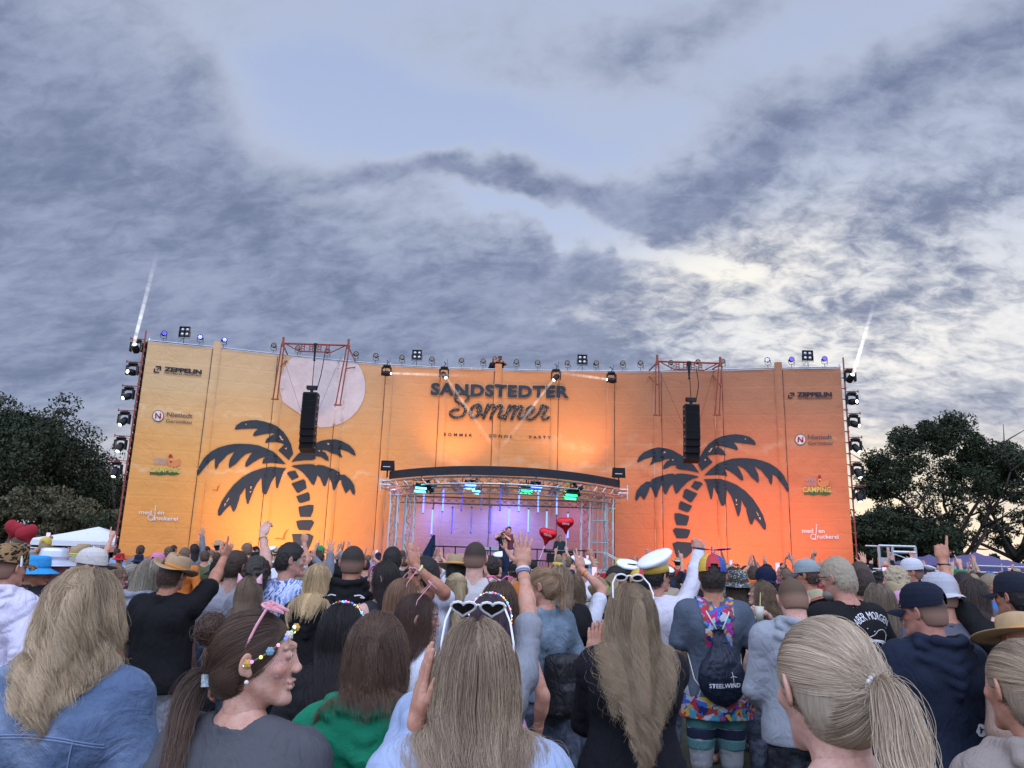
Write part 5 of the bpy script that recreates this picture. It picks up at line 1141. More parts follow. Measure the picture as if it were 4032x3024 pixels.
m_multi = mat('bright_patchwork_cloth', rough=.8, spec=.2, fn=multifn([(.45, .03, .06), (.04, .12, .45), (.5, .3, .04), (.35, .03, .25), (.05, .25, .35), (.30, .04, .04), (.02, .03, .12), (.35, .38, .45)], 30))
m_floral = mat('dark_floral_cloth', rough=.8, spec=.2, fn=multifn([(.35, .30, .12), (.03, .12, .06), (.4, .10, .04), (.3, .28, .25)], 20, (.012, .014, .016), .25))
m_sequin = mat('sequin_cloth', rough=.3, spec=.6, fn=multifn([(.55, .5, .2), (.2, .3, .5), (.35, .35, .36), (.4, .45, .3)], 55, (.015, .015, .018), .35))
m_leo = mat('leopard_cloth', rough=.85, spec=.2, fn=multifn([(.02, .015, .01)], 38, (.28, .17, .08), .42))
def hairfn(strand):
    def f(g, b):
        c = objcol(g); oc = ocoord(g)
        if strand:
            r = g.n('ShaderNodeAttribute', attribute_name='shade').outputs['Fac']; hn = g.n('ShaderNodeHairInfo'); hi = hn.outputs['Random']; ic = hn.outputs['Intercept']
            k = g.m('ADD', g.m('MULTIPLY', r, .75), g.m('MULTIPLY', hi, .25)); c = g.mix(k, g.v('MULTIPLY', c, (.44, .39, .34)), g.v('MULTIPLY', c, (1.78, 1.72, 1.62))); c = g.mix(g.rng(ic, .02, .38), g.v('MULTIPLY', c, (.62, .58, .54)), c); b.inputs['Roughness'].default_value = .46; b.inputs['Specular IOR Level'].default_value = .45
        else:
            n = g.noise(g.v('MULTIPLY', oc, (1, 1, .12)), 150, 4, .7); c = g.mix(n, g.v('MULTIPLY', c, (.30, .27, .24)), g.v('MULTIPLY', c, (1.15, 1.12, 1.08))); b.inputs['Roughness'].default_value = .55; bump(g, b, n, .6, .006)
        g.set(b.inputs['Base Color'], c)
    return f
def buzzfn(g, b):
    c = objcol(g); oc = ocoord(g); f_ = g.n('ShaderNodeAttribute', attribute_name='fade').outputs['Fac']; n = g.noise(oc, 320, 2); c = g.mix(g.m('MULTIPLY', g.m('MAXIMUM', f_, .62), g.rng(n, .0, .42)), g.mix(.12, (.50, .27, .19), c), c); g.set(b.inputs['Base Color'], c); bump(g, b, n, .5, .003)
m_buzz = mat('cropped_hair', rough=.75, spec=.2, fn=buzzfn)
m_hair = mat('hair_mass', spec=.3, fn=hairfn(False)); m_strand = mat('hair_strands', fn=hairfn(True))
m_eyew = mat('eye_white', (.6, .58, .56), .2); m_iris = mat('iris_dark', (.03, .02, .015), .1)
def plain(n, c, r=.6, **k): return mat(n, rough=r, fn=vary(c, .12, 20), **k)
# ================================================================ hair
def cap_ops(up=.010, front=.055, low=-.035, back=-.085, vol=0.):
    """the hair mass on the skull, head space"""
    return [('+', ell((0, -.014, .024), (.077+up, .096+up, .094+up+vol)), .02), ('+', ell((0, -.045, -.03), (.068+up*.8, .066+up*.8, .07)), .03),
            ('-', cone((-.2, front+.13, low+.02), (.2, front+.13, low+.02), .125, .125), .012), ('-', ((lambda P: P[..., 2]-(back)), np.array([-9, -9, -9.]), np.array([9, 9, back])), .01),
            ('-', ell((0, .09, -.04), (.12, .075, .085)), .012), ('-', ell((.0, .012, -.075), (.13, .05, .085)), .012)]
def scalp_roots(rng, n, Fr, low=-.04):
    if low < -.03:
        P2, N2 = scalp_roots(rng, n, Fr, -.02); k = n//4; d = rng.normal(size=(k*6, 3)); d /= np.linalg.norm(d, axis=1)[:, None]; c2 = np.array([0, -.043, -.03]); q = d*np.array([.073, .071, .074])+c2
        ok = (q[:, 2] < .01)&(q[:, 2] > -.100)&(q[:, 1] < .012); q = q[ok][:k]; m2 = (q-c2)/np.array([.073, .071, .074])**2; m2 /= np.linalg.norm(m2, axis=1)[:, None]; return np.vstack([P2[k:], q]), np.vstack([N2[k:], m2])
    d = rng.normal(size=(n*4, 3)); d /= np.linalg.norm(d, axis=1)[:, None]; P = d*np.array([.080, .099, .097])+np.array([0, -.013, .023])
    ok = (P[:, 2] > low-.03*(P[:, 1] < -.03)) & ((P[:, 1] < .062) | (P[:, 2] > .068)) & ((P[:, 1] < .01) | (P[:, 2] > .02)) ; P = P[ok][:n]; N = P-np.array([0, -.013, .023]); N /= np.array([.080, .099, .097])**2; N /= np.linalg.norm(N, axis=1)[:, None]; return P, N
def colliders(F, e):
    e = e*.8
    C = []
    HC, HR = F.HC, F.HR
    def hs(P): Q = (P-HC)@HR-np.array([0, -.013, .020]); r = np.array([.080, .099, .100]); k0 = np.linalg.norm(Q/r, axis=1); k1 = np.linalg.norm(Q/(r*r), axis=1)+1e-9; return k0*(k0-1)/k1
    def hs2(P): Q = (P-HC)@HR-np.array([0, .035, -.055]); r = np.array([.062, .055, .065]); k0 = np.linalg.norm(Q/r, axis=1); k1 = np.linalg.norm(Q/(r*r), axis=1)+1e-9; return k0*(k0-1)/k1
    C.append(hs); C.append(hs2)
    b = F.b; prims = [cone((0, -.02, 1.42), (0, -.02, 1.56), .06, .055)[0], cone((-F.sw, -.01, 1.405), (F.sw, -.01, 1.405), .055+e, .055+e)[0], ell((0, 0, 1.28), (.168*b+e, .115*b+e, .19+e))[0]]
    for q in (-1, 1): prims += [cone((q*.03, -.03, 1.475), (q*(F.sw-.04), -.015, 1.425), .036+e, .045+e)[0], ell((q*.075*b, -.065*b, 1.33), (.075*b+e, .055+e, .10+e))[0]]
    if getattr(F, 'hood', False): prims += [ell((0, -.125, 1.42), (.16, .105, .13))[0]]
    return C+[lambda P, f=f: f(P) for f in prims]
def relax(P, D, th, cols, it=2):
    for _ in range(it):
        for f in cols:
            d = f(P); m = d < th
            if not m.any(): continue
            Q = P[m]; h = 2e-3; d0 = d[m]; gr = np.stack([f(Q+np.array([h, 0, 0])), f(Q+np.array([0, h, 0])), f(Q+np.array([0, 0, h]))], 1)-d0[:, None]; gr /= np.linalg.norm(gr, axis=1)[:, None]+1e-9
            P[m] = Q+gr*(th[m]-d0)[:, None]
    return P
def fall(F, R0, D0, length, steps, rng, stiff=.72, e=.03, vol=.014, grav=.42, thick=None, pull=1.5):
    """grow strands from R0 along D0, hanging under gravity and pushed off head and body (all in figure space)"""
    n = len(R0); cols = colliders(F, e); th = rng.uniform(.001, vol, n) if thick is None else thick; L = np.broadcast_to(length, (n,))/steps
    P = R0.copy(); D = D0.copy(); out = [P.copy()]
    for i in range(steps):
        D = D*stiff+np.array([0, 0, -1.])*grav; bl = (P[:, 2] < F.HC[2]-.06)&(P[:, 2] > 1.2)&(P[:, 1] < .05); D[bl, 0] -= P[bl, 0]*pull; D[bl, 1] -= .16*(pull > 0); D /= np.linalg.norm(D, axis=1)[:, None]; Q = relax(P+D*L[:, None], D, th, cols)
        nd = Q-P; l = np.linalg.norm(nd, axis=1)[:, None]+1e-9; D = nd/l; P = P+D*np.minimum(l, L[:, None]*1.3); out.append(P.copy())
    return np.stack(out, 1)
def clump(S, rng, k=90, amt=.6, wave=0., wl=.11, frizz=.002):
    n, m, _ = S.shape; gi = rng.choice(n, min(k, n), False); mid = S[:, m//2]; dd = ((mid[:, None, :]-S[gi][None, :, m//2])**2).sum(2); c = dd.argmin(1); Gd = S[gi][c]
    t = np.linspace(0, 1, m)[None, :, None]; S = S+(Gd-S)*(amt*t**.8*(.4+.6*rng.random((n, 1, 1))))
    L = np.linalg.norm(np.diff(S, axis=1), axis=2).sum(1)
    if wave:
        ph = rng.uniform(0, 6.28, len(gi))[c][:, None]+rng.normal(0, .35, (n, 1)); fr_ = (2*np.pi/wl*rng.uniform(.8, 1.25, len(gi)))[c][:, None]; s = t[..., 0]*L[:, None]
        a = wave*np.clip(t[..., 0]*1.7-.25, 0, 1)**1.1; tg = np.gradient(S, axis=1); tg /= np.linalg.norm(tg, axis=2)[..., None]+1e-9
        u = np.cross(tg, np.array([0, 1., 0])); u /= np.linalg.norm(u, axis=2)[..., None]+1e-9; v = np.cross(tg, u)
        S = S+u*(a*np.sin(fr_*s+ph))[..., None]+v*(a*.7*np.cos(fr_*s+ph))[..., None]
    fly = (rng.random((n, 1, 1)) < .07)*2.2+1; S = S+(rng.normal(size=(n, m, 3))*frizz*t*fly).cumsum(1)*.5; S = S+rng.normal(size=(n, 1, 3))*.0045*(fly-1)*t
    sh = rng.random(len(gi))[c]*.7+rng.random(n)*.3
    return S, sh
def strands_obj(name, S, sh, r0, r1, parent, color, mat_=None):
    n, m, _ = S.shape; cu = bpy.data.hair_curves.new(name); cu.add_curves([m]*n); cu.attributes['position'].data.foreach_set('vector', S.astype(np.float32).ravel())
    ra = cu.attributes.new('radius', 'FLOAT', 'POINT') if 'radius' not in cu.attributes else cu.attributes['radius']; ra.data.foreach_set('value', np.tile(np.linspace(r0, r1, m), n).astype(np.float32))
    s_ = cu.attributes.new('shade', 'FLOAT', 'CURVE'); s_.data.foreach_set('value', sh.astype(np.float32)); cu.materials.append(mat_ or m_strand)
    return link(name, cu, parent, color=color)
def style(F, kind, rng, n, pull=1.5, e=.03, length=.42, r=.0007, wave=0., tie=None, vol=.016, part=.0, seedclump=90, steps=22, clamt=.42):
    """returns list of (strands, shade) in figure space"""
    HC, HR = F.HC, F.HR; W_ = lambda P: P@HR.T+HC; WD = lambda D: D@HR.T; out = []
    if kind in ('long', 'half'):
        P, N = scalp_roots(rng, n, None); n = len(P); T = np.array([0, 0, -1.])-N*(N@np.array([0, 0, -1.]))[:, None]; side = np.stack([np.sign(P[:, 0]-part)*.28, np.full(n, -.95), np.zeros(n)], 1); side -= N*(side*N).sum(1)[:, None]
        top = np.clip((N[:, 2]-.2)/.6, 0, 1)[:, None]; D = T*(1-top)+side*top*.9+N*.0; 
        fr_ = (P[:, 1] > .02)[:, None]; D = D+np.where(fr_, np.array([0, -1.0, 0]), 0); D /= np.linalg.norm(D, axis=1)[:, None]
        S = fall(F, W_(P), WD(D), length*rng.uniform(.82, 1.05, n), steps, rng, .62, e, vol, .36, None, pull); out.append(clump(S, rng, seedclump, clamt, wave))
        if kind == 'half' and tie is not None:   # top hair drawn to a tie at the back
            P, N = scalp_roots(rng, n//3, None, .045); S = gather(F, P, tie, rng, 12, .006); tail = fall(F, S[:, -1], np.tile(WD(np.array([0, -1., .1]))[None], (len(S), 1))+rng.normal(size=(len(S), 3))*.15, length*.85*rng.uniform(.8, 1.05, len(S)), steps-8, rng, .6, e, vol*1.3, .5, rng.uniform(vol*.8, vol*1.3, len(S)), pull)
            S2, sh = clump(np.concatenate([S, tail[:, 1:]], 1), rng, 30, .3, wave*.8); out.append((S2, sh))
    if kind == 'pony':
        P, N = scalp_roots(rng, n, None, -.055); S = gather(F, P, tie, rng, 14, .003); k = len(S); d0 = WD(np.array([0, -.9, .35])); pk = rng.permutation(k)[:int(k*.75)]
        tail = fall(F, S[pk, -1], np.tile(d0[None], (len(pk), 1))+rng.normal(size=(len(pk), 3))*.22, length*rng.uniform(.7, 1.05, len(pk)), steps, rng, .70, e, .02, .34, rng.uniform(.004, .035, len(pk))); o1 = clump(S, rng, 140, .25, 0, frizz=.0006); o2 = clump(tail, rng, 26, .5, wave); out += [o1, o2]
    if kind == 'short':
        P, N = scalp_roots(rng, n, None, -.05); D = N*.22; D = D+np.array([0, -.15, -.9])*(1-np.clip(N[:, 2:3], 0, 1))+np.array([.18, .8, 0])*np.clip(N[:, 2:3], 0, 1); D /= np.linalg.norm(D, axis=1)[:, None]; m = 5; t = np.linspace(0, 1, m)[None, :, None]; L = length*rng.uniform(.6, 1.1, (len(P), 1, 1))*(.45+.55*np.clip(N[:, 2], 0, 1))[:, None, None]
        S = P[:, None]+N[:, None]*.002+D[:, None]*t*L+np.array([0, 0, -1.])*t*t*L*.3; out.append((S@HR.T+HC, rng.random(len(P))))
    return out
def gather(F, P, tie, rng, m, lift):
    """comb roots over the skull to the tie point (head space), returns figure-space strands"""
    c = np.array([0, -.013, .023]); r = np.array([.082, .101, .099]); a = (P-c)/r; ra = np.linalg.norm(a, axis=1)[:, None, None]; a /= ra[:, 0]; b = (np.array(tie)-c)/r; rb = np.linalg.norm(b); b /= rb
    t = np.linspace(0, 1, m)[None, :, None]; dot = np.clip((a@b), -1, 1); om = np.arccos(dot)[:, None, None]; so = np.sin(om)+1e-6; Q = (np.sin((1-t)*om)*a[:, None]+np.sin(t*om)*b)/so; Q = Q*(np.maximum(ra, 1)*(1-t)+max(rb, 1)*t*.4+np.maximum(ra, 1)*t*.6)
    Q = Q*(1+np.sin(np.pi*t)*lift/.09*rng.uniform(.2, 1.8, (len(P), 1, 1)))*r+c; Q[:, -3:] += (np.array(tie)-Q[:, -1:])*np.array([.3, .65, 1])[None, :, None]+rng.normal(size=(len(P), 1, 3))*.004
    return Q@F.HR.T+F.HC
# ================================================================ hats and small wearables (head space)
def cap_mb(rev=False, up=0., panels=None, gap=True):
    b = MB(); sx, sy = .089+up, .108+up
    pr = [(1.0, .028), (1.0, .055), (.955, .088), (.84, .115), (.62, .136), (.33, .147), (.02, .150)]
    n = 36; t = np.linspace(0, 2*np.pi, n, endpoint=False)
    P = np.vstack([np.stack([np.cos(t)*r*sx, np.sin(t)*r*sy-.012, np.full(n, z+up*.5)+(-.012*np.sin(t)*(1 if not rev else -1) if j < 2 else 0)], 1) for j, (r, z) in enumerate(pr)])
    bk = 27 if not rev else 9     # angle index of the strap gap
    for j in range(6):
        for i in range(n):
            d = min((i-bk) % n, (bk-i) % n)
            if gap and j == 0 and d <= 2: continue
            if gap and j == 1 and d <= 1: continue
            b.cur = int(i*len(panels)/n) % len(panels) if panels else 0
            b.add([P[j*n+i], P[j*n+(i+1) % n], P[(j+1)*n+(i+1) % n], P[(j+1)*n+i]], [(0, 1, 2, 3)])
    b.cur = 0; b.ball((0, -.012, .151+up*.5), .008, 8)
    return b
def visor_mb(rev=False, up=0., L=.075, flat=False):
    b = MB(); sg = -1 if rev else 1; n = 14; V = []
    for layer in (0, 1):
        for i in range(n+1):
            a = math.radians(-58+116*i/n); ox, oy = math.sin(a)*(.089+up), math.cos(a)*(.108+up)
            e = L*math.cos(a*1.35)**.6 if abs(a*1.35) < 1.57 else 0
            z0 = .030+up*.5-(.012 if not rev else .012); drop = .35*(1-math.cos(a*1.2))*.08*(0 if flat else 1)
            V += [(ox*.99, sg*oy*.99-.012, z0-drop*.4-layer*.004), (ox*1.02, sg*(oy+e*.6)-.012, z0-.006-drop-layer*.004), (ox*1.0, sg*(oy+e)-.012, z0-.016-drop*1.2-layer*.004)]
    k = 3*(n+1)
    for i in range(n):
        for j in range(2): q = (i*3+j, i*3+j+1, (i+1)*3+j+1, (i+1)*3+j); b.add([V[x] for x in q], [(0, 1, 2, 3)]); b.add([V[x+k] for x in q], [(3, 2, 1, 0)])
        b.add([V[i*3+2], V[(i+1)*3+2], V[(i+1)*3+2+k], V[i*3+2+k]], [(0, 1, 2, 3)])
    return b
def brimhat_mb(R=.165, crown=.115, cr=.084, curl=.0, pinch=.012, droop=.0, flat=False, up=.0, taper=.86):
    b = MB(); z0 = .035+up
    pr = [(cr*1.04, z0), (cr*1.03, z0+.03), (cr*.97, z0+crown*.7), (cr*taper, z0+crown*.93), (cr*(taper*.72), z0+crown), (.002, z0+crown*(1.0 if not pinch else .93))]
    fn = lambda P: np.stack([P[:, 0]*(1-(pinch*6)*np.clip((P[:, 2]-z0-crown*.6)/crown, 0, 1)*(P[:, 1] > 0)), P[:, 1]*1.2-.012, P[:, 2]-pinch*1.6*np.exp(-(P[:, 0]/.03)**2)*(P[:, 2] > z0+crown*.85)], 1)
    b.lathe(pr, n=32, fn=fn)
    n = 40; t = np.linspace(0, 2*np.pi, n, endpoint=False); V = []
    rs = np.linspace(cr*1.02, R, 7)
    for lay in (0, 1):
        for r in rs:
            q = (r-rs[0])/(R-rs[0]); V.append(np.stack([np.cos(t)*r, np.sin(t)*r*1.12-.012, z0+.004-droop*q+curl*q*q*(np.cos(t)**2)-curl*.25*q*q*np.sin(t)**2-lay*.004], 1))
    V = np.vstack(V); m = len(rs)
    f = [(j*n+i, j*n+(i+1) % n, (j+1)*n+(i+1) % n, (j+1)*n+i) for j in range(m-1) for i in range(n)]+[((j+1)*n+i+m*n, (j+1)*n+(i+1) % n+m*n, j*n+(i+1) % n+m*n, j*n+i+m*n) for j in range(m-1) for i in range(n)]+[((m-1)*n+i, (m-1)*n+(i+1) % n, (m-1)*n+(i+1) % n+m*n, (m-1)*n+i+m*n) for i in range(n)]
    return b.add(V, f)
def band_mb(cr=.084, up=.0, h=.024):
    b = MB(); z0 = .036+up; return b.lathe([(cr*1.0, z0), (cr*1.075, z0), (cr*1.07, z0+h), (cr*1.0, z0+h)], n=32, fn=lambda P: P*np.array([1, 1.2, 1])+np.array([0, -.012, 0]))
def captain_mb():
    b = MB(); b.mat(0).lathe([(.088, .085), (.125, .125), (.138, .145), (.125, .160), (.06, .168), (.002, .165)], n=30, fn=lambda P: np.stack([P[:, 0], P[:, 1]*1.1-.012, P[:, 2]+P[:, 1]*.35*(P[:, 2] > .1)], 1))
    b.mat(1).lathe([(.087, .035), (.092, .037), (.092, .088), (.086, .09)], n=30, fn=lambda P: P*np.array([1, 1.17, 1])+np.array([0, -.012, 0])); return b
def glasses_mb(r=.0032, heart=False, lens=None):
    """spectacles in head space; heart=True gives heart shaped rims"""
    b = MB()
    for s in (-1, 1):
        t = np.linspace(0, 2*np.pi, 22)
        if heart: x = .030*np.sin(t)**3; z = .024*(1.08*np.cos(t)-.45*np.cos(2*t)-.16*np.cos(3*t)-.06*np.cos(4*t))
        else: x = .024*np.cos(t); z = .018*np.sin(t)
        P = np.stack([s*.035+x, np.full(22, .108)-np.abs(x)*.1, .010+z], 1); b.mat(0).path(P, r, 5); b.mat(1).add(P[:-1], [tuple(range(21))]); b.mat(0)
        b.path([(s*(.058 if not heart else .064), .104, .016), (s*.076, .06, .016), (s*.082, .0, .012), (s*.082, -.02, -.0)], r*.8, 5)
    b.path([(-.011, .110, .014), (0, .113, .017), (.011, .110, .014)], r*.8, 5); return b
def hb(mb, F, name, mats, parent, M=None, smooth=False, color=None):
    """put a head-space mesh builder on figure F"""
    V = np.vstack(mb.v)
    if M is not None: V = V@np.array(M[0]).T+np.array(M[1])
    mb.v = [V@F.HR.T+F.HC]; return mb.build(name, mats, parent, smooth, color=color)
m_straw = mat('straw_weave', rough=.8, spec=.2, fn=lambda g, b: (lambda oc: (lambda w_: (g.set(b.inputs['Base Color'], g.mix(g.noise(oc, 25, 3), g.v('SCALE', objcol(g), sc=.75), g.mix(g.m('MULTIPLY', w_, .35), objcol(g), (.75, .6, .4)))), bump(g, b, w_, .5, .004)))(g.noise(g.v('MULTIPLY', oc, (1, 1, 4)), 130, 3, .7)))(ocoord(g)))
m_dark = mat('sunglass_lens', (.012, .012, .015), .08, spec=.6); m_whitep = mat('white_plastic', rough=.3, fn=vary((.75, .75, .77), .05)); m_pinkp = mat('pink_plastic', rough=.35, fn=vary((.75, .33, .38), .05)); m_clear = mat('pink_lens', (.6, .2, .25), .1)
def led(name, c, es=2.0): return mat('led_'+name, tuple(np.array(c)*.6), emit=c, es=es)
LEDS = [led('pink', (1, .25, .4)), led('blue', (.1, .15, 1)), led('green', (.15, .9, .6)), led('white', (.9, .8, .9)), led('violet', (.6, .2, 1)), led('yellow', (1, .7, .15)), led('coral', (1, .35, .25))]
# ================================================================ making a dressed person
SKIN = (.56, .30, .21); SK2 = (.46, .22, .14); SK3 = (.62, .38, .30)
HB, HDB, HBR, HBK, HGR, HLB = (.52, .37, .22), (.23, .155, .095), (.075, .042, .028), (.014, .011, .011), (.34, .32, .30), (.52, .42, .30)
PEOPLE = []
def W2L(root, p): return (Matrix.Rotation(-root[1], 3, 'Z')@(Vector(p)-Vector(root[0])))/root[2]
def person(label, px, py, Y, yaw=0, fem=False, bulk=1.0, skin=SKIN, hair=('short', HBR), top=('tee', (.5, .5, .5)), pants=(.05, .06, .09), armL='down', armR='down', head=(0, 0, 0), hat=None, lod=1, mouth=0, seed=None, group='people in the crowd', jaw=1.0, glasses=None, extra=None, topz=0., face=None, floor=0., beard=None, shorts=False, nstr=1.0):
    seed = len(PEOPLE)*7+3 if seed is None else seed; rng = np.random.default_rng(seed)
    T = at(px, py, Y); F0 = Fig(fem, bulk, head=head, seed=seed); hz0 = (F0.HC+F0.HR@np.array([0, -.01, .118]))[2]+topz; sc = (T[2]-floor)/hz0; yr = math.radians(yaw)
    off = Matrix.Rotation(yr, 3, 'Z')@Vector(F0.HC+F0.HR@np.array([0, -.01, .06])); loc = (T[0]-off[0]*sc, Y-off[1]*sc, floor); rt = (loc, yr, sc)
    def arm(a, sd):
        if isinstance(a, str) or len(a) == 5: return a
        _, ax, ay, ay_, pose, hd, pd, pole = a; w_ = W2L(rt, at(ax, ay, ay_)); S = np.array([sd*F0.sw, -.005, 1.405]); r = np.array(w_)-S; m_ = np.array([sd, 1, 1])
        q = lambda v: np.array(Matrix.Rotation(-yr, 3, 'Z')@Vector(v))*m_
        return (r*m_, q(pole), pose, q(hd), q(pd))
    F = Fig(fem, bulk, arm(armL, -1), arm(armR, 1), head, 0, seed)
    fc = (abs(math.degrees(yr)+head[0]) > 35) if face is None else face
    v = {0: (.010, .0026, .0035, .0065), 1: (.014, .0045, .0050, .010), 2: (.02, .0075, .0065, .016)}[lod]
    me = F.body(m_skin, vox=v[0]*1.3, headvox=v[1] if fc else max(v[1], .004), handvox=v[2], face=fc, mouth=mouth, jaw=jaw)
    root = link('person', me, loc=loc, color=skin); root.rotation_euler = (0, 0, yr); root.scale = (sc,)*3; tag(root, label, 'person', group)
    F.root = root; F.lbl = label; PEOPLE.append((label, round(T[2]-floor, 2), px, Y, F))
    if fc: F.eyes(0).build('eyes', [m_eyew, m_iris], root, True)
    # clothes
    kind, col = top[0], top[1]; mt_ = top[2] if len(top) > 2 else {'hoodie': m_cloth, 'denim': m_denim, 'nylon': m_nylon}.get(kind, m_cloth)
    P = dict(tee=dict(e=.017, sleeve=.66, hem=.86, es=1.5), hoodie=dict(e=.030, sleeve=1.93, hem=.86, loose=.01, es=.75), denim=dict(e=.028, sleeve=1.93, hem=.94, neck=.075), nylon=dict(e=.036, sleeve=1.95, hem=.84, neck=.08), coat=dict(e=.028, sleeve=1.95, hem=.62, loose=.03, es=.8), tank=dict(e=.010, sleeve=0, hem=.88, neck=.085), shirt=dict(e=.020, sleeve=.75, hem=.84, es=1.6, loose=.015), cold=dict(e=.017, sleeve=.80, hem=.84, es=1.7), long=dict(e=.018, sleeve=1.9, hem=.86), knit=dict(e=.030, sleeve=1.9, hem=.86, neck=.09, es=.55))[kind]
    F.e = P['e']; F.hood = kind == 'hoodie'; ops = shirt_ops(F, **P)
    if kind == 'hoodie' or (kind == 'nylon'): ops += hood_ops(F)
    if kind in ('denim', 'shirt', 'coat'):     # turned collar
        for s_ in (-1, 1): ops += [('+', cone((s_*.01, -.083, 1.475), (s_*.075, -.055, 1.47), .018, .018), .01), ('+', cone((s_*.075, -.055, 1.47), (s_*.082, .03, 1.45), .018, .014), .01), ('+', cone((s_*.0, -.088, 1.455), (s_*.085, -.06, 1.448), .016, .016), .01)]
    if kind in ('tee', 'cold', 'long'):
        rg = [(.066*math.sin(t), -.022-.060*math.cos(t), 1.478-.012*(1-math.cos(t))) for t in np.linspace(0, 2*np.pi, 13)]
        for a, b in zip(rg[:-1], rg[1:]): ops.append(('+', cone(a, b, .0075, .0075), .006))
    V, Q = mesh_sdf(ops, v[3] if lod else .0065); V = wrinkle(V, Q, {'nylon': .014, 'hoodie': .009, 'coat': .009, 'denim': .009, 'tank': .005}.get(kind, .009), rng, 8.5 if kind != 'hoodie' else 7)
    nm = {'tee': 'tshirt', 'cold': 'tshirt', 'long': 'sweatshirt', 'denim': 'jacket', 'nylon': 'jacket', 'tank': 'tank_top', 'knit': 'cardigan'}.get(kind, kind)
    F.shirt = link(nm, npmesh(nm, V, Q, mt_), root, color=col); F.sv = (V, Q)
    V, Q = mesh_sdf(pants_ops(F, .016, .45 if shorts else .09), max(v[3], .011)); V = wrinkle(V, Q, .012, rng, 9); link('shorts' if shorts else 'trousers', npmesh('trousers', V, Q, m_denim if not shorts else m_cloth), root, color=pants)
    if Y > 3.5: sh = MB(); [sh.ball((q*.115, .03, .035), .06, 10, (.75, 2.2, .75)) for q in (-1, 1)]; sh.build('shoes', plain('shoe_dark', (.04, .04, .045)), root, True)
    # hair
    hk, hc = hair[0], hair[1]; ho = hair[2] if len(hair) > 2 else {}
    if hk != 'bald':
        hm = {0: .004, 1: .0055, 2: .009}[lod]; up = dict(short=.004, buzz=.0015).get(hk, .006)
        if hk == 'buzz': ops = cap_ops(.0022, .055, -.02, -.065)
        elif hk in ('short', 'top'): ops = cap_ops(.008, .055, -.025, -.075, .008)
        else: ops = cap_ops(.006, .06, -.02, -.10)
        if hk == 'bun': ops += [('+', ell(ho.get('bun', (0, -.12, .05)), (.045, .04, .04)), .015)]
        if hk in ('long', 'half') and lod == 2:
            L = ho.get('length', .3); ops = ops+[('+', cone((0, -.075, -.02), (0, -.10, -.06-L*.75), .065, .07, (1.15, .55, 1)), .04)]
        if hk == 'pony' and lod == 2: ops = ops+[('+', cone((0, -.115, .03), (0, -.135, -.17), .030, .022), .01)]
        if hk == 'curly': ops = cap_ops(.025, .06, -.03, -.12, .01)+[('+', ell((0, -.06, -.05), (.085, .06, .09)), .03)]
        V, Q = mesh_sdf(ops, hm)
        if hk in ('curly', 'top', 'short'): V = V+vnormals(V, Q)*((vnoise(V*(45 if hk == 'curly' else 70)+seed)-.5)*(.024 if hk == 'curly' else .005))[:, None]
        fade = np.clip((V[:, 2]+.070)/.10, 0, 1) if hk == 'buzz' or ho.get('fade') else None
        V = V@F.HR.T+F.HC; hme = npmesh('hair', V, Q, m_buzz if fade is not None else m_hair); hm_ = link('hair', hme, root, color=hc)
        if fade is not None: hme.attributes.new('fade', 'FLOAT', 'POINT').data.foreach_set('value', fade.astype(np.float32))
        ns = {0: 11000, 1: 2200, 2: 0}[lod]*nstr; r = {0: .00046, 1: .0009, 2: .002}[lod]
        if hk in ('long', 'half', 'pony', 'bun') and ns:
            kw = dict(e=F.e+.004, length=ho.get('length', .40), wave=ho.get('wave', 0), tie=ho.get('tie', (0, -.118, .045)), vol=ho.get('vol', .016), part=ho.get('part', 0), seedclump=ho.get('k', 110 if lod == 0 else 60), clamt=ho.get('cl', .30), pull=ho.get('pull', 1.2))
            sts = style(F, 'pony' if hk == 'bun' else hk, rng, int(ns), **kw)
            if hk == 'bun':
                sts = sts[:1]
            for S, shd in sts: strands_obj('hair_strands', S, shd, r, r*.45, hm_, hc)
        elif hk in ('short', 'top', 'curly') and lod < 2:
            for S, shd in style(F, 'short', rng, int(ns*.9), length=ho.get('length', .030 if hk != 'curly' else .05)): strands_obj('hair_strands', S, shd, r*.9, r*.5, hm_, hc)
    if beard: V, Q = mesh_sdf([('+', ell((0, .045, -.088), (.058, .060, .040)), .02), ('-', ell((0, .03, -.035), (.09, .09, .035)), .01)], .006); V = V@F.HR.T+F.HC; link('beard', npmesh('beard', V, Q, m_hair), root, color=beard)
    if hat: HATS[hat[0]](F, root, *hat[1:])
    if glasses: hb(glasses_mb(), F, 'glasses', [glasses if not isinstance(glasses, bool) else m_black, m_dark if glasses is True else plain('clear_lens', (.25, .25, .27), .1)], root)
    if extra: extra(F, root)
    return F
def h_cap(F, root, c, cv=None, rev=False, up=.0, gap=True, m_=None, tilt=0):
    T_ = (rotm(math.radians(tilt)), (0, 0, 0)); h_ = hb(cap_mb(rev, up, gap=gap), F, 'cap', m_ or m_cloth, root, T_, True, c); o = visor_mb(rev, up); V = np.vstack(o.v)@T_[0].T; o.v = [V@F.HR.T+F.HC]; o.build('visor', m_ or m_cloth, h_, True, color=cv or c)
def h_bucket(F, root, c, R=.155, m_=None): hb(brimhat_mb(R, .10, .088, 0, 0, .045, taper=.95), F, 'bucket_hat', m_ or m_cloth, root, None, True, c)
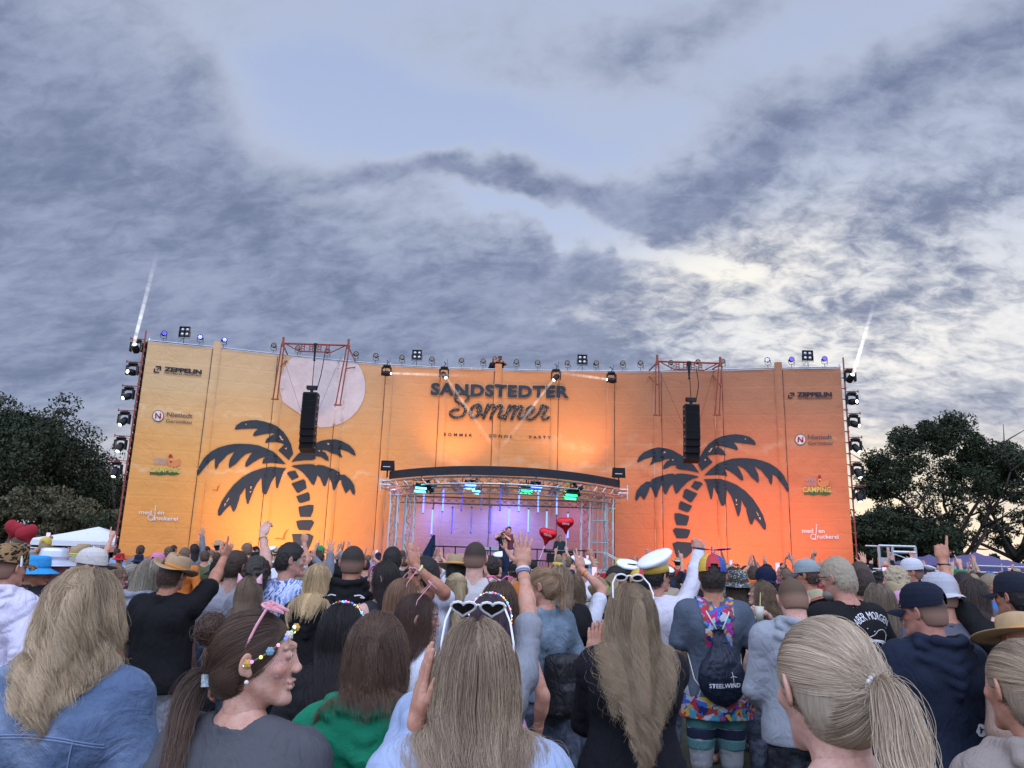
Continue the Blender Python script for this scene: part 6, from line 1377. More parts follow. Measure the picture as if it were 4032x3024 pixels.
def h_straw(F, root, c, band, R=.19, curl=.03, tilt=0, crown=.11, yaw=0, pinch=.012, roll=0):
    T_ = (rotm(math.radians(tilt), math.radians(roll), math.radians(yaw)), (0, 0, 0)); h_ = hb(brimhat_mb(R, crown, .088, curl, pinch, .01), F, 'straw_hat', m_straw, root, T_, True, c)
    if band: o = band_mb(.088); V = np.vstack(o.v)@T_[0].T; o.v = [V@F.HR.T+F.HC]; o.build('hat_band', m_cloth, h_, True, color=band)
def h_captain(F, root, c=(.78, .78, .82), b=(.02, .02, .03), tilt=0):
    o = captain_mb(); V = np.vstack(o.v)@rotm(math.radians(tilt)).T; o.v = [V@F.HR.T+F.HC]; h_ = o.build('captain_hat', [plain('hat_white', (.78, .78, .82)), plain('hat_band_%d' % int(b[0]*1000), b)], root, True); v_ = visor_mb(False, 0, .05); hb(v_, F, 'visor', m_black, h_)
def h_prop(F, root):
    cs = [plain('cap_yellow', (.62, .42, .05)), plain('cap_red', (.45, .02, .03)), plain('cap_blue', (.03, .07, .30)), plain('cap_yellow', 0), plain('cap_red', 0), plain('cap_blue', 0)]; order = [cs[i] for i in (2, 0, 1, 2, 0, 1)]
    b = cap_mb(False, .004, panels=range(6)); h_ = hb(b, F, 'propeller_cap', [cs[2], cs[1], cs[0], cs[0], cs[1], cs[2]], root, None, True); hb(visor_mb(), F, 'visor', cs[2], h_)
    p = MB(); p.cyl((0, -.012, .15), (0, -.012, .195), .004, n=6); p.ball((0, -.012, .195), .007, 8)
    for s_ in (-1, 1): p.path([(0, -.012, .178), (s_*.06, -.012+s_*.01, .182), (s_*.125, -.012+s_*.02, .188)], [.006, .024, .016], 8, .18, up=(0, .3, 1))
    hb(p, F, 'propeller', plain('propeller_blue', (.03, .10, .42), .3), h_)
HATS = dict(cap=h_cap, bucket=h_bucket, straw=h_straw, captain=h_captain, prop=h_prop)
def project(F, pts, off=.004, front=False):
    """lay (x, z) figure-space points on the back of the shirt"""
    from mathutils.bvhtree import BVHTree
    if not hasattr(F, 'bvh'): F.bvh = BVHTree.FromPolygons(F.sv[0].tolist(), F.sv[1].tolist())
    out = []; 
    for x, z in pts:
        h = F.bvh.ray_cast(Vector((x, -.6 if not front else .6, z)), Vector((0, 1 if not front else -1, 0)))[0]; y = h[1] if h else -.12; out.append((x, y-off if not front else y+off, z))
    return out
def backtext(F, s_, x, z, w_, h, m_, arc=0., off=.02, name='lettering', slope=0.):
    cu = bpy.data.curves.new('t', 'FONT'); cu.body = s_; cu.offset = off; cu.resolution_u = 2; to = bpy.data.objects.new('t', cu); COL.objects.link(to); dg = bpy.context.evaluated_depsgraph_get(); me = bpy.data.meshes.new_from_object(to.evaluated_get(dg)); bpy.data.objects.remove(to)
    n = len(me.vertices); co = np.zeros(n*3); me.vertices.foreach_get('co', co); co = co.reshape(-1, 3); x0, x1 = co[:, 0].min(), co[:, 0].max(); u = (co[:, 0]-x0)/(x1-x0)-.5; v = co[:, 1]/.72
    if arc: R = w_/(2*math.sin(abs(arc)/2))*1.0; a = u*abs(arc); sg = 1 if arc > 0 else -1; rr = R+sg*v*h; X_ = x+rr*np.sin(a); Z_ = z+sg*(rr*np.cos(a)-R)
    else: X_ = x+u*w_; Z_ = z+v*h+slope*u*w_
    co = np.array(project(F, list(zip(X_, Z_)))); me.vertices.foreach_set('co', co.ravel()); me.materials.clear(); me.materials.append(m_); me.update(); return link(name, me, F.shirt)
def backlines(F, Ls, r, m_, name='printed_drawing'):
    mb = MB()
    for L in Ls:
        L = np.array(L, float); t = np.linspace(0, len(L)-1, (len(L)-1)*5+1); L = np.stack([np.interp(t, range(len(L)), L[:, j]) for j in (0, 1)], 1)
        for _ in range(2): L[1:-1] = (L[:-2]+2*L[1:-1]+L[2:])/4
        mb.path(project(F, L, .003), r, 5, .4, up=(0, -1, 0))
    return mb.build(name, m_, F.shirt)
def l2w(F, p): r = F.root; return np.array(Matrix.LocRotScale(r.location, r.rotation_euler, r.scale)@Vector(p))
def attach_thing(F, name, label, cat, group=None):
    """a separate thing standing in the same frame as the figure that carries it"""
    r = F.root; o = link(name, None, loc=r.location); o.rotation_euler = r.rotation_euler; o.scale = r.scale; return tag(o, label, cat, group)
m_whiteink = mat('white_shirt_print', rough=.7, fn=vary((.7, .7, .72), .08, 30))
T1 = lambda x, y: (.09185*x, 520.6+.09185*y); T2 = lambda x, y: (177.8+.09185*x, 520.6+.09185*y); T3 = lambda x, y: (355.6+.09185*x, 520.6+.09185*y)
T4 = lambda x, y: (533.3+.09185*x, 520.6+.09185*y); T5 = lambda x, y: (685.7+.09185*x, 520.6+.09185*y); T6 = lambda x, y: (820.8+.09185*x, 520.6+.09185*y)
def ledband(F, root, n=26, lift=.012, y0=.01, tilt=-.2, r=.006, name='light_up_headband'):
    mb = MB(); t = np.linspace(-.15, np.pi+.15, n); P = np.stack([np.cos(t)*(.086+lift), np.full(n, y0)+tilt*np.sin(t)*.1, .01+np.sin(t)*(.105+lift)], 1); h_ = hb(MB().path(P, .004, 6), F, name, m_whitep, root)
    b = MB()
    for i, q in enumerate(P): b.mat(i*5 % 7).ball(q, r*(1 if i % 2 else 1.25), 8)
    hb(b, F, 'glowing_beads', LEDS, h_, None, True)
# ---------------------------------------------------------------- nearest row
def ex_h1(F, root):
    b = MB(); b.path([(.035, -.10, .065), (.045, -.108, .035)], .014, 8); hb(b, F, 'hair_tie', plain('tan_tie', (.35, .22, .14)), root)
F1 = person('woman with shaggy wavy blonde hair and a blue denim jacket at the bottom left', 88, 573, 2.35, -3, True, 1.18, hair=('half', (.47, .37, .25), dict(length=.25, wave=.020, vol=.022, tie=(.035, -.098, .07), k=48, cl=.80, pull=.9)), top=('denim', (.105, .155, .26)), lod=0, extra=ex_h1, seed=1)
m_stitch = plain('denim_stitch', (.16, .22, .36))
backlines(F1, [[(-.19, 1.31), (-.1, 1.335), (0, 1.34), (.1, 1.335), (.19, 1.31)], [(-.19, 1.303), (-.1, 1.328), (0, 1.333), (.1, 1.328), (.19, 1.303)], [(-.125, 1.33), (-.10, 1.15), (-.085, .98)], [(.125, 1.33), (.10, 1.15), (.085, .98)]], .0022, m_stitch, 'seam_stitching')
def ex_h2(F, root):
    # pink sunglasses pushed up on the head, frames seen from the side
    R = rotm(math.radians(62)); g_ = glasses_mb(.0042, True); hb(g_, F, 'pink_glasses', [m_pinkp, m_clear], root, (R, (0, -.004, .034)))
    mb = MB(); t = np.linspace(-1.9, 1.9, 30); P = np.stack([np.sin(t)*.094, .012+np.cos(t)*.078, .045-.035*np.abs(np.sin(t))+np.cos(t)*.035], 1); h_ = hb(MB().path(P, .0022, 5), F, 'fairy_light_garland', plain('green_wire', (.1, .16, .08)), root)
    b = MB()
    for i in range(1, 30, 2): b.mat(i*3 % 7).ball(P[i]*1.03, .0046, 8)
    hb(b, F, 'glowing_beads', LEDS, h_, None, True); rg = np.random.default_rng(3)
    for i in range(3, 30, 5):
        f = MB(); f.ball(P[i]*1.05, .0075, 8, (.6, 1, 1))
        for k in range(6): a = k*1.05; f.ball(P[i]*1.05+np.array([0, math.cos(a)*.006, math.sin(a)*.006]), .0055, 6, (.6, 1, 1))
        hb(f, F, 'paper_rose', [plain('rose_cream', (.7, .6, .5)), plain('rose_blue', (.2, .32, .42)), plain('rose_gold', (.55, .35, .06))][(i//5) % 3], h_, None, True)
    
    e = MB(); e.ball((.086, -.006, -.042), .006, 8); e.ball((-.086, -.006, -.042), .006, 8); hb(e, F, 'earring', mat('pearl', (.7, .66, .6), .2), root, None, True)
    gl = MB(); 
    for k in range(60):
        z = rg.normal(-.006, .014); y = .066+rg.normal(0, .010); 
        for s_ in (1,): gl.mat(k % 3).ball((s_*(.0545-(y-.066)*.62-abs(z+.02)*.05), y, z), .0011, 4)
    hb(gl, F, 'face_glitter', [mat('glitter_white', (.8, .8, .85), .2), mat('glitter_violet', (.5, .35, .8), .2), mat('glitter_pink', (.8, .45, .5), .2)], root)
    # bun
    rg = np.random.default_rng(8); b = MB(); S = []
    c = np.array([-.01, -.122, .078]); n = 900; m_ = 18
    for k in range(n):
        ax = rg.normal(size=3)*np.array([.5, 1, .5]); ax /= np.linalg.norm(ax); u = np.cross(ax, rg.normal(size=3)); u /= np.linalg.norm(u); w_ = np.cross(ax, u); rr = rg.uniform(.018, .046); t = np.linspace(0, rg.uniform(2.5, 5.5), m_)
        S.append(c+(np.outer(np.cos(t), u)+np.outer(np.sin(t), w_))*rr*np.array([1.0, .95, .9])+ax*rg.normal()*.012+rg.normal(size=(m_, 3))*.001)
    S = np.array(S)@F.HR.T+F.HC; strands_obj('bun_strands', S, rg.random(n), .0009, .0004, [o for o in root.children if o.name.startswith('hair')][0], HBR)
F2 = person('woman in profile with a dark bun and ponytail, light garland and grey sweatshirt', 257, 613, 2.02, -22, True, 1.45, skin=(.62, .36, .27), hair=('pony', (.085, .050, .034), dict(length=.50, tie=(-.01, -.113, -.035), vol=.012, wave=.003, k=60)), top=('long', (.085, .085, .095)), head=(-62, 3, 0), lod=0, mouth=.25, extra=ex_h2, seed=2)
V, Q = mesh_sdf([('+', ell((-.01, -.120, .076), (.040, .038, .036)), .01)], .004); V = V@F2.HR.T+F2.HC; link('hair_bun', npmesh('hair_bun', V, Q, m_hair), F2.root, color=(.075, .045, .03))
def hairclip(F, root):
    b = MB(); b.box((0, -.125, -.045), (.03, .02, .03)); hb(b, F, 'hair_clip', mat('shiny_clip', (.6, .7, .75), .15), root)
hairclip(F2, F2.root)
def ex_h7(F, root):
    g_ = glasses_mb(.0034, True); hb(g_, F, 'white_heart_glasses', [m_whitep, m_dark], root, (rotm(math.radians(44))*np.array([1.05, 1, .95]), (0, -.030, .070)))
F7 = person('woman with straight blonde hair and big white heart glasses on her head, pale cardigan', 478, 624, 1.86, 4, True, 1.12, hair=('long', (.33, .255, .185), dict(length=.36, vol=.013, wave=.007, k=120, part=.0, pull=1.0)), top=('knit', (.36, .44, .62)), lod=0, extra=ex_h7, armL=('px', 417, 722, 1.86, 'flat', (.10, .1, 1), (1, .3, 0), (-.25, -.1, -1)), seed=7)
def ex_h12(F, root):
    b = MB(); rg = np.random.default_rng(2)
    for k in range(16): a = k*.393; b.ball((.012+.020*math.cos(a), -.128+.004*math.sin(a*2), .012+.017*math.sin(a)), .0052, 8)
    hb(b, F, 'pearl_hair_tie', mat('clear_beads', (.75, .72, .70), .1), root, None, True)
F12 = person('woman with an ash blonde ponytail tied with clear beads, nearest at the bottom right', 822, 622, 1.5, 2, True, .95, skin=SK3, hair=('pony', (.46, .38, .29), dict(length=.40, tie=(.012, -.128, .012), vol=.016, wave=.010, k=60)), top=('tank', (.55, .42, .36)), head=(12, -6, 0), lod=0, extra=ex_h12, seed=12)
F14 = person('woman with a wavy light blonde ponytail and beige hoodie at the bottom right corner', 1021, 642, 2.0, 10, True, 1.0, hair=('pony', (.38, .30, .22), dict(length=.42, tie=(-.02, -.12, .03), wave=.014, k=50)), top=('hoodie', (.30, .25, .22)), lod=0, nstr=.6, seed=14)
# ---------------------------------------------------------------- second row
F3 = person('woman with straight black hair and a rainbow light headband', 344, 604, 3.2, 0, True, 1.05, hair=('long', (.014, .010, .012), dict(length=.36, vol=.012, k=80)), top=('tee', (.012, .012, .014)), lod=0, extra=ledband, nstr=.6, seed=33)
F4 = person('woman with half tied brown hair and a bright green hoodie', 379, 616, 2.35, 4, True, 1.12, hair=('half', (.105, .062, .042), dict(length=.20, vol=.013, wave=.006, tie=(0, -.116, .052), k=110, part=.01)), top=('hoodie', (.012, .23, .12)), lod=0, nstr=.8, seed=4)
def ex_pg(F, root): hb(glasses_mb(.003, True), F, 'pink_heart_glasses', [m_pinkp, m_clear], root, (rotm(math.radians(48)), (0, -.005, .088)))
F5 = person('laughing brown haired woman in profile with sparkly pink glasses on her hair, white t-shirt', 418, 595, 3.8, -30, True, .98, skin=SK3, hair=('long', (.085, .048, .035), dict(length=.26, vol=.010)), top=('tee', (.66, .67, .74)), head=(-52, 0, 0), mouth=.8, lod=0, nstr=.5, extra=ex_pg, seed=5)
F6 = person('woman with long straight light brown hair and round pink heart glasses on top', 404, 579, 4.7, -25, True, .95, skin=SK3, hair=('long', (.21, .12, .07), dict(length=.45, vol=.008)), top=('tank', (.4, .2, .2)), head=(-40, 0, 0), extra=ex_pg, nstr=1.6, seed=6)
def ex_h8(F, root): ledband(F, root)
F8 = person('purple haired woman with glowing headband and grey top raising her open hand', 491, 595, 3.5, 0, True, 1.12, hair=('long', (.085, .055, .085), dict(length=.17, vol=.012)), top=('cold', (.27, .28, .31)), lod=0, nstr=.5, extra=ex_h8, armR=('px', 522.5, 561, 3.75, 'open', (.0, .05, 1), (0, 1, 0), (1, -.1, .1)), seed=8)
def ex_h9(F, root):
    hb(glasses_mb(.0045, False), F, 'white_glasses', [m_whitep, m_dark], root, (rotm(math.radians(38))*np.array([1.08, 1, 1.0]), (0, -.025, .078)))
F9 = person('woman with long wavy highlighted hair and white glasses on top, black coat, clapping', 632, 586, 3.4, 2, True, 1.12, hair=('half', (.31, .235, .155), dict(length=.52, wave=.018, vol=.014, tie=(.0, -.112, .062), k=70, cl=.74, pull=.85)), top=('coat', (.010, .010, .014)), lod=0, extra=ex_h9, armL=('px', 595, 662, 3.58, 'flat', (.0, .1, 1), (.6, .8, 0), (-.2, -.1, -1)), armR=('px', 605, 660, 3.72, 'flat', (-.1, .1, 1), (-.6, -.8, 0), (.5, -.1, -1)), seed=9)
F13 = person('man in a navy cap and navy hooded sweatshirt', 921, 584, 3.9, 6, False, 1.16, skin=(.48, .23, .17), hair=('buzz', (.07, .048, .038)), top=('hoodie', (.012, .018, .036)), hat=('cap', (.010, .014, .028), None, False, .002), head=(34, -4, 0), lod=0, seed=13, topz=.02)
p_ = project(F13, [(.11, 1.12)])[0]; b = MB(); b.cyl((p_[0], p_[1], p_[2]), (p_[0], p_[1]-.003, p_[2]), .028, n=20); o = b.build('round_patch', m_whiteink, F13.shirt); b = MB(); b.path([(p_[0]-.006, p_[1]-.005, p_[2]+.014), (p_[0]+.003, p_[1]-.005, p_[2]+.002), (p_[0]-.008, p_[1]-.005, p_[2]-.012)], .004, 5, .3, up=(0, -1, 0)); b.path([(p_[0]-.008, p_[1]-.005, p_[2]+.003), (p_[0]+.010, p_[1]-.005, p_[2]+.006)], .003, 5, .3, up=(0, -1, 0)); b.build('patch_figure', plain('patch_navy', (.02, .03, .06)), o)
F11 = person('man with cropped hair and a light grey hooded sweatshirt looking down', 791, 579, 4.6, -2, False, 1.06, skin=SK3, hair=('buzz', (.11, .07, .045)), top=('hoodie', (.30, .32, .355)), pants=(.02, .02, .025), head=(0, -14, 0), lod=0, armL='front', armR='front', seed=11, face=False)
for p2 in (F11,):
    V, Q = mesh_sdf([('+', cone((-.05, -.045, 1.49), (.05, -.05, 1.485), .022, .022), .01)], .007); link('printed_collar', npmesh('printed_collar', V, Q, m_multi), F11.root)
# propeller cap man with drawstring bag
F10 = person('man in a red yellow and blue propeller cap, grey t-shirt and striped shorts', 712, 559, 5.5, 0, False, 1.08, skin=SK2, hair=('short', (.03, .022, .018)), top=('tee', (.085, .105, .14)), pants=(.35, .36, .38), hat=('prop',), head=(-12, 0, 0), lod=0, armL='front', armR='down', seed=10, shorts=True)
V, Q = mesh_sdf(shirt_ops(F10, .024, 0, .76, neck=.085), .009); V = wrinkle(V, Q, .01, np.random.default_rng(4)); V = V[:]; qm = V[Q].mean(1); keepq = Q[((np.abs(qm[:, 0]) < .105+.02*np.sin(qm[:, 2]*9)) & (qm[:, 2] > 1.20)) | (qm[:, 2] < .90)]; link('patterned_jersey', npmesh('patterned_jersey', V, keepq, m_multi), F10.root)
for (za, zb_, c, nm) in ((.80, .90, (.012, .014, .02), 'dark_short_panel'), (.70, .80, (.08, .25, .26), 'teal_short_panel'), (.635, .70, (.025, .035, .07), 'navy_stripe'), (.57, .635, (.10, .24, .25), 'teal_stripe')):
    o_ = pants_ops(F10, .0195, za); o_.append(('-', ((lambda P, zb_=zb_: zb_-P[..., 2]), np.array([-9, -9, zb_]), np.array([9, 9, 9.])), .003)); V, Q = mesh_sdf(o_, .009); link(nm, npmesh(nm, V, Q, m_cloth), F10.root, color=c)
bag = attach_thing(F10, 'drawstring_bag', 'navy drawstring bag with white lettering on the back of the propeller cap man', 'bag'); bo = [('+', ell((.0, -.178, 1.01), (.150, .065, .15)), .02), ('+', cone((.0, -.17, 1.10), (-.005, -.145, 1.30), .10, .03, (1, .5, 1)), .06), ('+', ell((-.005, -.15, 1.315), (.035, .02, .02)), .01)]
V, Q = mesh_sdf(bo, .006); rad = np.abs(V[:, 2]-.9)*0; fold = np.sin(np.arctan2(V[:, 0]+.005, 1.33-V[:, 2])*38)*.004*np.clip((V[:, 2]-1.02)/.25, 0, 1); V = V+vnormals(V, Q)*fold[:, None]; V = wrinkle(V, Q, .008, np.random.default_rng(6), 14)
class _F: pass
fb = _F(); fb.sv = (V, Q); fb.shirt = link('bag_body', npmesh('bag_body', V, Q, m_nylon), bag, color=(.008, .014, .032))
backtext(fb, 'STEELWIND', .0, .975, .195, .026, m_whiteink, 0, .02, slope=.06); backlines(fb, [[(.058, .985), (.050, 1.045)], [(.050, 1.045), (.075, 1.038)], [(.050, 1.045), (.046, 1.07)], [(.050, 1.045), (.034, 1.035)]], .0016, m_whiteink, 'turbine_mark')
b = MB()
for s_ in (-1, 1): b = MB(); b.path([(s_*.02-.005, -.165, 1.315), (s_*.07, -.12, 1.41), (s_*.10, -.05, 1.478), (s_*.13, .05, 1.44)], .0055, 6); b.build('cord', plain('cream_cord', (.6, .58, .52)), bag, True)
for s_ in (-1, 1): b = MB(); b.path([(s_*.11, -.165, .93), (s_*.155, -.09, 1.0), (s_*.175, -.0, 1.15)], .004, 6); b.build('lower_cord', plain('cream_cord', (.6, .58, .52)), bag, True)
# sloth shirt man
F15 = person('tall grey blond man in a black t-shirt with a white sloth drawing', 835, 559, 5.1, 14, False, 1.18, skin=(.52, .26, .19), hair=('top', (.42, .36, .27), dict(length=.026)), top=('tee', (.010, .010, .011)), glasses=m_black, beard=(.3, .28, .25), head=(28, -10, 0), lod=0, seed=15, face=True)
backtext(F15, 'ABER MORGEN', .085, 1.405, .235, .044, m_whiteink, 1.35, .0); backtext(F15, 'GANZ BESTIMMT', .085, 1.155, .245, .038, m_whiteink, -1.1, .0)
cx, cz = .085, 1.295
backlines(F15, [[(cx-.085, cz-.012), (cx-.05, cz-.004), (cx, cz-.006), (cx+.05, cz-.012), (cx+.085, cz-.03)], [(cx-.085, cz-.016), (cx, cz-.010), (cx+.085, cz-.035)]], .0042, m_whiteink)
backlines(F15, [[(cx-.06, cz), (cx-.052, cz+.014), (cx-.02, cz+.026), (cx+.01, cz+.052), (cx+.05, cz+.055), (cx+.075, cz+.03), (cx+.07, cz-.01)], [(cx-.06, cz), (cx-.062, cz-.006)], [(cx-.035, cz-.012), (cx-.04, cz-.04), (cx-.045, cz-.06), (cx-.032, cz-.062), (cx-.022, cz-.03), (cx-.015, cz-.012)], [(cx-.01, cz-.012), (cx-.015, cz-.05), (cx-.018, cz-.072), (cx-.004, cz-.07), (cx+.005, cz-.02)], [(cx+.04, cz-.012), (cx+.036, cz-.035), (cx+.048, cz-.038), (cx+.052, cz-.014)], [(cx+.062, cz-.014), (cx+.062, cz-.04), (cx+.074, cz-.04), (cx+.072, cz-.016)], [(cx-.055, cz+.006), (cx-.045, cz+.004)], [(cx-.08, cz-.018), (cx-.07, cz-.032)], [(cx-.074, cz-.016), (cx-.066, cz-.036)]], .0017, m_whiteink)
backlines(F15, [[(cx+a-.003, cz+q), (cx+a+.003, cz+q)] for a, q in ((-.06, .06), (-.02, .045), (.09, .02), (.095, -.03), (.10, .06), (.03, -.075), (-.08, .03))], .0028, m_whiteink)
F16 = person('man in a light grey cap over a white and grey raglan shirt', 938, 574, 4.9, -4, False, 1.12, skin=SKIN, hair=('buzz', (.2, .14, .1)), top=('tee', (.13, .12, .15)), hat=('cap', (.42, .42, .46), (.55, .55, .58), True, .006, False), head=(10, -4, 0), seed=16, topz=.02)
V, Q = F16.sv; k = Q[(np.abs(V[Q].mean(1)[:, 0]) < .155)]; link('white_shirt_panel', npmesh('white_shirt_panel', V+vnormals(V, Q)*.003, k, m_cloth), F16.root, color=(.7, .7, .76)); backtext(F16, 'SC', .02, 1.33, .10, .07, plain('grey_shirt_print', (.06, .07, .08)), 0, .04)
F17 = person('man in dark cap and lettered black t-shirt pointing up at the right edge', 1012, 573, 4.7, -8, False, 1.1, skin=SK2, hair=('short', HBK), top=('tee', (.011, .011, .012)), hat=('cap', (.015, .018, .030), None, False, .002), head=(38, 0, 0), armL=('px', 942.5, 561, 5.05, 'point', (.1, .1, 1), (.2, 1, 0), (-1, .1, -.4)), seed=17, topz=.02)
backtext(F17, 'MIA JULIA', .03, 1.245, .30, .052, m_whiteink, 0, .03, slope=-.12); backtext(F17, 'ULTRAS', .02, 1.175, .28, .052, m_whiteink, 0, .055, slope=-.12); backtext(F17, 'www.miajulia.de', .03, 1.145, .17, .014, m_whiteink, 0, 0, slope=-.12)
b = MB(); sd, S, E, Wt, *_ = F17.arms['L']; b.path([Wt+(E-Wt)*.10+np.array([math.cos(t), math.sin(t), 0])*.033 for t in np.linspace(0, 6.28, 14)], .006, 6); b.build('bracelet', m_black, F17.root)
F40 = person('freckled woman with a ponytail and pale denim jacket turned to the left', 541, 568, 5.2, 38, True, 1.08, skin=(.45, .24, .17), hair=('pony', (.26, .17, .10), dict(length=.24, tie=(0, -.11, .06), vol=.012)), top=('denim', (.12, .165, .21)), head=(42, -5, 0), seed=40)
F39 = person('woman with curly brown updo and a pink ribbon bow', 500, 583, 4.4, 5, True, 1.05, hair=('half', (.10, .062, .04), dict(length=.34, wave=.014, vol=.02)), top=('tank', (.6, .35, .45)), seed=39)
b = MB()
for s_ in (-1, 1): b.path([(0, .03, .125), (s_*.04, .03, .155), (s_*.075, .02, .150), (s_*.06, .03, .118), (0, .03, .12)], [.004, .014, .016, .014, .004], 8, .4)
hb(b, F39, 'ribbon_bow', plain('hot_pink_ribbon', (.65, .10, .25)), F39.root)
# ---------------------------------------------------------------- third row
def strawband(F): pass
F25 = person('man in a wide tan straw hat with orange band and black shirt pointing up', 176, 551, 5.6, -6, False, 1.20, skin=SK2, hair=('short', HBR), top=('shirt', (.008, .008, .009)), pants=(.26, .26, .30), hat=('straw', (.42, .27, .15), (.65, .25, .04), .160, .045, -12, .105, 10, .012, 12), armR=('px', 231.5, 546, 6.1, 'point', (.25, .1, 1), (-.9, .3, 0), (.8, -.2, -.7)), head=(-12, 0, 4), lod=0, seed=25, topz=.045, face=False)
F24 = person('brown haired man in a light grey t-shirt with one hand thrown up', 237, 552, 6.2, -3, False, 1.0, skin=SK3, hair=('top', (.06, .038, .026), dict(length=.035)), top=('tee', (.42, .41, .45)), head=(-25, 0, 0), armR=('px', 262.5, 536, 6.4, 'relax', (.12, .3, 1), (.2, 1, 0), (1, .0, -.2)), seed=24)
F21 = person('stern man with glitter on his temple in a blue tropical shirt', 292, 544, 6.1, -35, False, 1.12, skin=(.50, .27, .20), hair=('top', (.022, .017, .015), dict(length=.016)), top=('shirt', (1, 1, 1), m_haw), head=(-38, 0, 0), lod=0, seed=21, jaw=1.08)
rg = np.random.default_rng(9); gl = MB()
for k in range(70): z = rg.normal(.0, .022); y = .045+rg.normal(0, .008); gl.ball((.0665-(y-.045)*.45-abs(z)*.1, y, z), .0018, 4)
hb(gl, F21, 'face_glitter', mat('glitter_teal', (.15, .55, .5), .25), F21.root)
F22 = person('blonde woman with shoulder length hair and a black hoodie', 319, 565, 5.6, -4, True, 1.08, hair=('long', (.52, .39, .22), dict(length=.33, vol=.010)), top=('hoodie', (.010, .010, .011)), nstr=2.2, seed=22)
F23 = person('woman with straight brown hair and pink cat ears', 250, 578, 5.9, 0, True, .95, hair=('long', (.20, .145, .10), dict(length=.30, vol=.015)), top=('tee', (.25, .3, .4)), nstr=2, seed=23)
b = MB()
for s_ in (-1, 1): b.cyl((s_*.072, -.01, .085), (s_*.098, -.01, .155), .034, .002, 10)
b.path([(math.cos(t)*.09, -.01, math.sin(t)*.118) for t in np.linspace(.3, 2.84, 14)], .005, 5); hb(b, F23, 'cat_ears', plain('pink_felt', (.68, .36, .42)), F23.root)
F20 = person('tall man with a fade haircut and black hoodie printed with white lettering', 354, 546, 5.7, 0, False, 1.12, skin=SK2, hair=('buzz', (.035, .028, .024)), top=('hoodie', (.008, .008, .009)), lod=1, seed=20, face=False)
backtext(F20, 'Kneipenmotoristen', 0, 1.36, .33, .038, m_whiteink, .7, .02); backtext(F20, '666 % Vol.', 0, 1.315, .17, .022, m_whiteink, .5, 0)
backlines(F20, [[(s_*.06, 1.43), (s_*.10, 1.435), (s_*.13, 1.415), (s_*.10, 1.42)] for s_ in (-1, 1)], .004, m_whiteink)
F36 = person('tall man with a skin fade and dark beard in an off white t-shirt', 476, 542, 6.2, -2, False, 1.10, skin=SK3, hair=('buzz', (.05, .036, .028)), top=('tee', (.50, .47, .46)), beard=(.03, .022, .018), head=(-8, 0, 0), armR='mouth', seed=36, face=False)
F37 = person('man in a banded straw hat and white t-shirt', 458, 552, 6.6, 6, False, 1.2, skin=SK2, hair=('short', HBK), top=('tee', (.62, .62, .70)), hat=('straw', (.34, .24, .13), (.60, .28, .06), .17, .02, -10), head=(-20, -6, 0), seed=37, topz=.045)
F38 = person('woman with a sandy blonde ponytail and black t-shirt', 456.5, 574, 5.6, 3, True, 1.0, hair=('pony', (.40, .32, .20), dict(length=.36, tie=(.02, -.115, .06), wave=.005)), top=('tee', (.010, .010, .011)), nstr=2, seed=38)
F35 = person('dark haired woman in profile with pink face paint, singing with open mouth', 386, 562, 5.6, 40, True, .95, skin=(.62, .38, .33), hair=('long', (.030, .022, .020), dict(length=.30, vol=.010)), top=('tank', (.03, .03, .035)), head=(42, 6, 0), mouth=1.3, seed=35)
F26 = person('woman with long grey blonde hair and a quilted grey jacket', 152, 561, 5.8, -22, True, 1.1, hair=('long', (.36, .33, .27), dict(length=.36, vol=.016)), top=('nylon', (.24, .25, .30)), pants=(.03, .03, .035), head=(-18, 0, 0), seed=26)
F27 = person('woman with a grey ponytail and magenta jacket', 134, 565, 6.6, -30, True, 1.0, skin=SK2, hair=('pony', (.30, .28, .24), dict(length=.16, tie=(0, -.115, -.01))), top=('denim', (.48, .04, .30), m_cloth), head=(-30, 0, 0), seed=27)
F28 = person('man in a cream cap with black visor', 94, 549, 5.9, -70, False, 1.1, skin=(.55, .28, .21), hair=('buzz', (.14, .10, .07)), top=('tee', (.02, .02, .022)), hat=('cap', (.58, .54, .50), (.012, .012, .014), False, .004, False), head=(-12, 0, 0), seed=28, topz=.02)
F33 = person('ginger woman with dark glasses behind the cream capped man', 114, 565, 6.3, -65, True, 1.0, skin=(.62, .34, .28), hair=('long', (.30, .20, .14), dict(length=.1)), top=('tee', (.3, .05, .2)), glasses=m_black, seed=331)
F31 = person('person in a leopard print cap and white hooded rain jacket at the left edge', 12, 545, 4.9, -8, True, 1.12, hair=('buzz', HBR), top=('nylon', (.66, .62, .76)), hat=('cap', (.3, .2, .1), (.02, .015, .012), False, .006, True, m_leo), head=(-14, 0, 0), lod=0, seed=31, topz=.02)
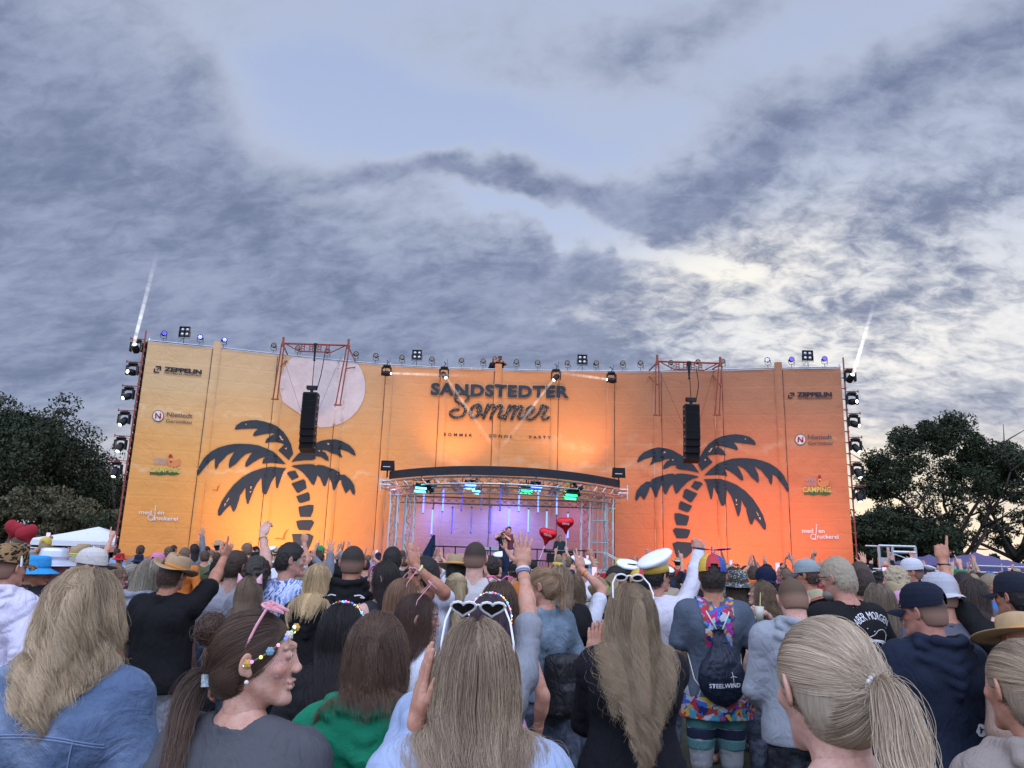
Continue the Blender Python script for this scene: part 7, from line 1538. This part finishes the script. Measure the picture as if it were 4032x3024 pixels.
def hearts(F):
    r = F.root; b = MB(); b.path([(math.cos(t)*.10, .0, math.sin(t)*.125+.01) for t in np.linspace(.0, 3.14, 20)], .007, 6); h_ = hb(b, F, 'headband', m_whitep, r)
    for s_, rr in ((-1, .35), (1, -.35)):
        c = np.array([-.02, .0, .225]) if s_ < 0 else np.array([.150, -.03, .200]); b = MB(); b.path([(s_*.05, 0, .125), (c[0]*.6+s_*.03, .01, .16), tuple(c-np.array([0, 0, .035]))], .004, 6); hb(b, F, 'spring', m_steel, h_)
        V, Q = mesh_sdf([('+', ell((-.022, 0, .016), (.033, .022, .032), rotm(0, .55)), .008), ('+', ell((.022, 0, .016), (.033, .022, .032), rotm(0, -.55)), .008), ('+', cone((0, 0, .0), (0, 0, -.042), .028, .006, (1, .7, 1)), .02)], .004); V = (V*1.25)@rotm(0, rr).T@rotm(0, 0, .38).T+c; V = V@F.HR.T+F.HC; link('plush_heart', npmesh('plush_heart', V, Q, plain('red_plush', (.28, .008, .018), .9)), h_)
hearts(F31)
F30 = person('person in a sky blue bucket hat', 38.5, 554, 6.2, -40, True, 1.1, skin=SK2, hair=('bald', HGR), top=('hoodie', (.03, .03, .035), m_floral), hat=('bucket', (.04, .30, .62), .16), head=(-30, 0, 0), seed=30, topz=.03)
F29 = person('man in a shiny silver bucket hat', 56, 546, 6.4, -70, False, 1.05, skin=(.50, .26, .20), hair=('bald', HGR), top=('tee', (.02, .02, .025)), hat=('bucket', (.70, .72, .80), .185, mat('silver_cloth', (.6, .62, .7), .28, .5)), head=(10, 0, 0), seed=29, topz=.03)
F32 = person('person in a tan hat with a neon yellow band', 79, 545, 9.5, 0, False, 1.0, hair=('bald', HBR), top=('tee', (.05, .05, .05)), hat=('straw', (.36, .24, .13), (.45, .55, .05), .165, .02), lod=2, seed=32, topz=.04)
F34 = person('grey haired man with glasses looking right behind the blue bucket hat', 76, 557.5, 7.2, -75, False, 1.0, skin=(.55, .28, .22), hair=('short', HGR), top=('tee', (.03, .03, .03)), seed=34)
def twohands(): pass
F58 = person('man with an undercut and short beard pointing up in a white t-shirt', 425, 558, 5.4, 45, False, 1.05, skin=SK2, hair=('top', (.022, .017, .015), dict(length=.03)), top=('tee', (.60, .60, .68)), beard=(.03, .022, .02), head=(30, 0, 0), armR=('px', 416, 567, 5.2, 'point', (-.35, .1, 1), (-.6, .6, 0), (1, -.4, -.4)), seed=58)
F59 = person('bald man with a pink head behind the pointing man', 433, 558, 7.5, 0, False, 1.1, skin=(.58, .30, .25), hair=('bald', HBK), top=('tee', (.4, .38, .34)), lod=1, seed=59)
F60 = person('dark haired man with a backpack strap over a white t-shirt', 393, 548, 7.3, 0, False, 1.0, hair=('short', HBK), top=('tee', (.6, .6, .66)), seed=60)
F61 = person('woman with dark curls behind the raised arm', 258, 560, 6.1, 0, True, 1.0, hair=('curly', (.05, .04, .035)), top=('tee', (.3, .3, .35)), seed=61)
F41 = person('woman with wavy brown hair and white t-shirt raising an arm with an orange wristband', 573, 575, 6.2, 0, True, 1.1, hair=('long', (.16, .11, .07), dict(length=.18, wave=.01, vol=.018)), top=('tee', (.62, .63, .70)), armR=('px', 581, 569, 6.4, 'two', (-.2, .1, 1), (.3, 1, 0), (1, 0, -.2)), seed=41)
F42 = person('woman in a black t-shirt between the denim jacket and the white t-shirt', 560, 567, 5.9, 12, True, 1.2, skin=SK3, hair=('long', (.26, .19, .13), dict(length=.16)), top=('tee', (.011, .011, .012)), seed=42)
F43 = person('person in a tilted olive cowboy hat and floral vest', 603, 577, 6.6, 25, False, .98, skin=(.50, .26, .2), hair=('short', HBR), top=('tank', (.3, .3, .3), m_floral), hat=('straw', (.26, .18, .10), (.25, .50, .06), .20, .055, -8, .115, 0, .02, -30), head=(0, -4, -10), seed=43, topz=.04, face=False)
F44 = person('young dark haired man in profile with sunglasses', 616, 567, 7.6, -55, False, 1.0, skin=SK2, hair=('top', HBK), top=('tee', (.05, .05, .06)), head=(-15, 0, 0), glasses=True, seed=44)
F45 = person('man in a tilted captain hat and white and yellow costume with his fist raised', 657, 556, 6.3, -18, False, 1.22, skin=(.50, .26, .19), hair=('short', HBK), top=('long', (.62, .60, .66)), hat=('captain', (.78, .78, .82), (.5, .33, .04), 10), glasses=m_black, head=(-42, 0, 0), armR=('px', 702, 541, 6.55, 'fist', (-.1, .1, 1), (-.2, 1, 0), (.9, .1, -.9)), lod=0, seed=45, topz=.04)
V, Q = F45.sv; qc = V[Q].mean(1); sd, S, E, Wt, *_ = F45.arms['R']; kq = (qc[:, 2] < 1.22)&(np.linalg.norm(qc-E, axis=1) > .16) | ((np.abs((qc-S)@((E-S)/np.linalg.norm(E-S))-.20) < .105)&(qc[:, 0] > F45.sw+.03)); link('gold_costume_panel', npmesh('gold_costume_panel', V+vnormals(V, Q)*.005, Q[kq], m_cloth), F45.root, color=(.50, .33, .04))
F46 = person('child sized person in a second propeller cap behind the white glasses', 640, 572, 7.0, 10, False, .95, hair=('short', HBK), top=('tee', (.3, .05, .05)), hat=('prop',), seed=46)
F47 = person('person in a small white captain hat with a gold badge', 628.5, 563, 8.6, 10, False, 1.0, hair=('short', HBK), top=('tee', (.3, .3, .3)), hat=('captain', (.7, .7, .7), (.03, .03, .02), 0), lod=2, seed=47, topz=.04)
F48 = person('pale curly haired woman leaning her head back and holding a drink', 764, 583, 6.8, 42, True, .95, skin=(.66, .42, .36), hair=('long', (.20, .14, .09), dict(length=.26, wave=.014, vol=.018)), top=('tank', (.012, .012, .014)), head=(25, 16, 8), mouth=.5, lod=0, nstr=.5, armR=('px', 764, 613, 6.4, 'grip', (-1, 0, .2), (0, .3, .1), (.8, -.4, -.8)), seed=48)
cup = thing('drinking_cup', 'clear plastic cup with a striped straw in the curly haired woman\'s hand', 'cup', tuple(at(759.5, 614, 6.32))); b = MB(); b.lathe([(.028, -.06), (.038, .06), (.035, .06), (.026, -.055)], n=16); b.build('cup', mat('clear_plastic', (.5, .5, .4), .1), cup, True); b = MB(); b.cyl((0, 0, -.04), (.015, 0, .17), .004, n=6); b.build('straw', plain('straw_yellow', (.65, .6, .25)), cup)
F49 = person('person in a bright orange bucket hat', 754, 579, 8.0, 5, False, 1.0, hair=('bald', HBK), top=('tee', (.05, .07, .11)), hat=('bucket', (.70, .13, .015), .135), seed=49, topz=.03)
F50 = person('person in a large navy beret like cap', 765.5, 568, 7.6, -10, False, 1.15, hair=('short', HBK), top=('tee', (.03, .03, .04)), hat=('cap', (.010, .014, .04), None, True, .012, False), seed=50, topz=.02)
F501 = person('person in a sequinned sun hat and black vest', 737, 569, 7.0, 0, True, 1.0, hair=('long', (.10, .07, .05), dict(length=.2)), top=('tank', (.012, .012, .014)), hat=('bucket', (.3, .3, .3), .16, m_sequin), armL='point', seed=501, topz=.03)
F51 = person('tall man in a grey flat peaked cap holding a tan plush toy', 806, 560, 7.4, 55, False, 1.1, skin=SK2, hair=('short', HBR), top=('tee', (.3, .3, .33)), hat=('cap', (.28, .32, .33), (.10, .09, .09), False, .004, False), seed=51, topz=.02)
F52 = person('person in a bright red cap', 813, 578, 7.8, 10, False, 1.0, hair=('short', HBK), top=('tee', (.1, .1, .12)), hat=('cap', (.5, .02, .04), None, True, .006, False), seed=52, topz=.02)
F521 = person('person in a pale straw hat with a red band looking down', 819, 588, 6.2, 20, True, 1.0, hair=('long', (.1, .06, .04), dict(length=.2)), top=('tee', (.25, .3, .4)), hat=('straw', (.38, .36, .22), (.5, .03, .05), .16, .0, -10), head=(0, -14, 0), seed=521, topz=.045)
F18 = person('man with thick dark brown hair right of the sloth shirt', 862, 570, 6.2, 0, False, 1.1, skin=SKIN, hair=('short', (.045, .026, .020)), top=('tee', (.02, .02, .022)), seed=18)
F181 = person('brown haired man just behind the thick dark haired man', 859, 563, 7.0, 0, False, 1.1, hair=('top', (.09, .055, .04)), top=('tee', (.2, .22, .25)), seed=181)
F19 = person('woman with straight grey brown hair and red glasses on top', 879, 585, 5.5, 0, True, 1.0, hair=('long', (.22, .17, .13), dict(length=.26)), top=('tee', (.03, .03, .03)), seed=19)
F53 = person('man in profile in a white mesh trucker cap worn backwards', 911, 559, 8.6, 70, False, 1.05, skin=SK2, hair=('buzz', HBK), top=('tee', (.6, .6, .62)), hat=('cap', (.55, .56, .60), (.02, .03, .06), False, .004), seed=53, topz=.02)
F54 = person('woman with curly platinum hair looking left', 895, 569, 8.0, 50, True, 1.0, skin=SK3, hair=('curly', (.50, .42, .28)), top=('tee', (.3, .3, .3)), seed=54)
F541 = person('person in a straw hat with a red ribbon band', 896, 579, 6.6, -10, True, 1.0, hair=('long', (.2, .14, .1), dict(length=.2)), top=('tee', (.4, .1, .15)), hat=('straw', (.33, .28, .15), (.6, .03, .06), .17, .01, 0), seed=541, topz=.045)
F542 = person('person in a pink and white visor behind the navy cap', 900, 592, 6.4, -20, True, .95, hair=('short', HBR), top=('tee', (.03, .03, .03)), hat=('cap', (.6, .3, .45), (.65, .05, .15), False, .002), seed=542, topz=.02)
F55 = person('woman with long dark brown hair looking down to the right', 972, 580, 6.2, -45, True, 1.0, skin=SK3, hair=('long', (.06, .042, .035), dict(length=.40, vol=.014)), top=('tank', (.02, .02, .025)), head=(-15, -14, 0), nstr=1.5, seed=55)
F551 = person('man with dark hair behind the long haired woman at the right', 962, 573, 6.8, 0, False, 1.05, hair=('short', (.03, .018, .02)), top=('tee', (.1, .1, .1)), seed=551)
F56 = person('grey blond person with glasses looking left near the right edge', 990, 575, 7.8, 60, False, 1.0, skin=SK2, hair=('short', (.3, .24, .16)), top=('tee', (.05, .15, .4)), glasses=m_black, seed=56)
F57 = person('person in a wide straw hat with orange band at the right edge', 1019, 607, 3.6, 12, True, 1.0, skin=SK2, hair=('bald', HBR), top=('tee', (.3, .2, .15)), hat=('straw', (.48, .32, .16), (.7, .3, .06), .21, .02, -16, .10, 0, .006), seed=57, topz=.045)
# backpacks worn by people
def backpack(F, lab, c, z=1.17, w_=.15, h=.21, d=.09):
    bp = attach_thing(F, 'backpack', lab, 'backpack', 'backpacks'); rb = lambda c, hs, r: ((lambda P: np.linalg.norm(np.maximum(np.abs(P-np.array(c))-np.array(hs), 0), axis=-1)-r), np.array(c)-np.array(hs)-r, np.array(c)+np.array(hs)+r)
    V, Q = mesh_sdf([('+', rb((0, -.20, z), (w_-.05, d-.05, h-.05), .05), .02), ('+', rb((0, -.28, z-.07), (w_*.7-.03, .01, h*.45-.03), .03), .012)], .008); V = wrinkle(V, Q, .008, np.random.default_rng(2), 12); link('pack_body', npmesh('pack_body', V, Q, m_nylon), bp, color=c)
    b = MB(); 
    for s_ in (-1, 1): b.path([(s_*.09, -.13, z+.2), (s_*.11, -.05, 1.475), (s_*.12, .06, 1.44), (s_*.13, .13, 1.3)], .019, 8, .3); 
    b.build('strap', m_black, bp)
backpack(F8, 'black backpack on the woman raising her open hand', (.012, .012, .013), 1.12, .12, .2)
backpack(F40, 'black backpack on the woman in the pale denim jacket', (.014, .014, .016), 1.04, .115, .19)
backpack(F60, 'black backpack on the dark haired man in white far left of the stage', (.012, .012, .012), 1.2)
def wristband(F, nm, m_, k=.06, r=.0075):
    sd, S, E, Wt, *_ = F.arms[nm]; u, v, d = frame_z(E-Wt); b = MB(); b.path([Wt+(E-Wt)*k+(u*math.cos(t)+v*math.sin(t))*.0305 for t in np.linspace(0, 6.28, 16)], r, 6); b.build('wristband', m_, F.root, True)
wristband(F8, 'R', plain('pale_blue_band', (.55, .60, .72))); wristband(F8, 'R', plain('patterned_band', (.25, .22, .35)), .12, .006); wristband(F41, 'R', plain('orange_band', (.8, .22, .05)), .16); wristband(F58, 'R', plain('yellow_band', (.7, .65, .3)), .10); wristband(F24, 'R', plain('gold_band', (.5, .4, .15)), .08, .005)
# ---------------------------------------------------------------- balloons
for (x, y, Yb, hx, hy, lab, rz) in ((1450, 740, 17.0, 1380, 935, 'lower red heart foil balloon held up before the stage', -.22), (1607, 643, 17.4, 1612, 885, 'upper red heart foil balloon left of the right stage column', .08)):
    c = at(*ZE(x, y-12), Yb); r = thing('heart_balloon', lab, 'balloon', c, 0, 'red heart foil balloons')
    V, Q = mesh_sdf([('+', ell((-.085, 0, .05), (.14, .085, .12), rotm(0, .5)), .03), ('+', ell((.085, 0, .05), (.14, .085, .12), rotm(0, -.5)), .03), ('+', cone((0, 0, .02), (0, 0, -.25), .13, .015, (1, .65, 1)), .06)], .010)
    a = np.arctan2(V[:, 2], V[:, 0]); ed = np.clip(1-np.abs(V[:, 1])/.05, 0, 1); V = V+vnormals(V, Q)*(np.sin(a*46)*.006*ed)[:, None]; V = V@rotm(0, -rz*1.0).T*.92; bo = link('balloon', npmesh('balloon', V, Q, mat('red_foil', (.55, .008, .015), .22, .55)), r)
    fb = _F(); fb.sv = (V, Q); fb.shirt = bo; backtext(fb, 'OKVA', .0, -.01, .17, .045, m_whiteink, 0, .01, slope=-.25 if rz < 0 else -.05)
    hnd = at(*ZE(hx, hy), Yb); b = MB(); b.path([(math.sin(rz)*-.0, 0, -.17), (hnd-c)*.5+np.array([.01, 0, 0]), hnd-c], .007, 5); b.build('stick', plain('white_stick', (.7, .7, .7)), r)
# ---------------------------------------------------------------- performers and crew
def mic(F, root):
    sd, S, E, Wt, *_ = F.arms['R']; b = MB(); h_ = Wt+np.array([-.03, .03, .07]); b.cyl(h_-[0, 0, .06], h_+[0, .02, .09], .013, n=8); b.ball(h_+[0, .025, .11], .025, 10); b.build('microphone', m_black, root)
def stp(x, y, Yp): return ZE(x, y)
PF = person('singer in a dark jacket holding a microphone on the stage', *ZE(1116, 650), 28.3, 165, False, 1.1, hair=('short', HBK), top=('long', (.12, .04, .06)), pants=(.6, .5, .55), head=(12, 0, 0), lod=1, armR='mouth', group='performers on the stage', floor=SF, extra=mic, seed=71)
def camx(F, root):
    sd, S, E, Wt, *_ = F.arms['R']; b = MB(); c = F.HC+F.HR@np.array([0, .16, .0]); b.box(c, (.14, .10, .12)); b.cyl(c, c+F.HR@np.array([0, .16, 0]), .045, n=12); b.build('camera', m_black, root)
PC = person('camera operator filming close beside the singer', *ZE(1068, 680), 28.0, 175, False, 1.0, skin=(.6, .35, .2), hair=('short', (.3, .2, .1)), top=('tee', (.02, .02, .03)), lod=1, armR=((-.1, .28, .2), (.7, -.1, -.6), 'grip', (-.4, .4, .8), (-.7, .1, 0)), armL=((-.1, .28, .15), (.7, -.1, -.6), 'grip', (-.4, .4, .8), (-.7, .1, 0)), group='performers on the stage', floor=SF, extra=camx, seed=72)
PK = person('musician in dark clothes behind the keyboard', *ZE(1560, 722), 30.9, 175, False, 1.05, hair=('short', (.2, .2, .2)), top=('long', (.03, .04, .05)), lod=1, armL='front', armR='front', group='performers on the stage', floor=SF, seed=73)
tag_y = np.interp(.0, WP[:, 0], WP[:, 1])
PW = person('red haired woman in black looking over the top of the banner wall', *Z8(992, 120), 36.0, 172, True, 1.0, skin=(.6, .36, .3), hair=('long', (.30, .12, .07), dict(length=.25)), top=('tee', (.012, .012, .014)), lod=1, armR='down', group='crew on top of the wall', floor=WH-1.12, seed=74)
PP = person('photographer in black aiming a camera from the top of the banner wall', *Z8(1035, 117), 36.0, -170, False, 1.05, skin=SK2, hair=('short', HBK), top=('tee', (.012, .012, .014)), lod=1, armR=((-.12, .26, .16), (.7, -.1, -.6), 'grip', (-.4, .4, .8), (-.7, .1, 0)), armL=((-.12, .28, .12), (.7, -.1, -.6), 'grip', (-.4, .4, .8), (-.7, .1, 0)), group='crew on top of the wall', floor=WH-1.12, extra=camx, seed=75)
b = MB(); b.box((.0, 36.1, WH-1.16), (3.0, 1.0, .06)); b.cyl((-1.4, 36.4, WH-1.16), (-1.4, 36.4, 0), .03, n=6); b.cyl((1.4, 36.4, WH-1.16), (1.4, 36.4, 0), .03, n=6); tag(b.build('catwalk', m_steel), 'scaffold catwalk behind the top edge of the banner wall', 'catwalk')
# ================================================================ the rest of the crowd
TPL = []
defs = [(0, 'down', 'down', 1.05), (0, 'down', 'fist', 1.0), (0, 'down', 'point', 1.05), (0, 'upbent', 'up', 1.0), (0, 'phone', 'down', 1.1), (1, 'down', 'down', 1.0), (1, 'down', 'up', 1.0), (1, 'clapup', 'clapup', 1.0), (1, 'point', 'down', 1.05), (1, 'phone', 'phone', 1.0), (0, 'clapup', 'clapup', 1.1), (1, 'up', 'fist', 1.0)]
pose_w = ['standing with arms down', 'raising a right fist', 'pointing up with the right hand', 'with both hands in the air', 'holding up a phone', 'standing with arms down', 'raising the right hand', 'clapping overhead', 'pointing up with the left hand', 'filming with a raised phone', 'clapping overhead', 'throwing both arms up']
for k, (fm, aL, aR, bk_) in enumerate(defs):
    F = Fig(bool(fm), bk_, aL, aR, (0, 0, 0), 0, 900+k); rng = np.random.default_rng(900+k)
    body = F.body(m_skin, vox=.020, headvox=.010, handvox=.0065, face=False, handscale=1.12)
    V, Q = mesh_sdf(shirt_ops(F, .020, .62 if k % 3 else 1.9, .86, 1.4), .017); V = wrinkle(V, Q, .014, rng); sh = npmesh('tshirt', V, Q, m_cloth); V, Q = mesh_sdf(pants_ops(F), .022); pa = npmesh('trousers', V, Q, m_denim)
    hs = {}
    V, Q = mesh_sdf(cap_ops(.009, .055, -.025, -.075, .006), .009); V = V+vnormals(V, Q)*((vnoise(V*70+k)-.5)*.012)[:, None]; hs['short'] = npmesh('hair', V@F.HR.T+F.HC, Q, m_hair)
    V, Q = mesh_sdf(cap_ops(.003, .055, -.02, -.06), .009); hs['cropped'] = npmesh('hair', V@F.HR.T+F.HC, Q, m_hair)
    V, Q = mesh_sdf(cap_ops(.008, .06, -.02, -.10)+[('+', cone((0, -.075, -.02), (0, -.105, -.28), .068, .072, (1.15, .55, 1)), .04)], .010); V = V+vnormals(V, Q)*(np.sin(np.arctan2(V[:, 0], V[:, 1]+.0)*26+V[:, 2]*14)*.004)[:, None]; hs['long'] = npmesh('hair', V@F.HR.T+F.HC, Q, m_hair)
    V, Q = mesh_sdf(cap_ops(.006, .06, -.02, -.08)+[('+', cone((0, -.115, .05), (0, -.15, -.12), .026, .018), .01)], .009); hs['pony'] = npmesh('hair', V@F.HR.T+F.HC, Q, m_hair)
    V, Q = mesh_sdf(cap_ops(.024, .06, -.03, -.12, .01)+[('+', ell((0, -.06, -.05), (.085, .06, .09)), .03)], .010); V = V+vnormals(V, Q)*((vnoise(V*45+k)-.5)*.03)[:, None]; hs['curly'] = npmesh('hair', V@F.HR.T+F.HC, Q, m_hair)
    TPL.append((F, body, sh, pa, hs, fm))
def hmesh(mb, mats, nm, smooth=True):
    o = mb.build(nm, mats, None, smooth); me = o.data; bpy.data.objects.remove(o); return me
HM = {'cap': hmesh(cap_mb(), m_cloth, 'cap'), 'visor': hmesh(visor_mb(), m_cloth, 'visor'), 'capr': hmesh(cap_mb(True), m_cloth, 'cap'), 'visorr': hmesh(visor_mb(True), m_cloth, 'visor'), 'bucket': hmesh(brimhat_mb(.15, .10, .088, 0, 0, .045, taper=.95), m_cloth, 'bucket_hat'), 'straw': hmesh(brimhat_mb(.175, .11, .088, .03, .012, .01), m_straw, 'straw_hat'), 'band': hmesh(band_mb(.088), m_cloth, 'hat_band'), 'captain': hmesh(captain_mb(), [plain('hat_white', 0), plain('hat_band_20', (.02, .02, .03))], 'captain_hat')}
phone_me = hmesh(MB().box((0, 0, 0), (.075, .010, .155)), m_black, 'phone', False); pscr_me = hmesh(MB().box((0, -.0065, 0), (.068, .002, .145)), mat('phone_screen', (.2, .2, .25), emit=(.75, .55, .75), es=1.1), 'screen', False)
cr = np.random.default_rng(2024); placed = [(f.root.location[0], f.root.location[1]) for *_, f in PEOPLE]
ccol = [('black', (.012, .012, .013)), ('navy', (.012, .02, .05)), ('white', (.60, .60, .64)), ('grey', (.18, .18, .20)), ('red', (.35, .03, .03)), ('light blue', (.2, .32, .5)), ('olive', (.10, .11, .05)), ('pink', (.55, .2, .3)), ('orange', (.55, .16, .03)), ('beige', (.38, .31, .22)), ('teal', (.04, .2, .2)), ('purple', (.14, .06, .25))]; cw = [7, 3, 6, 4, 1.2, 1.6, 1, 1.2, .8, 1.5, .7, .8]; cw = np.array(cw)/sum(cw)
hcol = [('black', HBK), ('dark brown', (.035, .022, .017)), ('brown', (.085, .05, .033)), ('light brown', (.17, .11, .07)), ('blonde', (.36, .27, .16)), ('grey', (.28, .27, .26))]
hcolors = [('white', (.62, .62, .65)), ('navy', (.012, .02, .05)), ('black', (.012, .012, .013)), ('red', (.42, .02, .03)), ('yellow', (.6, .45, .08)), ('bright blue', (.03, .14, .5)), ('pink', (.6, .2, .35)), ('green', (.04, .25, .08))]
marks = [(118, 'left of the wall'), (190, 'below the left logos'), (262, 'below the left palm fronds'), (330, 'below the left palm trunk'), (385, 'just left of the stage'), (440, 'before the left columns'), (500, 'before the singer'), (555, 'before the balloons'), (610, 'before the right columns'), (665, 'just right of the stage'), (720, 'below the right palm trunk'), (785, 'below the right palm fronds'), (850, 'below the right logos'), (905, 'before the white fence'), (1030, 'before the purple tents')]
INFO = {}; NPH = 0; made = 0; tries = 0
Yrings = np.concatenate([np.full(60, 0), np.full(125, 1)])
while made < 205 and tries < 9000:
    tries += 1; Yc = 6.0+16.5*cr.random()**1.25; pxc = cr.uniform(-8, 1032); p = at(pxc, 560, Yc); x, y = p[0], Yc
    k = int(cr.choice(12, p=np.array([5.5, 1.6, 1.2, .9, 1.0, 6.5, 1.1, .9, .9, 1.0, .7, .7])/22.0))
    if k not in (0, 5) and (Yc < 9.5 or (pxc < 230 and cr.random() < .7)): continue
    if any((x-a)**2+(y-b_)**2 < (.50 if Yc > 8 else .44)**2 for a, b_ in placed): continue
    # keep clear of the faces and hands that stand out
    w0 = 740*.12/Yc
    if Yc < 9.5 and any(abs(pxc-f[2]) < w0*.9+740*.10/f[3] and f[3] < 10 and f[3] > Yc for f in PEOPLE[:80]) and cr.random() < .9: continue
    F, body, sh, pa, hs, fm = TPL[k]
    s_ = np.clip(cr.normal(.985 if not fm else .945, .035), .88, 1.07); yw = cr.normal(0, .35) if cr.random() < .85 else cr.uniform(-2.6, 2.6); tilt = cr.normal(0, .03)
    root = link('person', body, loc=(x, y, 0), color=tuple(np.array(SKIN)*cr.uniform(.75, 1.12))); root.rotation_euler = (tilt, cr.normal(0, .03), yw); root.scale = (s_*cr.uniform(.97, 1.05), s_, s_)
    ci = int(cr.choice(len(ccol), p=cw)); link('tshirt', sh, root, color=ccol[ci][1]); link('trousers', pa, root, color=(.04, .05, .08))
    hk = cr.choice(['long', 'pony', 'short', 'curly'], p=[.55, .22, .1, .13]) if fm else cr.choice(['short', 'cropped', 'curly', 'bald'], p=[.62, .22, .06, .10]); hi = int(cr.choice(6, p=[.15, .22, .22, .14, .19, .08])); 
    if hk != 'bald': link('hair', hs[hk], root, color=tuple(np.array(hcol[hi][1])*cr.uniform(.8, 1.25)))
    ht = cr.choice(['none', 'cap', 'capr', 'bucket', 'straw', 'captain'], p=[.66, .09, .06, .06, .09, .04]); hd = ''
    HMx = Matrix.Translation(F.HC)
    if ht != 'none':
        hcI = int(cr.integers(len(hcolors))); c_ = hcolors[hcI][1] if ht != 'straw' else (.36, .27, .15); o = link('straw_hat' if ht == 'straw' else {'cap': 'cap', 'capr': 'cap', 'bucket': 'bucket_hat', 'captain': 'captain_hat'}[ht], HM[ht], root, Vector(F.HC), c_)
        if ht in ('cap', 'capr'): link('visor', HM['visor' if ht == 'cap' else 'visorr'], o, color=c_)
        if ht == 'straw': link('hat_band', HM['band'], o, color=hcolors[hcI][1])
        hd = {'cap': ' in a %s cap' % hcolors[hcI][0], 'capr': ' in a backwards %s cap' % hcolors[hcI][0], 'bucket': ' in a %s bucket hat' % hcolors[hcI][0], 'straw': ' in a straw hat with %s band' % hcolors[hcI][0], 'captain': ' in a white captain hat'}[ht]
    if 'phone' in (defs[k][1], defs[k][2]):
        nm = 'L' if defs[k][1] == 'phone' else 'R'; W_ = F.arms[nm][3]; ph = root.copy(); ph.data = None if False else ph.data; bpy.data.objects.remove(ph)
        loc = Matrix.LocRotScale(root.location, root.rotation_euler, root.scale)@Vector(W_+np.array([0, .02, .11])); ph = link('phone', phone_me, loc=loc); ph.rotation_euler = (0, 0, yw); link('screen', pscr_me, ph); phn = loc
    hname = {'long': 'long', 'pony': 'ponytailed', 'short': 'short', 'curly': 'curly', 'cropped': 'cropped'}.get(hk); hw = ('bald' if hk == 'bald' else '%s %s hair' % (hname, hcol[hi][0])); mk = next((m_[1] for m_ in marks if pxc <= m_[0]), marks[-1][1])
    lab = '%s with %s%s, %s shirt, %s, %s' % ('woman' if fm else 'man', hw if hk != 'bald' else 'bald head', hd, ccol[ci][0], pose_w[k].replace('with ', ''), mk)
    lab = ' '.join(lab.split())
    FAR = root; root['category'] = 'person'; root['group'] = 'crowd before the stage'; INFO[root.name] = (('woman' if fm else 'man'), hw, hd.strip(), ccol[ci][0], pose_w[k], mk, pxc, Yc)
    if 'phone' in (defs[k][1], defs[k][2]): tag(ph, ['first', 'second', 'third', 'fourth', 'fifth', 'sixth', 'seventh', 'eighth', 'ninth', 'tenth', 'next', 'other'][min(NPH, 11)]+' lit phone, held by a %s in %s %s' % ('woman' if fm else 'man', ccol[ci][0], mk), 'phone', 'phones held up in the crowd'); NPH += 1
    placed.append((x, y)); made += 1
# labels for the crowd: look first, then place
crowd = [bpy.data.objects[n] for n in INFO]; sig = {}
for o in crowd:
    q = INFO[o.name]; base = (q[0], q[1], q[2], q[3], q[4]); sig.setdefault((base, q[5]), []).append(o)
for (base, mk), L in sig.items():
    sx, hw, hd, cc, pw = base; pw = {'raising a right fist': 'fist raised', 'pointing up with the right hand': 'pointing up', 'with both hands in the air': 'both hands up', 'holding up a phone': 'phone held up', 'raising the right hand': 'one hand up', 'clapping overhead': 'clapping overhead', 'pointing up with the left hand': 'pointing up left handed', 'filming with a raised phone': 'filming by phone', 'throwing both arms up': 'both arms thrown up'}.get(pw, '')
    L.sort(key=lambda o: INFO[o.name][7]); hd = hd.replace('in a ', 'and ')
    for j, o in enumerate(L):
        parts = [('bald' if hw == 'bald' else hw.replace(' hair', ' haired')).split(), [sx, 'in'], cc.split(), hd.split(), pw.split(), mk.split(), [] if len(L) == 1 else (['nearer'] if j == 0 else ['farther'])]
        T_ = lambda: sum(map(len, parts))
        if T_() > 16: parts[0] = parts[0][-2:]
        if T_() > 16: parts[5] = [q for q in parts[5] if q != 'the']
        if T_() > 16: parts[3] = [q for q in parts[3] if q not in ('backwards', 'bright')]
        if T_() > 16: parts[4] = []
        if T_() > 16: parts[3] = []
        s_ = ' '.join(sum(parts[:4], [])) + (', ' if parts[4] else '') + ' '.join(parts[4]) + ', ' + ' '.join(parts[5]) + (', ' if parts[6] else '') + ' '.join(parts[6])
        o['label'] = s_
if bpy.app.background and False: print(PEOPLE)
for lb, z, px_, Y_, F in PEOPLE:
    if z > 1.98 or z < 1.5: print('HEIGHT', lb, z)
